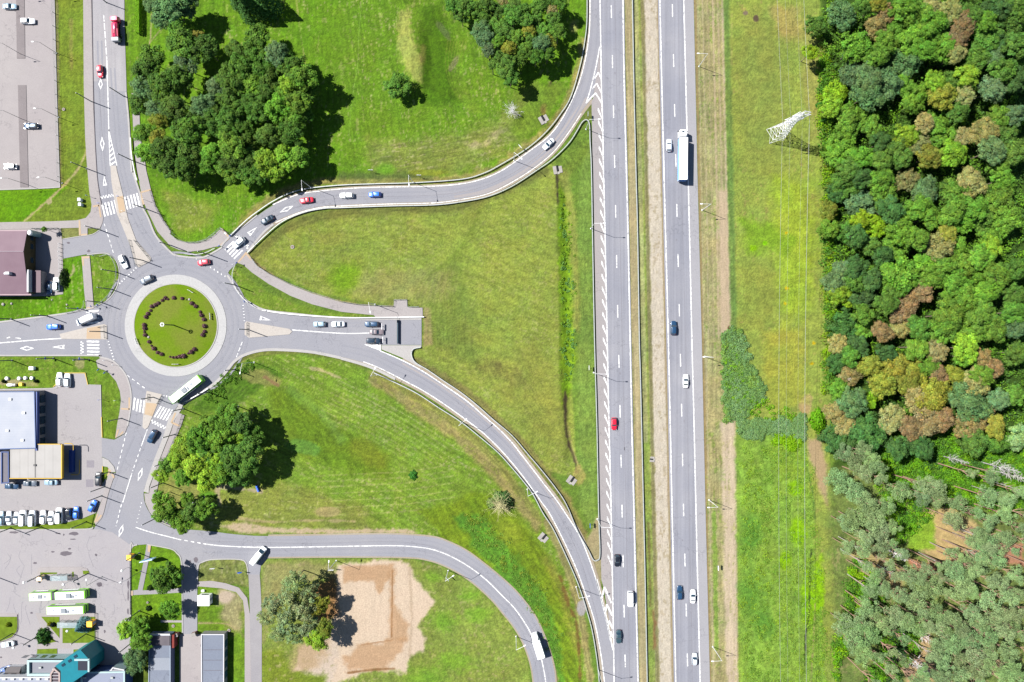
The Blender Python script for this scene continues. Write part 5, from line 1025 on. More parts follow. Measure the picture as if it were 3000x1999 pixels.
# mast in the middle of the roundabout
r = empty('lighting_mast', W(512, 953, .85)); tag(r, 'lighting mast with a ring of white floodlights in the middle of the roundabout', 'lamp mast')
b = MB(); b.tube([(0, 0, 0), (0, 0, 7.6)], .2, 10, r2=.12); b.build('post', M['pole'], r); b = MB(); b.tube([(-.6, 0, 7.5), (.6, 0, 7.5)], .05, 6); b.tube([(0, -.6, 7.5), (0, .6, 7.5)], .05, 6); b.build('ring_frame', M['galv'], r)
for i in range(8):
    an = i * math.pi / 4; b = MB(); b.box((.52 * math.cos(an), .52 * math.sin(an), 7.3), (.32, .28, .2), rz=an, bev=.04); b.build('floodlight', M['white'], r)
# ---------------------------------------------------------------- guard rails, railings and fences
def rail_thing(name, pts, hgt, label, cat, kind='guard', m=None, group=None, step=None, smooth=True):
    pts = spline(pts) if smooth else pts; m = m or M['galv']; r = empty(name, W(*pts[0])); o = Vector(r.location)
    tag(r, label, cat, group)
    def P(x, y, z): return tuple(W(x, y, gz(x, y) + z) - o)
    b = MB()
    if kind == 'guard':
        for i in range(len(pts) - 1):
            pass
        for dz, t in ((hgt, .0),):
            L_, R_ = offset(pts, -1.25), offset(pts, 1.25); rings = []
            for a_, c_ in zip(L_, R_): rings.append([P(a_[0], a_[1], hgt - .32), P(c_[0], c_[1], hgt - .32), P(c_[0], c_[1], hgt), P(a_[0], a_[1], hgt)])
            b.loft(rings, cap=True)
        b.build('beam', m, r)
    else:
        for z in ((hgt, hgt * .55) if kind == 'rail' else (hgt, hgt * .66, hgt * .33)): b.tube([P(x, y, z) for x, y in pts], .045 if kind == 'rail' else .03, 4)
        b.build('rails', m, r)
    ps = resample(pts, step or (36 if kind == 'guard' else 18))[:98]
    for x, y in ps:
        b = MB(); c = P(x, y, 0); b.box((c[0], c[1], c[2] - .1), (.12, .12, hgt + .1)); b.build('rail_post', m, r)
GR = 'steel guard rails beside the roads'
rail_thing('guard_rail', [(1851, -40), (1855.5, 223), (1862, 500), (1867, 691), (1872, 1000), (1875, 1100), (1883, 1446), (1889, 1700), (1895, 1999), (1897, 2040)], .8, 'long guard rail down the median between the two carriageways', 'guard rail', group=GR)
rail_thing('guard_rail', [(675, 693), (723, 647), (761, 618), (800, 592), (851, 567), (908, 553), (1000, 544), (1105, 540), (1213, 537), (1351, 527), (1415, 510), (1465, 485), (1545, 436), (1600, 388), (1640, 338), (1672, 285), (1700, 190), (1713, 120), (1719, 60), (1719, -40)], .8, 'guard rail on the outer side of the northern slip road', 'guard rail', group=GR)
rail_thing('guard_rail', [(726, 742), (780, 690), (830, 650), (890, 624), (950, 612), (1000, 610), (1143, 605), (1271, 602), (1351, 593), (1430, 577), (1500, 547), (1573, 500), (1621, 466), (1666, 421), (1691, 383), (1704, 361), (1717, 353), (1726, 366), (1728, 415), (1732, 500), (1736, 740), (1741, 1000), (1748, 1250), (1753, 1500), (1757, 1620), (1749, 1640), (1737, 1638), (1723, 1611), (1691, 1554), (1659, 1478), (1628, 1430), (1583, 1373), (1548, 1332), (1500, 1276), (1446, 1230), (1399, 1188), (1351, 1150), (1303, 1118), (1255, 1085), (1220, 1064), (1209, 1050), (1206, 1034), (1213, 1022), (1233, 1018)], .8, 'guard rail running all round the inner field of the loop', 'guard rail', group=GR, step=44)
rail_thing('guard_rail', [(1096, 1092), (1159, 1121), (1223, 1153), (1287, 1195), (1351, 1236), (1415, 1287), (1462, 1328), (1500, 1370), (1532, 1408), (1560, 1445), (1589, 1500), (1618, 1545), (1646, 1602), (1675, 1666), (1697, 1720), (1720, 1793), (1735, 1850), (1748, 1930), (1755, 1999), (1758, 2040)], .8, 'guard rail on the field side of the southern slip road', 'guard rail', group=GR)
rail_thing('guard_rail', [(561, 1168), (535, 1183), (565, 1166), (590, 1152), (612, 1138)], .8, 'short white guard rail behind the moving trolleybus', 'guard rail', m=M['white'], smooth=False, group=GR)
rail_thing('guard_rail', [(771, 909), (851, 921), (1000, 931), (1100, 931), (1243, 929)], .9, 'white guard rail along the north kerb of the stub road', 'guard rail', m=M['white'], group=GR)
RG = 'pedestrian railings'
rail_thing('railing', [(297, 752), (319, 747), (335, 765), (343, 793), (340, 825), (328, 854), (306, 879), (277, 899)], 1.0, 'curved double railing round the corner lawn west of the roundabout', 'railing', 'rail', group=RG)
rail_thing('railing', [(249, 883), (247, 899), (236, 908), (195, 918)], 1.0, 'short curved railing at the foot of the yard lawn', 'railing', 'rail', group=RG)
rail_thing('railing', [(381, 704), (399, 781), (443, 763), (395, 704)], 1.0, 'triangular dark railing on the north island', 'railing', 'rail', m=M['pole'], smooth=False, group=RG)
rail_thing('railing', [(726, 946), (726, 985)], 1.0, 'short straight railing across the east island', 'railing', 'rail', m=M['pole'], smooth=False, step=8, group=RG)
rail_thing('railing', [(290, 960), (308, 955), (310, 992)], 1.0, 'bent railing at the head of the west island', 'railing', 'rail', m=M['pole'], smooth=False, group=RG)
rail_thing('railing', [(436, 1155), (437, 1176)], 1.0, 'short dark railing on the west side of the south-west island', 'railing', 'rail', m=M['pole'], smooth=False, step=8, group=RG)
rail_thing('railing', [(475, 1162), (462, 1184)], 1.0, 'slanting dark railing on the east side of the south-west island', 'railing', 'rail', m=M['pole'], smooth=False, step=8, group=RG)
rail_thing('railing', [(210, 1052), (258, 1052)], 1.0, 'straight dark railing on the lawn north of the forecourt', 'railing', 'rail', m=M['pole'], smooth=False, group=RG)
rail_thing('railing', [(382, 1619), (383, 1700), (383, 1800)], .5, 'low rail along the plaza edge by the pavement cross', 'railing', 'rail', m=M['pole'], smooth=False, group=RG)
rail_thing('railing', [(282, 1796), (282, 1882)], 1.0, 'dark railing between the blue spruce and the plaza', 'railing', 'rail', m=M['pole'], smooth=False, group=RG)
rail_thing('railing', [(737, 757), (755, 780), (787, 801), (851, 832), (915, 857), (1000, 884), (1048, 892), (1153, 898), (1156, 878), (1193, 878), (1194, 899), (1228, 899)], 1.1, 'long railing of the footpath crossing the field, with a square notch', 'railing', 'rail', smooth=False, group=RG)
rail_thing('railing', [(500, 686), (519, 702), (548, 711), (577, 711), (605, 703), (628, 686), (647, 667), (674, 692)], 1.1, 'railing behind the pavement north of the roundabout', 'railing', 'rail', smooth=False, group=RG)
rail_thing('railing', [(545, 745), (575, 747), (605, 741), (632, 728)], 1.0, 'white kerbside railing by the red car entering the roundabout', 'railing', 'rail', m=M['white'], group=RG)
rail_thing('railing', [(690, 778), (683, 800), (684, 825), (696, 852), (720, 880), (750, 901)], 1.0, 'white railing round the lawn tip east of the roundabout', 'railing', 'rail', m=M['white'], group=RG)
rail_thing('railing', [(470, 1240), (478, 1275), (470, 1275)], 1.0, 'x', 'railing', 'rail', group=RG) if False else None
rail_thing('fence', [(537, 1215), (520, 1270), (495, 1330), (476, 1380), (468, 1420)], 1.3, 'wire fence along the pavement below the zebra', 'fence', 'wire', m=M['pole'], step=14)
rail_thing('fence', [(158, -40), (161, 60), (166, 200), (171, 350), (176, 540)], 1.6, 'wire mesh fence between the car park and the lawn strip', 'fence', 'wire', m=M['galv'], step=40)
rail_thing('fence', [(178, 715), (177, 740), (179, 770), (180, 830)], 1.4, 'white fence on the east side of the yard', 'fence', 'wire', m=M['white'], smooth=False, step=12)
rail_thing('fence', [(100, 671), (178, 670), (178, 700)], 1.5, 'dark fence round the north-east corner of the yard', 'fence', 'wire', m=M['pole'], smooth=False, step=14)
rail_thing('fence', [(443, 560), (458, 606), (480, 646), (500, 674), (515, 692)], 1.2, 'thin fence on the field edge of the street pavement', 'fence', 'wire', m=M['pole'], step=16)
rail_thing('fence', [(293, 1925), (293, 1999)], 1.6, 'dark fence by the corner of the station building', 'fence', 'wire', m=M['pole'], smooth=False, step=12)
rail_thing('guard_rail', [(385, 405), (388, 450), (396, 500), (404, 530)], .8, 'short guard rail between street and pavement by the grove', 'guard rail', group=GR)
# ---------------------------------------------------------------- signs, small furniture
def sign(px, py, an, label, plates, hgt=2.6, cat='sign', name='traffic_sign'):
    r = empty(name, W(px, py, max(gz(px, py), 0)), R(an)); tag(r, label, cat, 'traffic signs' if name == 'traffic_sign' else None)
    b = MB(); b.tube([(0, 0, 0), (0, 0, hgt)], .045, 6); b.build('post', M['galv'], r)
    for (wd, ht, z, col, shp) in plates:
        b = MB()
        if shp == 'round': b.loft([[(x, wd / 2 * math.cos(2 * math.pi * i / 20), z + wd / 2 * math.sin(2 * math.pi * i / 20)) for i in range(20)] for x in (.05, .09)], cap=True)
        elif shp == 'tri': b.loft([[(x, wd / 2 * math.sin(2 * math.pi * i / 3), z - wd / 2 * math.cos(2 * math.pi * i / 3)) for i in range(3)] for x in (.05, .09)], cap=True)
        else: b.box((.07, 0, z - ht / 2), (.05, wd, ht))
        b.build('sign_plate', M['matt'], r, color=col)
SB_ = (.02, .10, .55, 1); SW = (.75, .75, .75, 1); SR = (.55, .03, .04, 1); SY = (.75, .50, .05, 1)
for (x, y, an) in ((265, 577, 90), (356, 580, 90), (369, 622, 90), (430, 588, 90), (300, 600, 90), (650, 724, 135), (683, 694, 135), (700, 772, -45), (690, 778, 100), (560, 740, 60), (723, 885, 20), (773, 908, 10), (240, 905, 0), (130, 924, 0), (298, 895, 200), (279, 899, 200), (285, 752, 90), (246, 1050, 180), (147, 1050, 180), (300, 1083, 140), (318, 1092, 140), (315, 1057, 60), (341, 1070, 40), (347, 1172, -90), (301, 1171, 90), (612, 505, 0)):
    if (x, y) == (612, 505): continue
    k_ = (x * 7 + y) % 3; pl = [(.7, .7, 2.3, (SB_, SW, SB_)[k_], ('box', 'tri', 'round')[k_])]
    sign(x, y, an, uniq(('square blue', 'triangular white', 'round blue')[k_] + ' traffic sign ' + where(x, y)), pl)
for (x, y, an, nm) in ((1524, 435, 220, 'pale sign panel on two posts behind the slip road rail'), (1230, 518, -90, 'white sign panel north of the slip road straight'), (1721, 341, 180, 'dark sign panel at the tip of the guard rail loop'), (1724, 1077, 180, 'white direction sign lying beside the highway shoulder lamp'), (1727, 1535, 180, 'blue-white direction sign in the fenced grass wedge'), (2099, 1658, 180, 'small white sign on the mown verge'), (631, 1660, 90, 'small white sign in the weedy plot by the side street'), (710, 1672, 90, 'round blue sign by the side street mouth'), (976, 1664, 90, 'tall white panel at the north edge of the sandy plot'), (1312, 1690, 40, 'white route panel inside the loop road bend'), (1090, 503, -90, 'small white marker above the slip road')):
    sign(x, y, an, nm, [(1.5, .8, 2.4, SB_ if 'blue' in nm else (.30, .36, .40, 1) if 'dark' in nm else SW, 'round' if 'round' in nm else 'box')], 3.0)
# chevron boards on the roundabout
for i, (x, y, rot) in enumerate(((562, 854, 60), (619, 927, 5), (518, 1067, -90), (403, 1000, 200))):
    r = empty('chevron_board', W(x, y, .22), R(rot)); tag(r, ['white chevron board at the north-east rim of the roundabout lawn', 'white chevron board at the east rim of the roundabout lawn', 'white chevron board at the south rim of the roundabout lawn', 'white chevron board at the west rim of the roundabout lawn'][i], 'sign', 'chevron boards on the roundabout')
    for k_ in (-1, 0, 1):
        b = MB(); b.box((0, k_ * .75, .5), (.06, .62, .62)); pl = b.build('board', M['matt'], r, color=SW); b = MB(); b.tube([(-.04, k_ * .75, 0), (-.04, k_ * .75, 1.0)], .03, 5); b.build('post', M['galv'], r)
        b = MB(); yy = k_ * .75
        b.face([(.04, yy - .2, .62), (.04, yy - .02, .62), (.04, yy + .2, .81), (.04, yy + .02, .81)]); b.face([(.04, yy + .02, .81), (.04, yy + .2, .81), (.04, yy - .02, 1.0), (.04, yy - .2, 1.0)]); b.build('chevron_mark', M['matt'], pl, color=SR)
# parking barrier at the end of the stub road
r = empty('barrier_wall', W(1166, 972, ZA)); tag(r, 'dark blue-grey barrier wall across the stub road behind the queue', 'barrier'); b = MB(); b.box((0, 0, 0), (.45, 7.6, 1.1), bev=.05); b.build('panel', simple('barrier_metal', (70, 100, 120), .5), r); b = MB(); b.box((-.35, 0, 0), (.2, 7.6, .25)); b.build('footing', M['concrete'], r)
for (x, y, nm) in ((1121, 957, 'white warning board on a frame beside the dark blue queuing car'), (1124, 996, 'white warning board on a frame beside the black queuing car')):
    r = empty('warning_board', W(x, y, ZA)); tag(r, nm, 'sign', 'warning boards at the barrier')
    b = MB(); b.tube([(0, 0, 0), (0, 0, 1.2)], .05, 5); b.tube([(-.4, 0, .05), (.4, 0, .05)], .05, 5); b.build('stand', M['pole'], r); b = MB(); b.box((0, 0, 1.0), (.12, 2.0, .6)); b.build('board', M['matt'], r, color=SW)
    b = MB(); [b.box((-.065, -.8 + .55 * k_, 1.05), (.02, .25, .5)) for k_ in range(4)]; b.build('stripe', M['matt'], r, color=SR)
def shaped(name, px, py, label, cat, fn, rz=0, z=None, group=None):
    r = empty(name, W(px, py, gz(px, py) if z is None else z), R(rz)); tag(r, label, cat, group); fn(r); return r
# boulders, manholes, culverts
rb = random.Random(9)
def boulder(px, py, rr, label, cat='boulder', name='boulder'):
    b = MB(); n = 12; rings = []
    for k_, (f, z) in enumerate(((.9, 0), (1, .35), (.8, .7), (.4, .92))): rings.append([(rr * f * math.cos(2 * math.pi * i / n) * rb.uniform(.88, 1.1), rr * f * math.sin(2 * math.pi * i / n) * rb.uniform(.88, 1.1), rr * z) for i in range(n)])
    b.loft(rings, cap=True); o = b.build(name, M['stone'], smooth=True); z_ = .5 if math.hypot(px - 515, py - 954) < 110 else gz(px, py); o.location = W(px, py, z_ - .05); tag(o, label, cat, 'pale boulders')
for x, y, rr, l in ((557, 878, .42, 'round pale boulder among the purple shrubs, north-east side'), (438, 988, .45, 'round pale boulder among the purple shrubs, west side'), (10, 892, .55, 'large round pale boulder south of the mauve-roofed building'), (34, 890, .42, 'smaller round boulder south of the mauve-roofed building'), (196, 893, .35, 'small pale boulder at the foot of the yard lawn'), (152, 879, .25, 'tiny pale stone below the parked yard cars')): boulder(x, y, rr, l)
def manhole(px, py, rr, label, z=None):
    b = MB(); n = 20; b.loft([[(rr * f * math.cos(2 * math.pi * i / n), rr * f * math.sin(2 * math.pi * i / n), h_) for i in range(n)] for f, h_ in ((1, -.1), (1, .22), (.92, .25))], cap=True); r = empty('manhole', W(px, py, gz(px, py) if z is None else z)); tag(r, label, 'manhole', 'concrete manholes')
    b.build('ring', M['concrete'], r); b = MB(); b.loft([[(rr * .55 * math.cos(2 * math.pi * i / n), rr * .55 * math.sin(2 * math.pi * i / n), h_) for i in range(n)] for h_ in (.24, .28)], cap=True); b.build('cover', simple('iron_cover' + str(px), (170, 140, 128), .8), r)
manhole(857, 724, .62, 'round concrete manhole in the inner field by the slip road'); manhole(187, 321, .5, 'rusty round manhole in the lawn strip by the car park'); manhole(671, 1847, .5, 'round concrete manhole by the corner of the garage block'); manhole(508, 1834, .5, 'round manhole in the small lawn north of the blue-walled shed'); manhole(433, 1765, .35, 'rusty round manhole on the lawn below the pavement cross', .0)
for (x, y, rz, nm) in ((1593, 350, 30, 'pale concrete culvert head in the ditch north of the slip road'), (1634, 498, 10, 'broken concrete culvert head inside the slip road bend'), (1675, 1408, -35, 'white concrete culvert head at the south end of the long ditch'), (1592, 1576, -40, 'square concrete culvert head on the bank west of the south slip road'), (1911, 1346, 85, 'small block culvert in the sandy median')):
    def f(r, small=(x == 1911)):
        k_ = .6 if small else 1
        b = MB(); b.box((-.9 * k_, 0, -.5), (1.1 * k_, 2.6 * k_, .75), bev=.05); b.box((.9 * k_, 0, -.5), (1.1 * k_, 2.2 * k_, .65), bev=.05); b.box((0, -1.0 * k_, -.5), (.8 * k_, .8 * k_, .62)); b.build('headwall', M['concrete'], r)
        b = MB(); b.tube([(0, 1.4 * k_, -.1), (0, -.4 * k_, .0)], .42 * k_, 12); b.build('pipe', M['dark'], r)
    shaped('culvert', x, y, nm, 'culvert', f, rz)
# gas tank domes, tank and boxes north of the forecourt
for i, (x, y) in enumerate(((22, 1109), (58, 1109), (76, 1108), (95, 1108))):
    def f(r):
        b = MB(); n = 18; b.loft([[(.62 * f_ * math.cos(2 * math.pi * j / n), .62 * f_ * math.sin(2 * math.pi * j / n), z) for j in range(n)] for f_, z in ((1, 0), (1, .5), (.8, .68), (.3, .75))], cap=True); b.build('dome', M['white'], r, smooth=False); b = MB(); b.box((0, 0, .74), (.25, .25, .08)); b.build('lid_handle', M['galv'], r)
    shaped('tank_dome', x, y, ['white tank dome standing apart, westernmost of four', 'white tank dome, second from the west, first of the close three', 'white tank dome in the middle of the close three', 'white tank dome, easternmost of the four'][i], 'tank dome', f, group='white tank domes on the north lawn')
def f(r): b = MB(); b.tube([(-1.0, 0, .6), (1.0, 0, .6)], .5, 14); b.sphere((-1, 0, .6), .5, 12); b.sphere((1, 0, .6), .5, 12); b.build('tank', M['white'], r, smooth=True); b = MB(); b.box((-.6, 0, 0), (.15, .8, .25)); b.box((.6, 0, 0), (.15, .8, .25)); b.build('cradle', M['concrete'], r)
shaped('gas_tank', 37, 1128, 'white cylindrical gas tank on the lawn above the blue-fascia building', 'gas tank', f)
def cabinet(col, d, doors=True):
    def f(r):
        b = MB(); b.box((0, 0, 0), d, bev=.05); b.build('housing', M['matt'], r, color=col); b = MB(); b.box((0, 0, d[2]), (d[0] + .1, d[1] + .1, .08), top=(.9, .9)); b.build('lid', M['matt'], r, color=tuple(min(.85, c * 1.15) for c in col[:3]) + (1,)); b = MB(); b.box((0, -d[1] / 2 - .02, d[2] * .3), (.2, .04, .1)); b.build('handle', M['dark'], r)
    return f
YEL = (.80, .48, .03, 1); ORG = (.85, .42, .04, 1)
shaped('utility_box', 65, 1126, 'yellow box beside the white gas tank', 'box', cabinet(YEL, (1.0, .9, .9))); shaped('utility_box', 98, 1079, 'white box alone on the north lawn', 'box', cabinet(WHITE, (1.4, 1.0, 1.2)))
shaped('waste_container', 238, 587, 'white container on the corner lawn, northern of the two', 'container', cabinet(WHITE, (.9, .9, 1.3)), group='white containers on the corner lawn'); shaped('waste_container', 240, 601, 'white container on the corner lawn, southern of the two', 'container', cabinet(LGREY, (.9, .9, 1.3)), group='white containers on the corner lawn')
def kiosk(col, d):
    def f(r):
        b = MB(); b.box((0, 0, 0), (d[0], d[1], d[2])); b.build('wall', M['matt'], r, color=col); b = MB(); b.box((0, 0, d[2]), (d[0] + .3, d[1] + .3, .16), top=(.96, .96)); b.build('roof', M['matt'], r, color=tuple(min(.85, c * 1.1) for c in col[:3]) + (1,))
        b = MB(); b.box((0, d[1] / 2 + .02, .9), (d[0] * .6, .04, .8)); b.build('window', M['glass'], r); b = MB(); b.box((d[0] / 2 + .02, 0, .05), (.04, .8, 1.9)); b.build('door', M['matt'], r, color=(.3, .32, .35, 1))
    return f
shaped('kiosk', 129, 1689, 'small cream kiosk at the west end of the bus bay island', 'kiosk', kiosk((.80, .58, .34, 1), (1.3, 1.1, 2.2)), z=.15); shaped('kiosk', 276, 1820, 'bright orange kiosk on the plaza corner beside the blue spruce', 'kiosk', kiosk(ORG, (1.5, 1.5, 2.4)), z=.15); shaped('kiosk', 389, 1628, 'bright orange kiosk on the plaza edge by the pavement cross', 'kiosk', kiosk(ORG, (1.2, 1.4, 2.4)))
shaped('shed', 606, 1752, 'white flat-roofed kiosk beside bare soil and a curved footpath', 'shed', kiosk((.78, .78, .74, 1), (3.6, 3.1, 2.5)))
shaped('utility_box', 596, 1730, 'small white box just north of the white kiosk', 'box', cabinet(WHITE, (.9, .6, .6)))
def shelter(L, D):
    def f(r):
        b = MB()
        for i in range(int(L / 1.6) + 1):
            x = -L / 2 + i * L / int(L / 1.6)
            for y in (-D / 2, D / 2): b.box((x, y, 0), (.08, .08, 2.4))
            b.box((x, 0, 2.36), (.1, D, .1))
        b.box((0, D / 2, 2.36), (L, .1, .1)); b.box((0, -D / 2, 2.36), (L, .1, .1)); b.build('frame', M['galv'], r)
        b = MB(); b.box((0, 0, 2.47), (L, D, .04)); b.build('roof', M['shelter_glass'], r); b = MB(); b.box((0, D / 2 - .05, .4), (L, .03, 1.8)); b.build('rear_pane', M['shelter_glass'], r); b = MB(); b.box((0, .1, .42), (L * .7, .4, .06)); b.box((0, .1, 0), (.1, .3, .42)); b.build('bench', simple('bench_wood' + str(L), (160, 130, 100)), r)
    return f
m_, nt_, b_ = mat('shelter_glazing', .1, .6); b_.inputs['Base Color'].default_value = (.34, .42, .44, 1); b_.inputs['Alpha'].default_value = .35; M['shelter_glass'] = m_
shaped('bus_shelter', 187, 1687, 'glazed bus shelter on the bus bay island', 'bus shelter', shelter(5.4, 1.5), 2, .15); shaped('bus_shelter', 211, 1823, 'glazed bus shelter between the footpath and the blue spruce', 'bus shelter', shelter(6.2, 1.6), 0, .12)
def f(r):
    b = MB(); b.box((-1.4, 0, 0), (.12, .12, 4.2)); b.box((1.4, 0, 0), (.12, .12, 4.2)); b.build('post', M['galv'], r); b = MB(); b.box((0, 0, 1.6), (4.2, .25, 2.6), bev=.03); b.build('panel', M['matt'], r, color=(.45, .60, .70, 1)); b = MB(); b.box((0, .14, 1.8), (3.9, .03, 2.2)); b.build('poster', M['matt'], r, color=(.20, .34, .55, 1))
shaped('billboard', 446, 1633, 'pale blue hoarding over the footpath in the corner lawn', 'billboard', f, 12)
def f(r): b = MB(); b.box((0, 0, 0), (.1, 2.0, .9)); b.build('back', M['matt'], r, color=SB_); b = MB(); b.box((.3, 0, 0), (.5, 2.0, .45)); b.build('seat', M['matt'], r, color=SB_)
shaped('bench', 757, 1431, 'small blue bench on bare soil south of the broad tree clump', 'bench', f, 200)
# recessed planter edging at the white-flowered plot is left out; trees come later
# ---------------------------------------------------------------- lattice pylon and its wires
PB = Gp(2271, 396, 0)
r = empty('pylon', W(PB[0], PB[1], gz(*PB)), R(12)); tag(r, 'white lattice power pylon leaning out of view over the meadow', 'pylon'); r['label'] = 'tall white lattice power pylon standing in the meadow beside the wood'
def lattice(b, levels, t=.07):
    for (z0, w0), (z1, w1) in zip(levels[:-1], levels[1:]):
        c0 = [(-w0, -w0, z0), (w0, -w0, z0), (w0, w0, z0), (-w0, w0, z0)]; c1 = [(-w1, -w1, z1), (w1, -w1, z1), (w1, w1, z1), (-w1, w1, z1)]
        for i in range(4):
            j = (i + 1) % 4; b.tube([c0[i], c1[i]], t * 1.3, 4); b.tube([c0[i], c1[j]], t * .75, 4); b.tube([c0[j], c1[i]], t * .75, 4); b.tube([c1[i], c1[j]], t * .7, 4)
b = MB(); lattice(b, [(0, 2.3), (2.6, 2.0), (5.0, 1.72), (7.2, 1.48), (9.2, 1.25), (11, 1.05), (12.6, .9)], .06); b.build('tower_base', M['lamp_grey'], r)
b = MB(); lattice(b, [(12.6, .9), (14.0, .8), (15.4, .72), (16.8, .66), (18.2, .6), (19.6, .52), (21, .42), (22.6, .12)], .055); b.build('tower_top', M['lamp_grey'], r)
ARMS = [(15.4, 3.0), (18.2, 4.0), (21.0, 2.8)]
for z, l in ARMS:
    for s_ in (-1, 1):
        b = MB(); w_ = .6
        for y in (-w_, w_): b.tube([(s_ * w_, y, z), (s_ * l, 0, z + .1)], .08, 4); b.tube([(s_ * w_, y, z + 1.1), (s_ * l, 0, z + .1)], .07, 4); b.tube([(s_ * (w_ + l) / 2, y / 2, z + .05), (s_ * w_, y, z + 1.1)], .05, 4); b.tube([(s_ * (w_ + l) / 2, y / 2, z + .05), (s_ * (w_ + l) / 2, y / 2, z + .6)], .05, 4)
        cr = b.build('crossarm', M['lamp_grey'], r); b = MB(); b.tube([(s_ * l, 0, z + .1), (s_ * l, 0, z - 1.2)], .08, 6); b.build('insulator', simple('insulator' + str(z) + str(s_), (150, 140, 130)), cr)
base = Vector(r.location)
wm = simple('wire_metal', (225, 228, 225), .5, .4, .1)
names = iter(['westernmost low', 'easternmost low', 'outer west', 'outer east', 'upper west', 'upper east'])
for z, l in ARMS:
    for s_ in (-1, 1):
        b = MB(); a0 = base + Vector((s_ * l, 0, z - 1.2)); pts = []
        for k_ in range(-14, 29):
            y = -k_ * 10.0; t = abs(y) / 300; pts.append((a0.x + (-y if y > 0 else -y) * (.012), a0.y + y, a0.z - 9 * (1 - (2 * (.5 - min(t, .5))) ** 2) * .8))
        b.tube(pts, .03 if (z == 18.2 and s_ > 0) else .016, 4); nm = next(names); o = b.build('power_line', wm); tag(o, f'thin pale power line running over the meadow, {nm} wire of the pylon', 'power line', 'wires of the pylon')
# ---------------------------------------------------------------- buildings
def metalroof(name, c, pitch, rot, c2=None):
    m, nt, b = mat(name, .6, .35); wvn = N(nt, 'ShaderNodeTexWave'); tc = N(nt, 'ShaderNodeTexCoord'); mp = N(nt, 'ShaderNodeMapping'); mp.inputs['Rotation'].default_value = (0, 0, rot)
    nt.links.new(tc.outputs['Object'], mp.inputs[0]); nt.links.new(mp.outputs[0], wvn.inputs[0]); wvn.inputs['Scale'].default_value = pitch
    base = mix(nt, ramp(nt, noise(nt, .25, 4), .35, .65), alb(c), alb(c2 or c)); rib = ramp(nt, wvn.outputs['Fac'], 0, .12, (.90, .90, .90, 1), (1, 1, 1, 1))
    nt.links.new(mix(nt, 1.0, base, rib, 'MULTIPLY'), b.inputs['Base Color']); return m
def bld(name, px, py, label, cat='building'): r = empty(name, W(px, py)); tag(r, label, cat); return r
def rel(r, pts, z): o = r.location; return [(p[0] - o.x, p[1] - o.y, z) for p in pts]
def wallring(r, foot, z0, z1, m, name='wall'):
    b = MB(); b.loft([rel(r, foot, z0), rel(r, foot, z1)]); return b.build(name, m, r)
def q3(px, py, h): v = G(px, py, h); return (v.x, v.y)
MV = metalroof('mauve_roof', (160, 124, 142), .55, 0, (150, 112, 132)); MVD = metalroof('mauve_dark', (128, 92, 110), .5, 0)
plw = simple('plaster_yellow', (214, 196, 130), .8); plg = simple('plaster_grey', (190, 186, 190), .85); whp = simple('white_parapet', (240, 240, 244), .7, var=.04, k=2.2)
r = bld('shop_building', 40, 780, 'long building with a mauve pitched metal roof beside the yard')
ze, zr, zs = 4.6, 6.3, 3.9
xL = -200; XN = G(75.8, 677, ze); XR = G(68.6, 737, zr); XS = G(79, 862, zs); XM = G(79, 789, 5.2)
x0 = W(xL, 0).x; o = r.location
def v3(x, y, z): return (x - o.x, y - o.y, z)
xe = XR.x + .0; b = MB()
b.face([v3(x0, XN.y, ze), v3(xe, XN.y, ze), v3(xe, XR.y, zr), v3(x0, XR.y, zr)][::1]); b.face([v3(x0, XR.y, zr), v3(xe, XR.y, zr), v3(xe, XS.y, zs), v3(x0, XS.y, zs)])
b.face([v3(x0, XN.y, ze - .18), v3(x0, XR.y, zr - .18), v3(xe, XR.y, zr - .18), v3(xe, XN.y, ze - .18)]); b.face([v3(x0, XR.y, zr - .18), v3(x0, XS.y, zs - .18), v3(xe, XS.y, zs - .18), v3(xe, XR.y, zr - .18)])
for (ya, za, yb, zb) in ((XN.y, ze, XR.y, zr), (XR.y, zr, XS.y, zs)): b.face([v3(xe, ya, za), v3(xe, ya, za - .18), v3(xe, yb, zb - .18), v3(xe, yb, zb)])
rf = b.build('roof', MV, r); b = MB(); b.tube([v3(x0, XR.y, zr + .03), v3(xe, XR.y, zr + .03)], .14, 6); b.build('ridge_cap', simple('ridge_mauve', (200, 176, 192), .6), rf)
b = MB(); b.box(((x0 + xe) / 2 - o.x, XS.y - o.y - .15, zs - .45), (xe - x0 + 1.5, .5, .4)); b.box(((x0 + xe) / 2 - o.x, XN.y - o.y + .1, ze - .2), (xe - x0, .3, .22)); b.build('gutter', simple('pink_trim', (206, 168, 180), .6), r)
xw = xe - .35; b = MB(); yN, yS, yR = XN.y - .35, XS.y + .35, XR.y
b.face([v3(xw, yN, 0), v3(xw, yN, ze - .25), v3(xw, yR, zr - .25), v3(xw, yS, zs - .3), v3(xw, yS, 0)]); b.face([v3(x0, yN, 0), v3(x0, yN, ze - .25), v3(xw, yN, ze - .25), v3(xw, yN, 0)]); b.face([v3(x0, yS, 0), v3(xw, yS, 0), v3(xw, yS, zs - .3), v3(x0, yS, zs - .3)]); b.build('wall', simple('wall_ochre_shaded', (120, 104, 66), .9), r)  # wall colour darkened to deepen the shade on the east side
cm = v3(G(25, 801, 5.8).x, G(25, 801, 5.8).y, 4.9); b = MB(); b.box(cm, (1.3, .9, 1.6), bev=.05); ch = b.build('chimney', whp, rf); b = MB(); b.tube([(cm[0] - .9, cm[1] - .1, cm[2]), (cm[0] - .9, cm[1] - .1, cm[2] + 1.4)], .35, 10); b.build('vent_pipe', whp, rf)
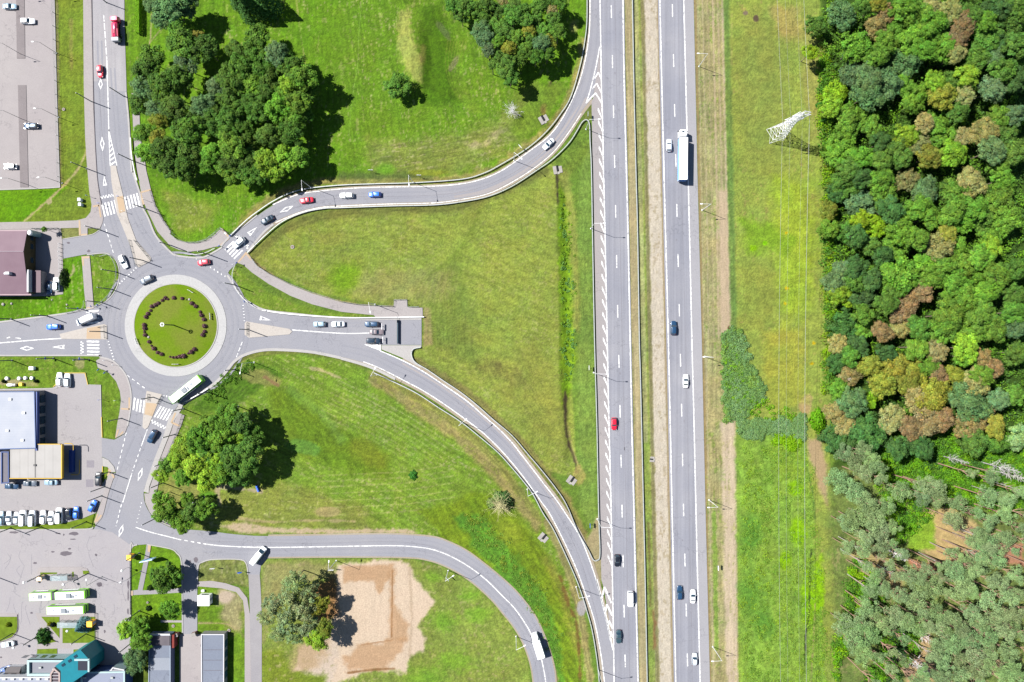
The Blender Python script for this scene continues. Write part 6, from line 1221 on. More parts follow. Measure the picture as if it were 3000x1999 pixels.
a0, a1 = G(85, 794, 3.4), G(108, 856, 3.0); b = MB(); b.box(((a0.x + a1.x) / 2 - o.x + .6, (a0.y + a1.y) / 2 - o.y, 0), (a1.x - a0.x + 1.2, a0.y - a1.y, 3.0)); b.build('annex_wall', plg, r)
b = MB(); b.box(((a0.x + a1.x) / 2 - o.x + .6, (a0.y + a1.y) / 2 - o.y, 3.0), (a1.x - a0.x + 1.5, a0.y - a1.y + .3, .2)); b.build('annex_roof', MVD, r)
p0, p1 = G(79, 790, 5.0), G(84, 856, 4.6); b = MB(); b.box(((p0.x + p1.x) / 2 - o.x, (p0.y + p1.y) / 2 - o.y, 3.2), (.55, p0.y - p1.y, 1.7)); b.build('parapet', whp, r)
for i, y in enumerate((700, 725, 765)): b = MB(); g0 = W(0, y); b.box((xw + .02 - o.x, g0.y - o.y, 1.2), (.06, 1.6, 1.3)); b.build('window', M['glass'], r)
# white steel silo at the corner of the building
def f(r):
    b = MB(); b.tube([(0, 0, 0), (0, 0, 4.4)], .95, 18); b.build('tank', simple('teal_tank', (190, 230, 228), .35, .6), r); b = MB(); n = 18; b.loft([[(.98 * f_ * math.cos(2 * math.pi * i / n), .98 * f_ * math.sin(2 * math.pi * i / n), z) for i in range(n)] for f_, z in ((1, 4.38), (.6, 4.75), (.1, 4.9))], cap=True); b.build('lid', M['white'], r, smooth=True)
g_ = Gp(86, 682, 4.4); shaped('storage_tank', g_[0] + 1, g_[1], 'upright white tank at the north-east corner of the mauve-roofed building', 'tank', f)
def box_building(name, px, py, label, top, h, roofm, wallm, x_open=None, parapet=None, ph=.35, roofz=None, pw=.35):
    """top: outline of the roof as seen in the photo at height h"""
    r = bld(name, px, py, label); o = r.location; ft = [q3(x, y, h) for x, y in top]
    area = sum(ft[i][0] * ft[(i + 1) % len(ft)][1] - ft[(i + 1) % len(ft)][0] * ft[i][1] for i in range(len(ft)))
    if area < 0: ft = ft[::-1]
    wallring(r, ft, 0, h, wallm); zt = h - (ph if parapet else 0)
    vs = [Vector((x - o.x, y - o.y, zt)) for x, y in ft]; b = MB()
    for t in tessellate_polygon([vs]):
        tri = [vs[i] for i in t]
        if (tri[1] - tri[0]).cross(tri[2] - tri[0]).z < 0: tri = tri[::-1]
        b.face(tri)
    rf = b.build('roof', roofm, r)
    if parapet:
        b = MB(); n = len(vs); inn = []
        for i in range(n):
            a, c, d = vs[i - 1], vs[i], vs[(i + 1) % n]; e1 = (c - a).normalized(); e2 = (d - c).normalized(); n1 = Vector((-e1.y, e1.x, 0)); n2 = Vector((-e2.y, e2.x, 0)); bi = (n1 + n2); inn.append(c + bi * (pw / max(.4, (1 + n1.dot(n2)))))
        for i in range(n):
            j = (i + 1) % n; hh = Vector((0, 0, ph + .06)); b.face([vs[i] + hh, vs[j] + hh, inn[j] + hh, inn[i] + hh]); b.face([inn[i] + hh, inn[j] + hh, inn[j], inn[i]]); b.face([vs[i] + hh - Vector((0, 0, .3)), vs[j] + hh - Vector((0, 0, .3)), vs[j] + hh, vs[i] + hh])
        b.build('parapet', parapet, r)
    return r, rf, ft
lb = metalroof('pale_blue_roof', (222, 228, 242), .6, R(90), (210, 218, 236)); bluew = simple('blue_fascia', (40, 90, 190), .5)
r, rf, ft = box_building('shop_building', 50, 1235, 'pale blue flat-roofed shop with a royal blue fascia', [(-200, 1149), (101, 1147), (105, 1314), (-200, 1322)], 5.0, lb, plg, parapet=simple('blue_trim', (90, 130, 205), .5), ph=.12, pw=.22)
o = r.location; b = MB(); e0, e1 = ft[0], ft[1]
xs_ = max(p[0] for p in ft) - o.x; ys_ = sorted(p[1] for p in ft)
b.box((xs_ - .05, (ys_[0] + ys_[-1]) / 2 - o.y, 3.6), (.5, ys_[-1] - ys_[0] - .2, 1.15)); b.build('fascia', bluew, r)
b = MB(); [b.box((xs_ + .02, (ys_[0] + ys_[-1]) / 2 - o.y + k_ * 3.4, .5), (.05, 2.4, 2.4)) for k_ in (-2, -1, 0, 1, 2)]; b.build('shop_window', M['glass'], r)
for (x, y) in ((30, 1170), (70, 1210), (22, 1262), (66, 1290)):
    g0 = G(x, y, 5); b = MB(); b.box((g0.x - o.x, g0.y - o.y, 4.85), (.9, .7, .4), bev=.05); b.build('roof_vent', M['lamp_grey'], rf)
# filling station canopy
r = bld('filling_station_canopy', 110, 1352, 'cream filling station canopy with a yellow edge joined to the blue-fascia shop', 'canopy'); o = r.location; hc = 4.5
c0, c1 = G(28, 1302, hc), G(181, 1402, hc); cx_, cy_ = (c0.x + c1.x) / 2 - o.x, (c0.y + c1.y) / 2 - o.y; cw, cd = c1.x - c0.x, c0.y - c1.y
b = MB(); b.box((cx_, cy_, hc - .25), (cw - .3, cd - .3, .2)); b.build('roof', metalroof('cream_roof', (226, 222, 218), .12, 0, (216, 212, 208)), r)
yw = simple('yellow_edge', (255, 205, 30), .45, k=2.4); b = MB()
b.box((cx_ + cw / 2, cy_, hc - .8), (.32, cd, .95)); b.box((cx_, cy_ - cd / 2, hc - .8), (cw, .2, .9)); b.box((cx_ + 4, cy_ + cd / 2, hc - .8), (cw - 9, .2, .9)); b.build('fascia', yw, r)
b = MB(); b.box((cx_ - .2, cy_, hc - .04), (.18, cd - .5, .06)); b.box((cx_ - .2, cy_ - 1.2, hc - .02), (.7, .6, .3)); b.build('roof_gutter', simple('gutter_grey', (120, 118, 120)), r)
for dx in (-.32, .0, .32):
    for dy in (-.28, .28): b = MB(); b.tube([(cx_ + dx * cw, cy_ + dy * cd, 0), (cx_ + dx * cw, cy_ + dy * cd, hc - .25)], .16, 8); b.build('column', M['galv'], r)
b = MB(); z = 3.6; X, Y = cx_ + cw / 2, cy_ + cd / 2; b.tube([(X + .3, Y + .1, z), (X + 2.6, Y + .1, z), (X + 3.1, Y - .5, z), (X + 3.1, Y - 2, z)], .12, 6); b.tube([(X + 3.1, Y - 5.6, .4), (X + 3.1, Y - 9.8, .4), (X + 2.6, Y - 10.4, .4), (X + .3, Y - 10.4, .4)], .12, 6); b.build('guard_hoop', yw, r)
b = MB(); b.box((X + 1.0, cy_ - .5, 0), (1.0, 7.2, 1.7)); b.build('wash_rack', bluew, r)
r2, _, _ = box_building('annex_building', 14, 1370, 'low grey annexe with blue trim at the west end of the canopy', [(3, 1323), (26, 1323), (27, 1415), (3, 1418)], 4.0, simple('annex_roof_grey', (150, 146, 158), .8), plg, parapet=simple('annex_blue', (50, 90, 170), .6), ph=.2)
# flat garage block and blue-walled shed in the south
fr = paved('felt_roof', (160, 170, 190), (174, 182, 200), (150, 158, 180), speck=.1)
r, rf, ft = box_building('garage_block', 625, 1930, 'flat garage block with a grey-blue felt roof and white coping', [(589, 1858), (657, 1858), (656, 2060), (590, 2060)], 2.6, fr, simple('pale_wall', (214, 212, 210), .8), parapet=whp, ph=.16, pw=.28)
o = r.location; g0 = G(604, 1880, 2.4); b = MB(); b.flat([(604 + 7 * math.cos(t) * (1 + .2 * math.sin(3 * t)), 1880 + 9 * math.sin(t) * (1 + .25 * math.cos(2 * t))) for t in [i * .45 for i in range(14)]], 2.42); s_ = b.build('roof_stain', M['tar']); s_.parent = r; s_.matrix_parent_inverse = Matrix.Translation(-o)
b = MB(); fx2 = max(p[0] for p in ft) - o.x; [b.box((fx2 + .02, W(0, y).y - o.y, .3), (.05, 2.2, 1.9)) for y in (1880, 1910, 1940, 1970)]; b.build('garage_door', simple('door_blue', (60, 120, 150)), r)
b = MB()
for y in (1905, 1935, 1965): A, B_ = G(592, y, 2.6), G(653, y, 2.6); b.box(((A.x + B_.x) / 2 - o.x, A.y - o.y, 2.43), (B_.x - A.x - .8, .12, .03))
b.build('felt_seam', M['tar'], rf)
r, rf, ft = box_building('workshop_building', 468, 1930, 'workshop with striped grey-blue roof bays and a blue west wall', [(436, 1860), (500, 1860), (500, 2060), (434, 2060)], 2.7, fr, simple('shed_wall', (150, 160, 200), .8), parapet=simple('coping_blue', (190, 205, 225), .6), ph=.12, pw=.3)
o = r.location; b = MB()
for (ya, yb) in ((1928, 1964),): A, B_ = G(440, ya, 2.7), G(498, yb, 2.7); b.box(((A.x + B_.x) / 2 - o.x, (A.y + B_.y) / 2 - o.y, 2.6), (B_.x - A.x, A.y - B_.y, .06))
b.build('pale_roof_bay', paved('pale_felt', (190, 198, 212), (200, 206, 220)), rf)
b = MB(); A, B_ = G(444, 1863, 2.8), G(499, 1892, 2.8); b.box(((A.x + B_.x) / 2 - o.x, (A.y + B_.y) / 2 - o.y, 2.6), (B_.x - A.x, A.y - B_.y, .16)); b.build('plank_deck', metalroof('dark_planks', (150, 140, 148), 1.4, 0, (120, 112, 122)), rf)
b = MB(); A, B_ = G(440, 1857, 2.8), G(498, 1862, 2.8); b.box(((A.x + B_.x) / 2 - o.x, (A.y + B_.y) / 2 - o.y, 2.6), (B_.x - A.x, .5, .3)); b.build('parapet_cap', whp, rf)
b = MB(); A = G(501, 1880, 2.5); b.box((A.x - o.x + .6, A.y - o.y, 0), (.7, 4.2, 2.4)); b.build('brick_stack', simple('brick_red', (170, 70, 60), .9), r)
for i, (x, y, nm) in enumerate(((520, 1857, 'brick gate pier at the mouth of the courtyard, western one'), (572, 1854, 'brick gate pier at the mouth of the courtyard, eastern one'))):
    def f(r): b = MB(); b.box((0, 0, 0), (1.6, .9, 1.7), bev=.04); b.build('pier', simple('pier_brick', (176, 130, 120), .9), r); b = MB(); b.box((0, 0, 1.7), (1.8, 1.1, .14), top=(.9, .9)); b.build('capstone', M['concrete'], r)
    shaped('gate_pier', x, y, nm, 'gate pier', f, 20, group='brick gate piers')
# station building: several roofs round a tall teal wing
teal = simple('teal_cladding', (20, 150, 162), .5, var=.06, k=2.2); teal2 = simple('teal_roof', (10, 140, 158), .6, .2, var=.08, k=2.2); lav = paved('lavender_roof', (208, 214, 232), (220, 224, 238), (198, 204, 224), speck=.05); ltt = simple('pale_teal_trim', (206, 236, 238), .6, k=2.4)
grr = paved('grey_roof', (182, 184, 196), (192, 194, 204), speck=.06)
r = bld('station_building', 170, 1970, 'bus station building with a tall teal wing and pale flat roofs'); o = r.location
def part_box(name, top, h, rm, wm, z0=0, ph=0, pm=None, sub='roof', pw=.35):
    ft = [q3(x, y, h) for x, y in top]; area = sum(ft[i][0] * ft[(i + 1) % len(ft)][1] - ft[(i + 1) % len(ft)][0] * ft[i][1] for i in range(len(ft)))
    if area < 0: ft = ft[::-1]
    b = MB(); b.loft([rel(r, ft, z0), rel(r, ft, h)]); wl = b.build(name, wm, r); vs = [Vector((x - o.x, y - o.y, h - ph)) for x, y in ft]; b = MB()
    for t in tessellate_polygon([vs]):
        tri = [vs[i] for i in t]
        if (tri[1] - tri[0]).cross(tri[2] - tri[0]).z < 0: tri = tri[::-1]
        b.face(tri)
    b.build(sub, rm, wl)
    if pm:
        b = MB(); n = len(vs)
        for i in range(n):
            a, c = vs[i], vs[(i + 1) % n]; d = (c - a); L_ = d.length; mid = (a + c) / 2; nn = Vector((-d.y, d.x, 0)).normalized() * (pw / 2)
            b.box((mid.x + nn.x, mid.y + nn.y, h - ph - .02), (L_ - .001 * i, pw, ph + .05 + .003 * i), rz=math.atan2(d.y, d.x))
        b.build('parapet', pm, wl)
    return wl, ft
w1, f1 = part_box('hall_wall', [(-200, 1986), (150, 1983), (152, 2090), (-200, 2090)], 5.0, lav, whp, ph=.25, pm=whp)
b = MB(); yN = max(p[1] for p in f1) - o.y
for i in range(9): b.box((-23 + i * 2.7, yN + .02, 1.6), (1.3, .06, 1.7))
b.build('window', M['glass'], w1)
w2, f2 = part_box('foyer_wall', [(79, 1934), (196, 1934), (186, 1981), (79, 1981)], 4.6, grr, ltt, ph=.7, pm=ltt, pw=.7)
b = MB(); yN = max(p[1] for p in f2) - o.y; [b.box((-9 + i * 2.9, yN + .02, 1.2), (1.5, .06, 1.9)) for i in range(4)]; b.build('window', M['glass'], w2)
w3, f3 = part_box('office_wall', [(236, 1969), (366, 1967), (366, 2090), (236, 2090)], 4.6, paved('blue_roof', (186, 194, 220), (196, 204, 228), speck=.05), simple('blue_wall', (96, 128, 190), .7), ph=.3, pm=ltt, pw=.5)
w4, f4 = part_box('teal_wing_wall', [(161, 1952), (201, 1923), (236, 1905), (262, 1934), (262, 1966), (214, 1999), (178, 2040), (178, 1966)], 8.2, teal2, teal, ph=0)
b = MB()
for (x, y) in ((186, 1948), (205, 1936), (222, 1923)):
    g0 = G(x, y, 8.2); b.box((g0.x - o.x, g0.y - o.y, 8.2), (1.1, .8, .12), rz=R(33))
b.build('skylight', M['glass'], w4)
A = G(244, 1950, 8.2); b = MB(); b.box((A.x - o.x, A.y - o.y, 8.2), (3.2, 3.0, .1)); b.build('light_well', simple('well_dark', (20, 30, 60)), w4); b = MB(); b.box((A.x - o.x - .2, A.y - o.y + 1.9, 8.2), (4.6, .5, .5)); b.box((A.x - o.x + 1.9, A.y - o.y, 8.2), (.5, 3.6, .5)); b.build('roof_rim', ltt, w4)
w5, f5 = part_box('atrium_wall', [(146, 1975), (158, 1957), (176, 1972), (176, 2060), (146, 2060)], 6.0, simple('atrium_glass', (120, 105, 112), .3, .6), simple('pink_frame', (236, 220, 216)), ph=.3, pm=simple('pink_trim2', (232, 206, 200)), pw=.5)
b = MB(); A = G(161, 1990, 6); [b.box((A.x - o.x, A.y - o.y + k_ * 1.0, 5.72), (2.4, .12, .12)) for k_ in (-2, -1, 0, 1, 2)]; b.build('glazing_bar', whp, w5)
for i in range(6):
    g0 = G(12 + i * 25, 1990, 5); b = MB(); b.box((g0.x - o.x, g0.y - o.y, 4.7), (1.5, .8, .5), top=(.7, .6)); b.build('skylight', whp, w1)
for (x, y, hh, wl) in ((250, 1985, 4.3, w3), (330, 1985, 4.3, w3), (120, 1955, 3.9, w2), (160, 1960, 3.9, w2)):
    g0 = G(x, y, hh); b = MB(); b.box((g0.x - o.x, g0.y - o.y, hh - .05), (.8, .6, .6), bev=.05); b.build('roof_vent', M['galv'], wl)
w6, f6 = part_box('porch_wall', [(330, 1955), (364, 1962), (364, 1968), (320, 1968)], 4.2, grr, ltt, ph=.3, pm=whp)
r2 = bld('shed', 56, 1957, 'small shed with a pitched grey roof west of the station building', 'shed'); oo = r2.location
b = MB(); b.box((0, 0, 0), (4.2, 2.4, 2.3)); b.build('wall', whp, r2); b = MB(); b.loft([[(-2.3, y, z) for y, z in ((-1.4, 2.25), (0, 3.3), (1.4, 2.25))], [(2.3, y, z) for y, z in ((-1.4, 2.25), (0, 3.3), (1.4, 2.25))]], cap=True); b.build('roof', simple('shed_roof', (124, 116, 118)), r2)

# ---------------------------------------------------------------- vegetation
def quads_mesh(name, cen, nrm, size, tint, asp=.7, seed=0):
    """many small leaf faces: centres, normals, sizes and tint per face"""
    rg = np.random.default_rng(seed); n = len(cen); nrm = nrm / np.maximum(np.linalg.norm(nrm, axis=1, keepdims=True), 1e-6)
    t = rg.normal(size=(n, 3)); t -= (t * nrm).sum(1, keepdims=True) * nrm; t /= np.maximum(np.linalg.norm(t, axis=1, keepdims=True), 1e-6); bt = np.cross(nrm, t)
    s = size[:, None]; k = (s * asp)
    v = np.stack([cen - t * s - bt * k * .4, cen + t * s * .2 - bt * k, cen + t * s + bt * k * .4, cen - t * s * .2 + bt * k], 1).reshape(-1, 3).astype(np.float32)
    me = bpy.data.meshes.new(name); me.vertices.add(4 * n); me.vertices.foreach_set('co', v.ravel()); me.loops.add(4 * n); me.loops.foreach_set('vertex_index', np.arange(4 * n, dtype=np.int32))
    me.polygons.add(n); me.polygons.foreach_set('loop_start', np.arange(0, 4 * n, 4, dtype=np.int32)); me.update(calc_edges=True)
    ca = me.color_attributes.new('tint', 'FLOAT_COLOR', 'POINT'); c = np.concatenate([np.repeat(tint, 4, 0), np.ones((4 * n, 1))], 1).astype(np.float32); ca.data.foreach_set('color', c.ravel())
    me.materials.append(M['foliage']); return me
def rnd_dirs(rg, n): d = rg.normal(size=(n, 3)); return d / np.linalg.norm(d, axis=1, keepdims=True)
def tint_of(rg, n, lob=None, var=.22, yel=.14):
    b_ = 1 + var * (rg.random(n) - .5) * 2
    if lob is not None: b_ = b_ * lob
    y = 1 + yel * (rg.random(n) - .5) * 2
    return np.stack([b_ * y, b_, b_ * (2 - y) * .9], 1)
def crown_broad(seed, lobes=11, subs=9, per=66, leaf=.05, flat=.8):
    """big limbs of foliage, each a heap of small leafy clumps"""
    rg = np.random.default_rng(seed); C_, N_, T_, Sz = [], [], [], []
    for i in range(lobes):
        if i < 3: a = rg.uniform(0, 6.28); c = np.array([.22 * math.cos(a), .22 * math.sin(a), flat * .38]); lr = rg.uniform(.36, .46)
        else:
            a = (i - 3) / (lobes - 3) * 6.28 + rg.uniform(-.35, .35); R_ = rg.uniform(.46, .68); c = np.array([R_ * math.cos(a), R_ * math.sin(a), rg.uniform(-.2, .25) * flat]); lr = rg.uniform(.30, .42)
        lb_ = rg.uniform(.86, 1.14)
        for k in range(subs):
            d = rnd_dirs(rg, 1)[0]; d[2] = abs(d[2]) if k % 4 else -abs(d[2]) * .4; sc_ = c + d * lr * rg.uniform(.65, .95); sr = lr * rg.uniform(.32, .52); n = int(per * rg.uniform(.7, 1.3))
            u = rnd_dirs(rg, n); u[:, 2] = np.where(u[:, 2] < -.3, -u[:, 2], u[:, 2]); p = sc_ + u * sr * rg.uniform(.5, 1.3, (n, 1)); C_.append(p); N_.append(u * .8 + d * .3 + rg.normal(size=(n, 3)) * .35 + np.array([0, 0, .35])); T_.append(tint_of(rg, n, lb_ * rg.uniform(.74, 1.24), .38) * np.array([rg.uniform(.88, 1.14), 1, rg.uniform(.85, 1.15)])); Sz.append(leaf * rg.uniform(.6, 1.3, n))
    return quads_mesh('crown', np.concatenate(C_), np.concatenate(N_), np.concatenate(Sz), np.concatenate(T_), seed=seed)
def crown_pine(seed, lobes=20, per=200):
    rg = np.random.default_rng(seed); C_, N_, T_, Sz = [], [], [], []
    for i in range(lobes):
        a = rg.uniform(0, 6.28); R_ = rg.uniform(.1, .78); z = rg.uniform(-.5, .75) * (1 - R_ * .5); c = np.array([R_ * math.cos(a), R_ * math.sin(a), z]); lr = rg.uniform(.22, .36) * (1 - .25 * max(z, 0))
        n = int(per * (lr / .34) ** 2); u = rnd_dirs(rg, n); u[:, 2] = np.abs(u[:, 2]) * .8 - .12; p = c + u * lr * rg.uniform(.6, 1.1, (n, 1)) * np.array([1, 1, .5])
        C_.append(p); N_.append(u * .6 + rg.normal(size=(n, 3)) * .6 + np.array([0, 0, .7])); T_.append(tint_of(rg, n, rg.uniform(.78, 1.2), .38, .08)); Sz.append(.050 * rg.uniform(.5, 1.2, n))
    return quads_mesh('crown', np.concatenate(C_), np.concatenate(N_), np.concatenate(Sz), np.concatenate(T_), asp=.45, seed=seed)
def crown_spruce(seed, n=3200):
    rg = np.random.default_rng(seed); t = rg.random(n) ** .7; z = 1 - t * 2; a = rg.uniform(0, 6.28, n); arm = np.round(a / (2 * math.pi) * 11) / 11 * 2 * math.pi + rg.normal(size=n) * .13 + z * 2
    r_ = (t * .98 + .03) * rg.uniform(.5, 1.0, n) ** .5 * (1 + .15 * np.sin(z * 26)); p = np.stack([r_ * np.cos(arm), r_ * np.sin(arm), z - r_ * .15], 1); nn = np.stack([np.cos(arm) * .5, np.sin(arm) * .5, np.full(n, .9)], 1) + rg.normal(size=(n, 3)) * .35
    return quads_mesh('crown', p, nn, .075 * rg.uniform(.6, 1.2, n), tint_of(rg, n, None, .25, .06), asp=.4, seed=seed)
def crown_bush(seed, n=900, leaf=.12):
    rg = np.random.default_rng(seed); u = rnd_dirs(rg, n); u[:, 2] = np.abs(u[:, 2]); p = u * (1 + .22 * np.sin(u[:, :1] * 6 + seed) * np.cos(u[:, 1:2] * 7)) * rg.uniform(.75, 1.05, (n, 1)) * np.array([1, 1, .9])
    return quads_mesh('foliage', p, u + rg.normal(size=(n, 3)) * .45, leaf * rg.uniform(.6, 1.2, n), tint_of(rg, n), seed=seed)
def trunk_mesh(seed, limbs=6, top=1.0):
    rg = random.Random(seed); b = MB(); b.tube([(0, 0, 0), (.01, .01, .5), (0, .01, top)], .020, 7, r2=.009)
    for i in range(limbs):
        a = rg.uniform(0, 6.28); z = rg.uniform(.45, .8) * top; l = rg.uniform(.10, .2); b.tube([(0, 0, z), (math.cos(a) * l * .6, math.sin(a) * l * .6, z + .08), (math.cos(a) * l, math.sin(a) * l, z + .18)], .010, 5, r2=.004)
    me = bpy.data.meshes.new('trunk'); me.from_pydata(b.v, [], b.f); me.materials.append(M['bark']); return me
def dead_mesh(seed, leafless=46, spread=.32, z0=.25):
    rg = random.Random(seed); b = MB(); b.tube([(0, 0, 0), (.01, 0, .5), (0, .01, 1)], .016, 6, r2=.004)
    for i in range(leafless):
        z = rg.uniform(z0, .97); a = rg.uniform(0, 6.28); l = spread * (1.15 - z) * rg.uniform(.5, 1.2); e = Vector((math.cos(a) * l, math.sin(a) * l, z + l * .35)); b.tube([(0, 0, z), e], .006, 4, r2=.002)
        for k in range(3): q_ = Vector((0, 0, z)).lerp(e, rg.uniform(.35, .9)); d_ = Vector((rg.uniform(-1, 1), rg.uniform(-1, 1), rg.uniform(0, 1))).normalized() * l * .4; b.tube([q_, q_ + d_], .003, 3, r2=.001)
    me = bpy.data.meshes.new('branches'); me.from_pydata(b.v, [], b.f); me.materials.append(M['bark']); return me
CB = [crown_broad(s_) for s_ in range(7)]; CF = [crown_broad(20 + s_, lobes=13, subs=10, per=60, leaf=.045, flat=.95) for s_ in range(3)]; CW = [crown_broad(90 + s_, lobes=9, subs=7, per=34, leaf=.05, flat=1.1) for s_ in range(2)]; CP = [crown_pine(40 + s_) for s_ in range(6)]; CS = [crown_spruce(60 + s_) for s_ in range(2)]; CU = [crown_bush(80 + s_) for s_ in range(4)]
TM = [trunk_mesh(s_) for s_ in range(4)]; DM = [dead_mesh(s_) for s_ in range(4)]; DS = [dead_mesh(10 + s_, 90, .8, .05) for s_ in range(2)]
KF = 2.0
FC = dict(g=(124, 176, 60), m=(108, 156, 62), d=(86, 132, 66), t=(114, 152, 98), y=(152, 194, 40), o=(162, 170, 66), b=(172, 150, 104), k=(172, 170, 108), p=(158, 190, 132), e=(98, 142, 50), f=(122, 176, 56), q=(158, 204, 60), s=(150, 174, 120))
FN = dict(g='bright green', m='mid green', d='dark green', t='grey-green', y='yellow-green', o='olive yellow', b='rusty brown', k='tan and green', p='grey-green', e='deep green', f='fresh green', q='light green', s='silvery green')
def fcol(k, rg, j=.10): c = FC[k]; s_ = rg.uniform(1 - j * .7, 1 + j * .7); return alb(tuple(min(255, v * s_ * rg.uniform(.96, 1.04)) for v in c), KF)
tr = random.Random(77)
BARK = dict(g=(.16, .13, .10, 1), p=(.30, .19, .14, 1), x=(.42, .40, .40, 1))
def tree(kind, px, py, rpx, ck, label, group, hgt=None, cat='tree', name=None):
    """px,py,rpx: crown as the photo shows it; the trunk foot follows from the crown's height"""
    R_ = rpx * S
    if kind == 'broad': hgt = hgt or tr.uniform(9.5, 13) * (.55 + .45 * min(1.2, R_ / 4.5)); hc = hgt - R_ * .45; name = name or ('dying_tree' if ck in 'bk' else 'broadleaf_tree')
    elif kind == 'pine': hgt = hgt or tr.uniform(16, 20); hc = hgt - R_ * .5; name = name or 'pine_tree'
    elif kind == 'spruce': hgt = hgt or 9; hc = hgt * .45; name = name or 'spruce_tree'
    k = (H - hc) / H; R_ *= k; gx0, gy0 = Gp(px, py, hc); r = empty(name, W(gx0, gy0, gz(gx0, gy0) - .05), tr.uniform(0, 6.28)); tag(r, label, cat, group)
    t = bpy.data.objects.new('trunk', tr.choice(TM)); C.objects.link(t); t.parent = r
    if kind == 'spruce': me = tr.choice(CS); sc_ = (R_, R_, hgt * .47); zc = hgt * .5
    elif kind == 'pine': me = tr.choice(CP); sc_ = (R_ * 1.14, R_ * 1.14, R_ * 1.0); zc = hc
    else: me = tr.choice(CW if ck == 's' else CB if ck not in ('t', 'k', 'o', 'b', 's') else CF); e_ = tr.uniform(.88, 1.14); sc_ = (R_ * 1.16 * e_, R_ * 1.16 / e_, R_ * tr.uniform(.85, 1.1)); zc = hc - R_ * .1
    th = zc + (R_ * .4 if kind != 'spruce' else hgt * .3); tk = th * (.55 if kind == 'pine' else .8); t.scale = (tk, tk, th); t.color = BARK['p'] if kind == 'pine' else BARK['g']
    c = bpy.data.objects.new('crown', me); C.objects.link(c); c.parent = r; c.location = (0, 0, zc); c.scale = sc_; c.color = fcol(ck, tr); return r
def parse(s, x0, y0, k): out = []; [out.append((x0 + float(a[0]) / k, y0 + float(a[1]) / k, float(a[2]) / k, a[3])) for a in (e.split(',') for e in s.split())]; return out
def inpoly(x, y, p):
    ins = np.zeros(x.shape, bool)
    for a, b in zip(p, p[1:] + p[:1]):
        if a[1] != b[1]: ins ^= ((a[1] > y) != (b[1] > y)) & (x < (b[0] - a[0]) * (y - a[1]) / (b[1] - a[1]) + a[0])
    return ins
ORD = ['first', 'second', 'third', 'fourth', 'fifth', 'sixth', 'seventh', 'eighth', 'ninth', 'tenth', 'eleventh', 'twelfth', 'thirteenth', 'fourteenth', 'fifteenth', 'sixteenth', 'seventeenth', 'eighteenth', 'nineteenth', 'twentieth']
def grove(items, what, group, rowh, rowname, side='west', pre='tree'):
    """labels: colour, place in its row counted from one side, row named by a landmark"""
    rows = {}
    for it in items: rows.setdefault(rowname(it[1]), []).append(it)
    for rn, its in rows.items():
        its.sort(key=lambda a: a[0])
        for i, (x, y, r_, c) in enumerate(its):
            kind = 'pine' if c == 'p' else 'broad'; w_ = 'pine' if c == 'p' else pre
            tree(kind, x, y, r_ * (1.0 if c == 's' else 1.12), c, f'{FN[c]} {w_}, {ORD[min(i, 19)]} from the {side} {rn}', group)
gnw = parse('450,70,165,t 370,230,100,t 620,60,130,t 540,320,90,m 250,60,80,t 600,500,165,e 780,420,60,o 870,560,140,e 240,680,140,e 180,820,130,e 630,740,140,t 570,880,130,e 150,1010,110,t 380,1010,140,e 130,1190,120,e 300,1230,100,t 520,1250,150,e 1450,430,130,e 1230,590,110,e 1440,600,130,e 1700,620,120,t 1270,760,130,e 1500,780,140,e 1100,870,110,e 1000,990,100,t 1180,980,130,e 1390,960,120,f 1620,910,130,e 1860,770,130,e 1990,900,140,f 1820,970,100,q 1760,1070,120,f 1560,1060,110,e 1100,1130,110,e 850,1220,120,t 1010,1260,120,e 1190,1250,130,e 1390,1150,100,e 1480,1300,140,e 1700,1250,130,f 1930,1180,130,f 2060,1050,90,e 1860,1370,140,f 1990,1330,90,e 930,1400,130,e 1130,1390,130,e 1300,1500,110,e 720,1440,140,e 330,1380,80,o', 380, 0, 3.92)
gnw += parse('160,430,110,f 320,480,90,o 190,660,110,f 380,600,120,e 650,430,150,e 640,620,160,e 430,780,140,e 620,830,110,e 1130,470,110,e 950,660,110,f 1180,580,150,f 1350,530,110,e 1150,730,130,e 920,790,110,f 1370,720,120,e 1160,870,120,f 1360,900,110,e 1600,470,130,e 1830,460,140,e 1800,690,150,q 1560,760,130,q 1660,870,110,q 1930,700,110,f 1480,900,90,e 1330,780,100,e', 380, 280, 3.92)
grove(gnw, 'grove', 'trees of the grove north of the roundabout', 60, lambda y: 'in the grove\'s ' + ORD[min(19, max(0, int(y // 38)))] + ' row from the north')
tree('spruce', 722, 12, 42, 'd', 'dark spiky conifer at the top edge, west of the two beside the field', 'dark conifers at the top edge', hgt=15); tree('spruce', 768, -6, 46, 'd', 'dark spiky conifer at the top edge, east of the two beside the field', 'dark conifers at the top edge', hgt=15)
tree('spruce', 690, -18, 36, 'd', 'dark conifer peeping over the top edge beside the spiky pair', 'dark conifers at the top edge', hgt=13)
gmid = parse('120,60,100,m 280,100,110,m 250,230,90,m 430,120,100,m 550,260,110,m 620,60,100,m 760,150,110,m 850,40,80,k 1000,210,120,m 1010,50,90,m 1150,130,80,m 1180,290,90,m 1370,110,120,m 1290,330,100,m 1560,160,80,k 1580,260,90,m 770,360,110,m 530,430,110,t 590,560,120,t 640,720,80,t 900,470,110,m 770,590,80,g 1050,520,80,g 1210,550,90,m 1230,440,90,o 1400,620,110,t 1520,600,90,o 940,690,90,o 760,840,100,m 940,870,110,m 880,1010,110,m 960,1120,100,m 700,930,60,m 1450,420,100,m 1200,720,110,e 1330,800,100,e 1500,760,90,e 1650,450,100,e 1100,830,90,e 1480,-20,110,m 1680,40,90,e', 1300, 0, 4.9)
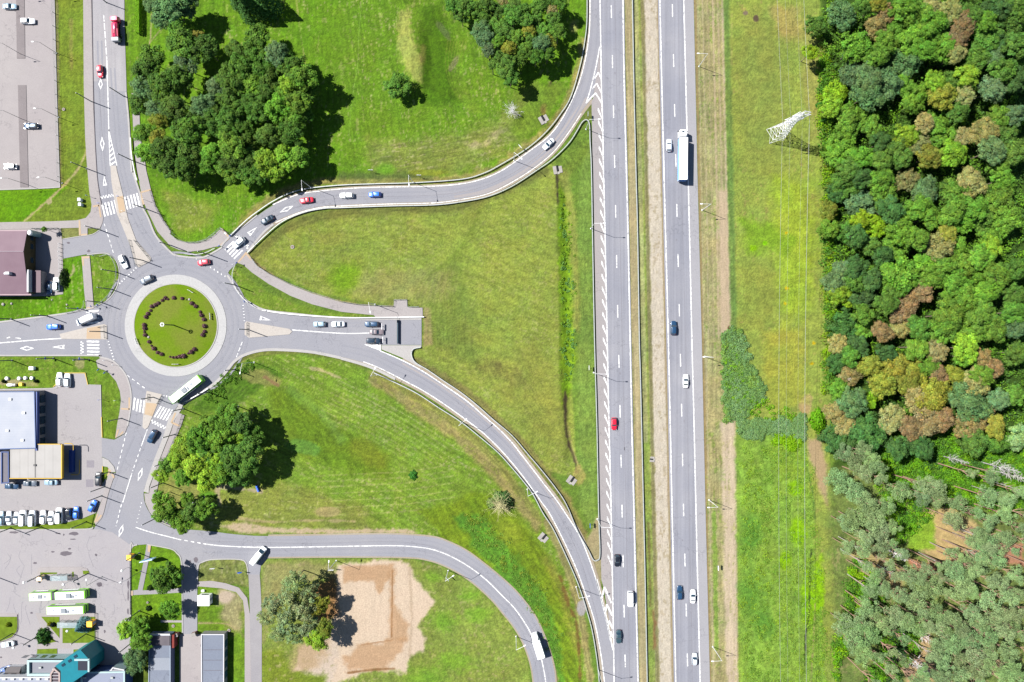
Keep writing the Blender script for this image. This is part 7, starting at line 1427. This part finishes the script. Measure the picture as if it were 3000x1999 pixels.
grove(gmid, 'copse', 'trees of the copse by the slip road', 45, lambda y: 'in the northern copse\'s ' + ORD[min(19, max(0, int(y // 42)))] + ' row')
for x, y, r_, c, l in ((1166, 252, 36, 'm', 'lone round dark green tree in the northern field'), (484, 1694, 43, 'e', 'round dark green tree beside the pavement cross'), (498, 1786, 29, 'f', 'light round tree on the lawn below the pavement cross'), (370, 1846, 28, 'q', 'yellow-green tree overhanging the plaza edge'),
                       (405, 1838, 30, 'f', 'dark-shaded tree between the yellow-green one and the plank deck'), (413, 1882, 30, 'f', 'fresh green tree against the blue west wall of the workshop'), (394, 1936, 36, 't', 'grey-green tree at the corner of the station building'), (128, 672, 8, 'g', 'small green tree by the dark yard fence')):
    tree('broad', x, y, r_, c, l, 'single trees', hgt=(4 if r_ < 12 else 6.5 if r_ < 40 else 7.5))
grove(parse('870,250,120,f 700,340,110,f 1000,320,100,m 560,480,120,f 420,560,120,q 330,690,80,q 800,470,120,f 1000,420,80,q 1070,570,110,m 640,600,100,m 910,670,120,m 560,760,130,q 740,680,100,q 700,830,120,q 640,940,80,q 820,800,100,f 960,840,110,m 400,870,80,f 180,850,70,q 250,750,80,m 1060,740,110,m 1120,420,90,e', 420, 1150, 3.485), '', 'trees of the broad clump below the roundabout', 50, lambda y: 'in the broad clump\'s ' + ORD[min(19, max(0, int((y - 1200) // 40)))] + ' row')
grove(parse('210,1190,120,f 150,1070,60,f 380,1280,110,f 620,1200,100,f 440,1110,70,f 400,1390,55,f 480,1210,80,m', 420, 1150, 3.485), '', 'trees of the low pair by the kerb', 60, lambda y: 'in the ' + ('upper' if y < 1485 else 'middle' if y < 1510 else 'lower') + ' row of the loop road clump')
grove([(862, 1702, 34, 's'), (905, 1728, 30, 's'), (850, 1748, 36, 's'), (800, 1772, 32, 's'), (892, 1782, 36, 's'), (778, 1812, 26, 's'), (838, 1818, 38, 's'), (902, 1836, 36, 's'), (862, 1862, 30, 's'), (928, 1872, 28, 'q'), (950, 1842, 22, 'o'), (936, 1775, 24, 'o'), (812, 1858, 24, 's')], '', 'trees of the silvery clump', 50, lambda y: 'in the silvery clump\'s ' + ORD[max(0, int((y - 1690) // 45))] + ' row')
_bs = tree('spruce', 237, 1838, 27, 't', 'blue spruce standing beside the orange kiosk', None, hgt=6)
for _c in _bs.children:
    if _c.name.startswith('crown'): _c.color = alb((110, 160, 172), KF)
def bush(name, px, py, rx, ry, hgt, col, label, group=None, cat='shrub', z=None, stem=False):
    r = empty(name, W(px, py, gz(px, py) if z is None else z), tr.uniform(0, 6.28) if abs(rx - ry) < 2 else 0); tag(r, label, cat, group)
    c = bpy.data.objects.new('foliage', tr.choice(CU)); C.objects.link(c); c.parent = r; c.scale = (rx * S, ry * S, hgt); c.color = alb(col, KF)
    t = bpy.data.objects.new('stem', tr.choice(TM)); C.objects.link(t); t.parent = r; t.scale = (hgt, hgt, hgt * .7); t.color = BARK['g']; return r
bush('bush', 130, 1863, 20, 24, 2.6, (72, 124, 52), 'big clipped dark green bush between the plaza walks'); bush('bush', 147, 1828, 6.5, 6.5, 1.2, (176, 184, 20), 'small ball of yellow-green foliage beside the black bush'); bush('bush', 158, 1829, 7, 7, 1.6, (48, 62, 66), 'small blackish round bush in the triangular lawn')
bush('bush', 271, 1908, 11, 10, 1.8, (226, 234, 196), 'white-flowering bush near the teal wing'); bush('bush', 27, 1829, 7, 7, 1.5, (150, 168, 40), 'small olive bush on the round-cornered lawn'); bush('bush', 189, 816, 10, 27, 2.0, (76, 104, 50), 'long clipped dark bush behind the white yard car')
bush('bush', 13, 1117, 6, 5, 1.2, (40, 66, 34), 'small dark bush beside the standing-apart tank dome'); bush('bush', 107, 1117, 7, 5, 1.2, (40, 66, 34), 'small dark bush beside the easternmost tank dome'); bush('bush', 436, 1782, 8, 8, 1.1, (56, 88, 34), 'dark round bush in the lawn below the pavement cross'); bush('bush', 441, 1722, 9, 8, 1.3, (66, 98, 40), 'dark bush by the footpath west of the round tree')
bush('bush', 2392, 1232, 22, 34, 3.4, (120, 186, 20), 'bright green bush on the meadow edge beside the ditch of reeds'); bush('bush', 2400, 310, 12, 9, 2.0, (90, 170, 60), 'small green bush between pylon and wood'); bush('bush', 2412, 358, 16, 10, 2.0, (84, 150, 60), 'low green bush south-east of the pylon at the wood edge')
bush('bush', 1210, 1392, 12, 14, 1.0, (84, 160, 60), 'tuft of dark green growth in the southern field')
r = empty('hedge', W(411, 30)); tag(r, 'narrow bright green clipped hedge beside the north-west street', 'hedge'); rg = np.random.default_rng(4); n = 5200
p_ = np.stack([rg.uniform(-.55, .55, n), rg.uniform(-8, 14, n), rg.uniform(.2, 1.9, n)], 1); sd = rg.integers(0, 3, n); p_[sd == 0, 2] = 1.9 + rg.normal(size=(sd == 0).sum()) * .06; p_[sd == 1, 0] = -.55; p_[sd == 2, 0] = .55
nn = np.where((sd == 0)[:, None], [0, 0, 1], np.where((sd == 1)[:, None], [-1, 0, .2], [1, 0, .2])) + rg.normal(size=(n, 3)) * .35
c = bpy.data.objects.new('foliage', quads_mesh('foliage', p_, nn, .17 * rg.uniform(.6, 1.2, n), tint_of(rg, n), seed=1)); C.objects.link(c); c.parent = r; c.color = alb((140, 200, 30), KF)
b = MB(); [b.tube([(0, y, 0), (0, y, 1.5)], .05, 4) for y in range(-8, 14, 2)]; b.build('stem', M['bark'], r, color=BARK['g'])
# purple shrubs of the roundabout
SHR = [(715, 303, 38), (755, 320, 24), (855, 300, 38), (990, 308, 32), (1060, 328, 13), (1150, 388, 40), (1210, 435, 38), (1283, 528, 28), (1305, 582, 38), (1345, 650, 38), (1355, 760, 42), (1355, 850, 35), (1325, 905, 40), (1190, 1140, 40), (1138, 1182, 42), (1085, 1210, 20), (1015, 1250, 46), (950, 1258, 38), (890, 1272, 28), (835, 1272, 25), (787, 1262, 18), (655, 1220, 36), (590, 1193, 34), (530, 1125, 40), (485, 1080, 20), (450, 1018, 35), (385, 905, 38), (370, 853, 22), (378, 795, 42), (372, 740, 40), (398, 610, 38), (432, 558, 38), (475, 505, 28), (495, 440, 38), (552, 415, 38), (602, 383, 34), (665, 342, 30)]
for i, (x, y, rr) in enumerate(SHR):
    px, py = 360 + x / 5.6, 820 + y / 5.6; clk = (math.degrees(math.atan2(px - 515, -(py - 954))) % 360) / 30
    hh = int(round(clk)) % 12 or 12; names_ = ['', 'one', 'two', 'three', 'four', 'five', 'six', 'seven', 'eight', 'nine', 'ten', 'eleven', 'twelve']
    bush('shrub', px, py, rr / 6.6, rr / 6.6, rr / 5.6 * S * 1.5, (184, 138, 152), uniq(('large' if rr > 36 else 'middling' if rr > 26 else 'small') + f' dark purple shrub at {names_[hh]} o\'clock of the roundabout ring'), 'purple shrubs on the roundabout', z=.55)
# bare shrub, willow scrub
r = empty('bare_shrub', W(1501, 330, 0)); tag(r, 'bare silvery shrub on the slope above the slip road bend', 'shrub'); c = bpy.data.objects.new('branches', DS[0]); C.objects.link(c); c.parent = r; c.scale = (4.2, 4.2, 4.6); c.color = (.62, .60, .62, 1); c.rotation_euler = (0, 0, 1)
r = empty('willow_scrub', W(1462, 1478, 0)); tag(r, 'spiky willow scrub with dry yellow branches on the bank', 'shrub'); c = bpy.data.objects.new('branches', DS[1]); C.objects.link(c); c.parent = r; c.scale = (6.6, 6.6, 5.0); c.color = (.46, .42, .22, 1)
for dx, dy, q_, col in ((-2.2, .4, 1.9, (150, 180, 100)), (2.2, .6, 2.4, (62, 96, 52)), (1.6, 2.6, 1.8, (90, 140, 70)), (-.2, 2.6, 1.8, (130, 170, 90))): c = bpy.data.objects.new('foliage', tr.choice(CU)); C.objects.link(c); c.parent = r; c.location = (dx, dy, 0); c.scale = (q_, q_, q_ * .8); c.color = alb(col, KF)
# ------------------------------------------------ the wood east of the meadow
WD = parse('370,140,115,t 150,50,70,m 130,230,80,m 90,330,60,g 80,480,65,y 210,430,75,m 300,560,50,y 285,440,60,d 350,390,55,m 500,420,115,g 450,560,90,d 460,680,100,t 680,250,90,k 760,130,80,b 700,20,70,o 560,60,80,m 940,80,110,g 1080,170,130,g 1200,240,110,g 850,290,100,g 760,400,100,g 1000,380,110,g 690,510,90,g 1100,450,90,g 1290,440,110,g 1200,60,80,k 1370,110,90,b 1500,220,90,b 1440,330,85,b 1340,340,50,b 1560,130,80,m 1700,190,80,g 1800,50,110,d 1950,80,100,m 1900,240,110,m 1680,370,100,m 1840,390,90,d 1970,400,100,m 1420,500,75,b 1610,540,100,m 1770,520,80,t 950,560,115,t 860,500,70,t 700,610,90,d 620,700,110,t 770,760,110,t 600,870,120,t 930,780,85,g 1050,750,75,g 1060,870,95,g 1010,960,90,g 1130,620,75,m 1250,600,75,m 1370,610,60,y 1225,740,80,o 1370,740,80,m 1520,700,90,q 1290,880,110,o 1500,880,75,b 1740,830,100,t 1890,880,70,g 1850,640,100,m 1960,740,100,d 300,870,100,y 270,980,85,q 460,1100,125,g 640,1150,90,g 340,1160,60,y 230,1200,45,m 820,1190,75,d 930,1100,75,k 1130,1130,80,k 1250,1200,125,g 1430,1040,80,k 1650,1060,60,g 1810,1080,90,g 1960,1050,90,t 960,1240,90,o 1480,1260,75,b 1660,1210,105,k 1850,1220,100,m 380,1290,100,g 550,1270,75,k 720,1310,80,d 880,1350,95,k 1080,1340,90,k 340,1420,110,g 560,1450,100,g 740,1460,90,m 900,1450,90,m 1170,1440,90,o 1380,1410,110,o 1580,1430,60,b 1750,1380,110,t 1950,1400,100,m 1060,1530,70,k 1800,1530,90,g 430,1550,80,m', 2350, 0, 3.135)
WD += parse('560,70,80,d 400,120,110,m 720,90,95,g 750,220,105,g 960,90,85,k 1130,190,110,t 1090,60,70,k 1300,70,70,d 1560,110,110,k 1690,60,60,b 1620,220,60,k 1840,80,90,g 1980,40,60,t 1420,220,115,g 1820,260,110,g 1980,320,75,t 540,300,120,t 810,360,105,d 320,200,80,d 340,330,50,g 240,360,75,o 310,430,50,b 1080,350,100,g 1260,290,75,g 950,420,80,g 1180,430,90,g 1380,390,100,g 1600,350,90,g 1460,480,90,g 1640,460,100,m 1880,450,110,g 540,450,75,y 670,510,95,y 390,560,80,m 390,640,60,k 500,590,85,d 240,530,80,g 900,560,110,f 640,690,80,m 870,670,105,g 1060,630,90,g 740,780,85,d 1190,590,75,k 1250,710,120,k 1340,570,65,o 1480,580,60,g 1420,700,80,g 1740,600,100,g 1930,630,70,g 1750,700,75,o 1880,810,60,o 1130,840,105,g 1650,800,100,g 1470,860,105,g 1310,900,95,g 500,900,95,d 380,910,85,t 290,790,65,m 870,970,150,g 860,1080,100,g 1180,980,105,g 640,1010,85,d 480,1020,85,m 290,1020,85,t 1420,1030,105,g 1600,950,95,g 1800,960,100,g 1700,1110,100,g 1500,1160,105,g 1360,1130,80,g 1860,1090,60,m 350,1130,85,q 450,1180,75,y 560,1150,100,d 250,1200,60,o 320,1270,75,g 790,1200,100,k 930,1270,120,b 1100,1120,85,b 1090,1300,70,m 1610,1230,95,g 1330,1330,115,g 1650,1340,120,g 1850,1330,45,b 560,1320,80,g 400,1420,120,d 250,1400,60,m 580,1450,80,g 740,1480,80,b 900,1440,80,k 1080,1440,95,m 1300,1460,120,g 1550,1470,120,g 1780,1460,95,g 1960,1450,90,t 1950,1150,95,m 1970,900,90,m 1950,1300,90,m', 2350, 500, 3.135)
WD += parse('330,30,80,k 520,50,85,d 700,30,60,b 880,60,65,k 780,110,80,d 1050,60,95,g 1230,90,90,k 1340,60,50,b 1500,60,110,q 1500,140,85,g 1660,150,65,b 1790,120,75,g 1770,250,75,b 1850,30,60,b 1960,110,95,m 320,190,85,d 450,140,80,m 620,220,85,o 450,300,85,k 850,260,140,o 1010,270,120,o 740,390,110,o 1180,220,85,g 960,350,110,o 1250,310,75,b 1420,320,85,o 1600,370,105,k 1650,310,85,g 1420,200,55,t 380,360,70,k 560,430,75,q 600,540,75,y 330,440,80,g 470,560,110,t 320,650,95,k 1200,500,140,o 1050,520,100,k 1530,560,150,t 1800,540,85,t 900,560,75,m 740,550,65,m 620,700,75,k 820,720,110,k 1000,790,90,b 1150,740,140,b 1290,720,90,b 1530,790,105,b 1680,660,75,b 1780,790,85,o 1800,690,55,d 600,850,150,d 400,770,90,k 300,890,105,d 430,910,80,d 1000,920,95,d 870,1000,85,d 1120,980,85,d 1260,930,45,k 1420,890,55,y 1210,990,45,y 1580,910,115,m 1780,930,95,m 1990,890,105,p 1960,500,80,m', 2350, 1000, 3.135)
WP = parse('380,1020,85,p 560,1010,95,p 640,1080,80,p 500,1130,105,p 700,1150,80,p 580,1230,85,p 720,1260,65,p 340,1280,115,p 480,1370,120,p 900,1360,115,p 1080,1310,60,p 1210,1340,110,p 1250,1450,95,p 1100,1430,85,p 1450,1500,95,p 1700,1430,95,p 1880,1460,80,p 1560,1210,55,p 1760,1210,60,p 1990,1380,60,p 600,1490,105,p 780,1510,85,p', 2350, 1000, 3.135)
WP += parse('500,80,115,p 680,90,100,p 400,110,80,p 600,230,100,p 740,180,100,p 430,330,70,p 730,340,85,p 1410,70,100,p 1720,90,90,p 1880,30,100,p 1690,290,115,p 1850,260,110,p 1800,440,85,p 1640,530,80,p 1500,620,120,p 1970,580,85,p 1790,660,100,p 980,590,100,p 820,490,55,p 630,720,75,p 1190,690,110,p 900,770,80,p 1050,800,110,p 1410,540,90,p 1480,730,105,p 1730,820,110,p 1900,800,90,p 1560,910,100,p 610,880,100,p 720,1000,100,p 850,960,95,p 1080,1060,95,p 960,1010,85,p 1250,930,100,p 1400,990,100,p 1270,1090,95,p 1480,1110,95,p 1620,1010,85,p 1800,980,100,p 1950,950,90,p 380,1030,100,p 540,1010,105,p 600,1130,120,p 470,1210,120,p 570,1320,100,p 710,1340,70,p 1260,1260,95,p 1400,1220,100,p 1560,1180,100,p 1710,1150,95,p 1860,1120,90,p 1300,1400,110,p 1450,1350,95,p 1600,1310,105,p 1750,1280,90,p 1900,1280,100,p 1450,1500,105,p 1610,1450,95,p 1750,1420,100,p 1900,1440,105,p 1300,1530,85,p 1990,1090,85,p 1990,1520,90,p 1340,1120,60,p 2000,760,70,p 1130,930,60,p 1180,1060,60,p', 2350, 1500, 3.142)
PF = [(2425, 1300), (2560, 1300), (2700, 1420), (2900, 1440), (3040, 1400), (3060, 2050), (2520, 2050), (2440, 1950)]; CLR = [(2765, 1565, 90), (2520, 1700, 60), (2690, 1900, 42), (2610, 1790, 26), (2680, 1540, 60), (2570, 1900, 40)]
_t = 0
while _t < 6000 and len(WP) < 135:
    _t += 1; x, y = tr.uniform(2560, 3050), tr.uniform(1340, 2040)
    if all((x - a[0]) ** 2 + (y - a[1]) ** 2 > 33 ** 2 for a in WP) and all((x - c) ** 2 + (y - d) ** 2 > e * e for c, d, e in CLR) and bool(inpoly(np.array([x]), np.array([y]), PF)[0]) and y > 1500 - (3000 - x) * .0: WP.append((x, y, tr.uniform(15, 22), 'p'))
ROWS = [(60, 'the red tanker lorry'), (160, 'the dry grass of the mound'), (250, 'the lone round tree'), (340, 'the lattice pylon'), (430, 'the articulated lorry'), (530, 'the straight of the slip road'), (620, 'the second verge lamp post'), (710, 'the concrete manhole'), (800, 'the mauve-roofed building'), (890, 'the notch in the railing'),
        (960, 'the barrier queue'), (1050, 'the third verge lamp post'), (1130, 'the white saloon by the reeds'), (1210, 'the cross ditch of reeds'), (1300, 'the red highway car'), (1400, 'the culvert at the ditch end'), (1500, 'the parked row'), (1580, 'the loop road straight'), (1660, 'the black highway hatchback'), (1750, 'the white highway van'), (1850, 'the dark green highway car'), (1940, 'the southernmost highway cars')]
def rown(y): return 'into the wood, level with ' + min(ROWS, key=lambda a: abs(a[0] - y))[1]
def forest(items, group):
    rows = {}
    for it in items: rows.setdefault(rown(it[1]), []).append(it)
    for rn, its in rows.items():
        its.sort(key=lambda a: a[0])
        for i, (x, y, r_, c) in enumerate(its):
            pine = c == 'p' and y > 1290
            w_ = 'pine' if pine else 'tree'
            tree('pine' if pine else 'broad', x, y, r_ * (1.0 if pine else 1.15), c, f'{FN[c]} {w_}, {ORD[min(i, 19)]} {rn}', group, hgt=(min(tr.uniform(16, 19.5), 9 + max(0, x - 2450) * .085) if pine else tr.uniform(8.5, 13.5) if i > 1 else tr.uniform(6, 9)))
WD = [a for a in WD if a[2] > (19.5 if a[3] in 'byo' else 24.5)]
WD = [(x, y, r_, (('k' if tr.random() < .6 else c) if c == 'b' else ('m' if tr.random() < .5 else c) if c == 'k' else ('q' if tr.random() < .5 else c) if c == 'o' else c) if (y < 940 and x > 2500) else c) for x, y, r_, c in WD]
forest(WD, 'broadleaf trees of the wood'); forest(WP, 'pines of the wood')
# dead trees among the pines: crown place in the photo, height, colour
for x, y, h_, sp_, col, l in ((2644, 1634, 13, 6.0, (.52, .49, .49, 1), 'grey dead tree with fine twigs west of the sandy clearing'), (2714, 1966, 13, 6.5, (.55, .52, .54, 1), 'grey dead tree near the bottom edge among the pines'), (2722, 1876, 11, 5.0, (.55, .50, .50, 1), 'pale dead tree above the lower sandy clearing'),
                              (2820, 1352, 15, 4.2, (.42, .40, .40, 1), 'small leaning dead trunk with bare twigs in the green undergrowth'), (2960, 1376, 18, 6.5, (.40, .38, .38, 1), 'long bare dead spruce over the green undergrowth'), (2990, 1400, 18, 6.0, (.42, .39, .38, 1), 'second long bare dead spruce at the east edge'),
                              (2612, 1680, 12, 4.0, (.60, .57, .55, 1), 'thin whitish dead tree by the western clearing'), (2706, 1664, 10, 5.0, (.50, .24, .16, 1), 'reddish dead pine top at the foot of the sandy clearing'), (2828, 1664, 12, 4.0, (.55, .25, .16, 1), 'reddish dead pine at the south-east of the sandy clearing'),
                              (2972, 1610, 12, 5.0, (.50, .26, .19, 1), 'reddish dead pine at the east edge of the photo'), (2526, 1606, 12, 3.4, (.56, .26, .18, 1), 'small reddish dead pine near the meadow edge'), (2800, 250, 9, 5, (.50, .46, .42, 1), 'pale bare branches among the rusty trees in the north of the wood'), (2486, 1110, 9, 4, (.5, .42, .34, 1), 'bare brownish branches at the wood edge east of the reeds')):
    g_ = Gp(x, y, h_ * .75); r = empty('dead_tree', W(g_[0], g_[1], gz(*g_)), tr.uniform(0, 6)); tag(r, l, 'dead tree', 'dead trees of the wood'); c = bpy.data.objects.new('branches', tr.choice(DM)); C.objects.link(c); c.parent = r; c.scale = (sp_ * 1.6, sp_ * 1.6, h_); c.color = col
# bare pine stems in the clearing (their crowns thin): foot in the photo
for i, (x, y, h_) in enumerate(((2738, 1541, 19), (2763, 1529, 19), (2770, 1583, 19), (2744, 1614, 20), (2723, 1588, 12), (2690, 1618, 16), (2468, 1555, 15), (2456, 1572, 17), (2462, 1608, 18), (2480, 1640, 18), (2482, 1682, 16), (2526, 1686, 15), (2790, 1370, 19), (2872, 1400, 21), (2842, 1422, 16), (2500, 1752, 13), (2614, 1893, 18), (2640, 1852, 18), (2770, 1601, 12), (2790, 1560, 18))):
    r = empty('pine_tree', W(x, y, 0), tr.uniform(0, 6)); tag(r, uniq('slender pine ' + ('in the clearing' if x > 2600 else 'near the meadow') + ', level with ' + min(ROWS, key=lambda a: abs(a[0] - y))[1]), 'tree', 'slender pines round the clearing')
    t = bpy.data.objects.new('trunk', TM[i % 4]); C.objects.link(t); t.parent = r; t.scale = (h_ * .36, h_ * .36, h_); t.color = BARK['p'] if i % 3 == 0 else (.36, .32, .31, 1)
    c = bpy.data.objects.new('crown', CP[i % 6]); C.objects.link(c); c.parent = r; c.location = (0, 0, h_ - .6); c.scale = (2.6, 2.6, 2.0); c.color = fcol('p', tr)
# ------------------------------------------------ growth nobody could count
def growth(name, poly, nclump, per, cr, hgt, cols, leaf, seed, upright=False, sq=.8):
    rg = np.random.default_rng(seed); P_ = np.array(poly); k = nclump * 3; x = rg.uniform(P_[:, 0].min(), P_[:, 0].max(), k); y = rg.uniform(P_[:, 1].min(), P_[:, 1].max(), k); ok = inpoly(x + (vn(x / 11, y / 11) - .5) * 26, y + (vn(x / 11 + 50, y / 11) - .5) * 26, poly); x, y = x[ok][:nclump], y[ok][:nclump]; n = len(x)
    cc = np.array([alb(c, KF)[:3] for c in cols]); ci = (vn(x / 40 + seed, y / 40) * len(cols) * .999).astype(int); ci = np.where(rg.random(n) < .3, rg.integers(0, len(cols), n), ci)
    R_ = cr * rg.uniform(.6, 1.3, n); hh = hgt * rg.uniform(.5, 1.2, n); u = rnd_dirs(rg, n * per); u[:, 2] = np.abs(u[:, 2])
    cen = np.stack([(x - CX) * S, (CY - y) * S, relief(x, y)], 1); p = np.repeat(cen, per, 0) + u * np.stack([np.repeat(R_, per), np.repeat(R_, per), np.repeat(hh, per)], 1) * rg.uniform(.7, 1.05, (n * per, 1))
    nn = u + rg.normal(size=u.shape) * .5 + (np.array([0, 0, .2]) if not upright else np.array([-.3, .15, 1.1])); t = np.repeat(cc[ci], per, 0) * tint_of(rg, n * per)
    o = bpy.data.objects.new(name, quads_mesh(name, p, nn, leaf * rg.uniform(.6, 1.3, n * per), t, asp=.3 if upright else .7, seed=seed)); C.objects.link(o); o.color = (1, 1, 1, 1); tag(o, kind='stuff')
UG = [(112, 164, 54), (130, 186, 44), (98, 144, 56), (118, 170, 50), (88, 132, 62)]
growth('undergrowth', [(2420, -60), (3080, -60), (3080, 1330), (2440, 1330), (2425, 1180), (2425, 900), (2425, 600), (2415, 300), (2395, 120)], 3600, 34, 1.5, 3.6, UG, .26, 1)
growth('undergrowth', [(2580, 1270), (3080, 1270), (3080, 1480), (2930, 1500), (2860, 1500), (2760, 1480), (2690, 1540), (2640, 1590), (2590, 1500), (2560, 1400)], 1500, 34, 1.2, 2.2, [(120, 186, 30), (100, 160, 40), (132, 190, 24), (84, 136, 56)], .24, 2)
growth('undergrowth', [(2500, 1640), (2530, 1640), (2600, 1760), (2580, 1800), (2520, 1800), (2440, 1999), (2440, 1900), (2470, 1800), (2480, 1700)], 420, 34, 1.2, 1.8, [(124, 190, 26), (96, 150, 44), (150, 200, 20)], .24, 3)
growth('undergrowth', [(2580, 1830), (2700, 1860), (2690, 1910), (2640, 1960), (2640, 2060), (2480, 2060), (2560, 1940), (2560, 1880)], 380, 34, 1.2, 1.6, [(100, 160, 36), (120, 184, 20), (60, 100, 50)], .24, 4)
growth('reeds', [(2116, 985), (2130, 960), (2178, 985), (2196, 1050), (2218, 1110), (2250, 1165), (2210, 1190), (2170, 1232), (2150, 1236), (2122, 1236), (2116, 1100)], 1500, 30, .8, .7, [(140, 182, 118), (130, 174, 100), (146, 190, 90)], .2, 5)
growth('reeds', [(2162, 1232), (2340, 1234), (2346, 1205), (2362, 1220), (2362, 1290), (2340, 1276), (2250, 1268), (2200, 1290), (2160, 1270)], 1000, 30, .8, .7, [(140, 182, 122), (132, 174, 104)], .2, 6)
growth('tall_herbs', [(2150, 1000), (2190, 1150), (2290, 1200), (2345, 1212), (2345, 1234), (2180, 1232), (2120, 1120), (2118, 1010)], 120, 24, .9, .8, [(140, 200, 20), (120, 184, 30)], .22, 7); growth('tall_herbs', [(2255, 1272), (2320, 1272), (2345, 1295), (2340, 1320), (2260, 1285)], 110, 24, .9, .8, [(148, 204, 14)], .22, 8)
growth('ditch_growth', [(1640, 560), (1662, 580), (1676, 740), (1686, 900), (1690, 1060), (1672, 1130), (1650, 1130), (1646, 900), (1638, 700)], 150, 26, .6, .4, [(142, 186, 40), (128, 172, 50), (124, 176, 90), (136, 180, 50)], .2, 9)
growth('bank_growth', [(1340, 1510), (1410, 1495), (1500, 1590), (1600, 1730), (1640, 1850), (1650, 1990), (1625, 1960), (1590, 1840), (1500, 1700), (1400, 1600)], 260, 26, 1.1, .25, [(132, 176, 70), (130, 170, 64), (150, 172, 60)], .2, 10)
growth('bank_growth', [(590, 1165), (660, 1105), (740, 1055), (760, 1068), (690, 1130), (620, 1185)], 120, 26, .7, .5, [(112, 164, 44), (100, 148, 44)], .2, 11)
growth('meadow_tufts', [(2170, 1300), (2380, 1320), (2440, 2020), (2180, 2020)], 800, 22, 1.1, .28, [(138, 182, 64), (128, 174, 58), (154, 194, 56), (142, 184, 72)], .22, 12)
growth('meadow_edge', [(2395, 90), (2425, 120), (2440, 500), (2450, 900), (2440, 1150), (2410, 1150), (2415, 900), (2415, 500), (2392, 300)], 560, 30, 1.4, 2.2, [(120, 180, 30), (100, 160, 50), (150, 196, 20), (150, 160, 70)], .22, 13)
# prototypes that no copy has used stay out; every thing below the top level carries no category
bpy.context.view_layer.update()
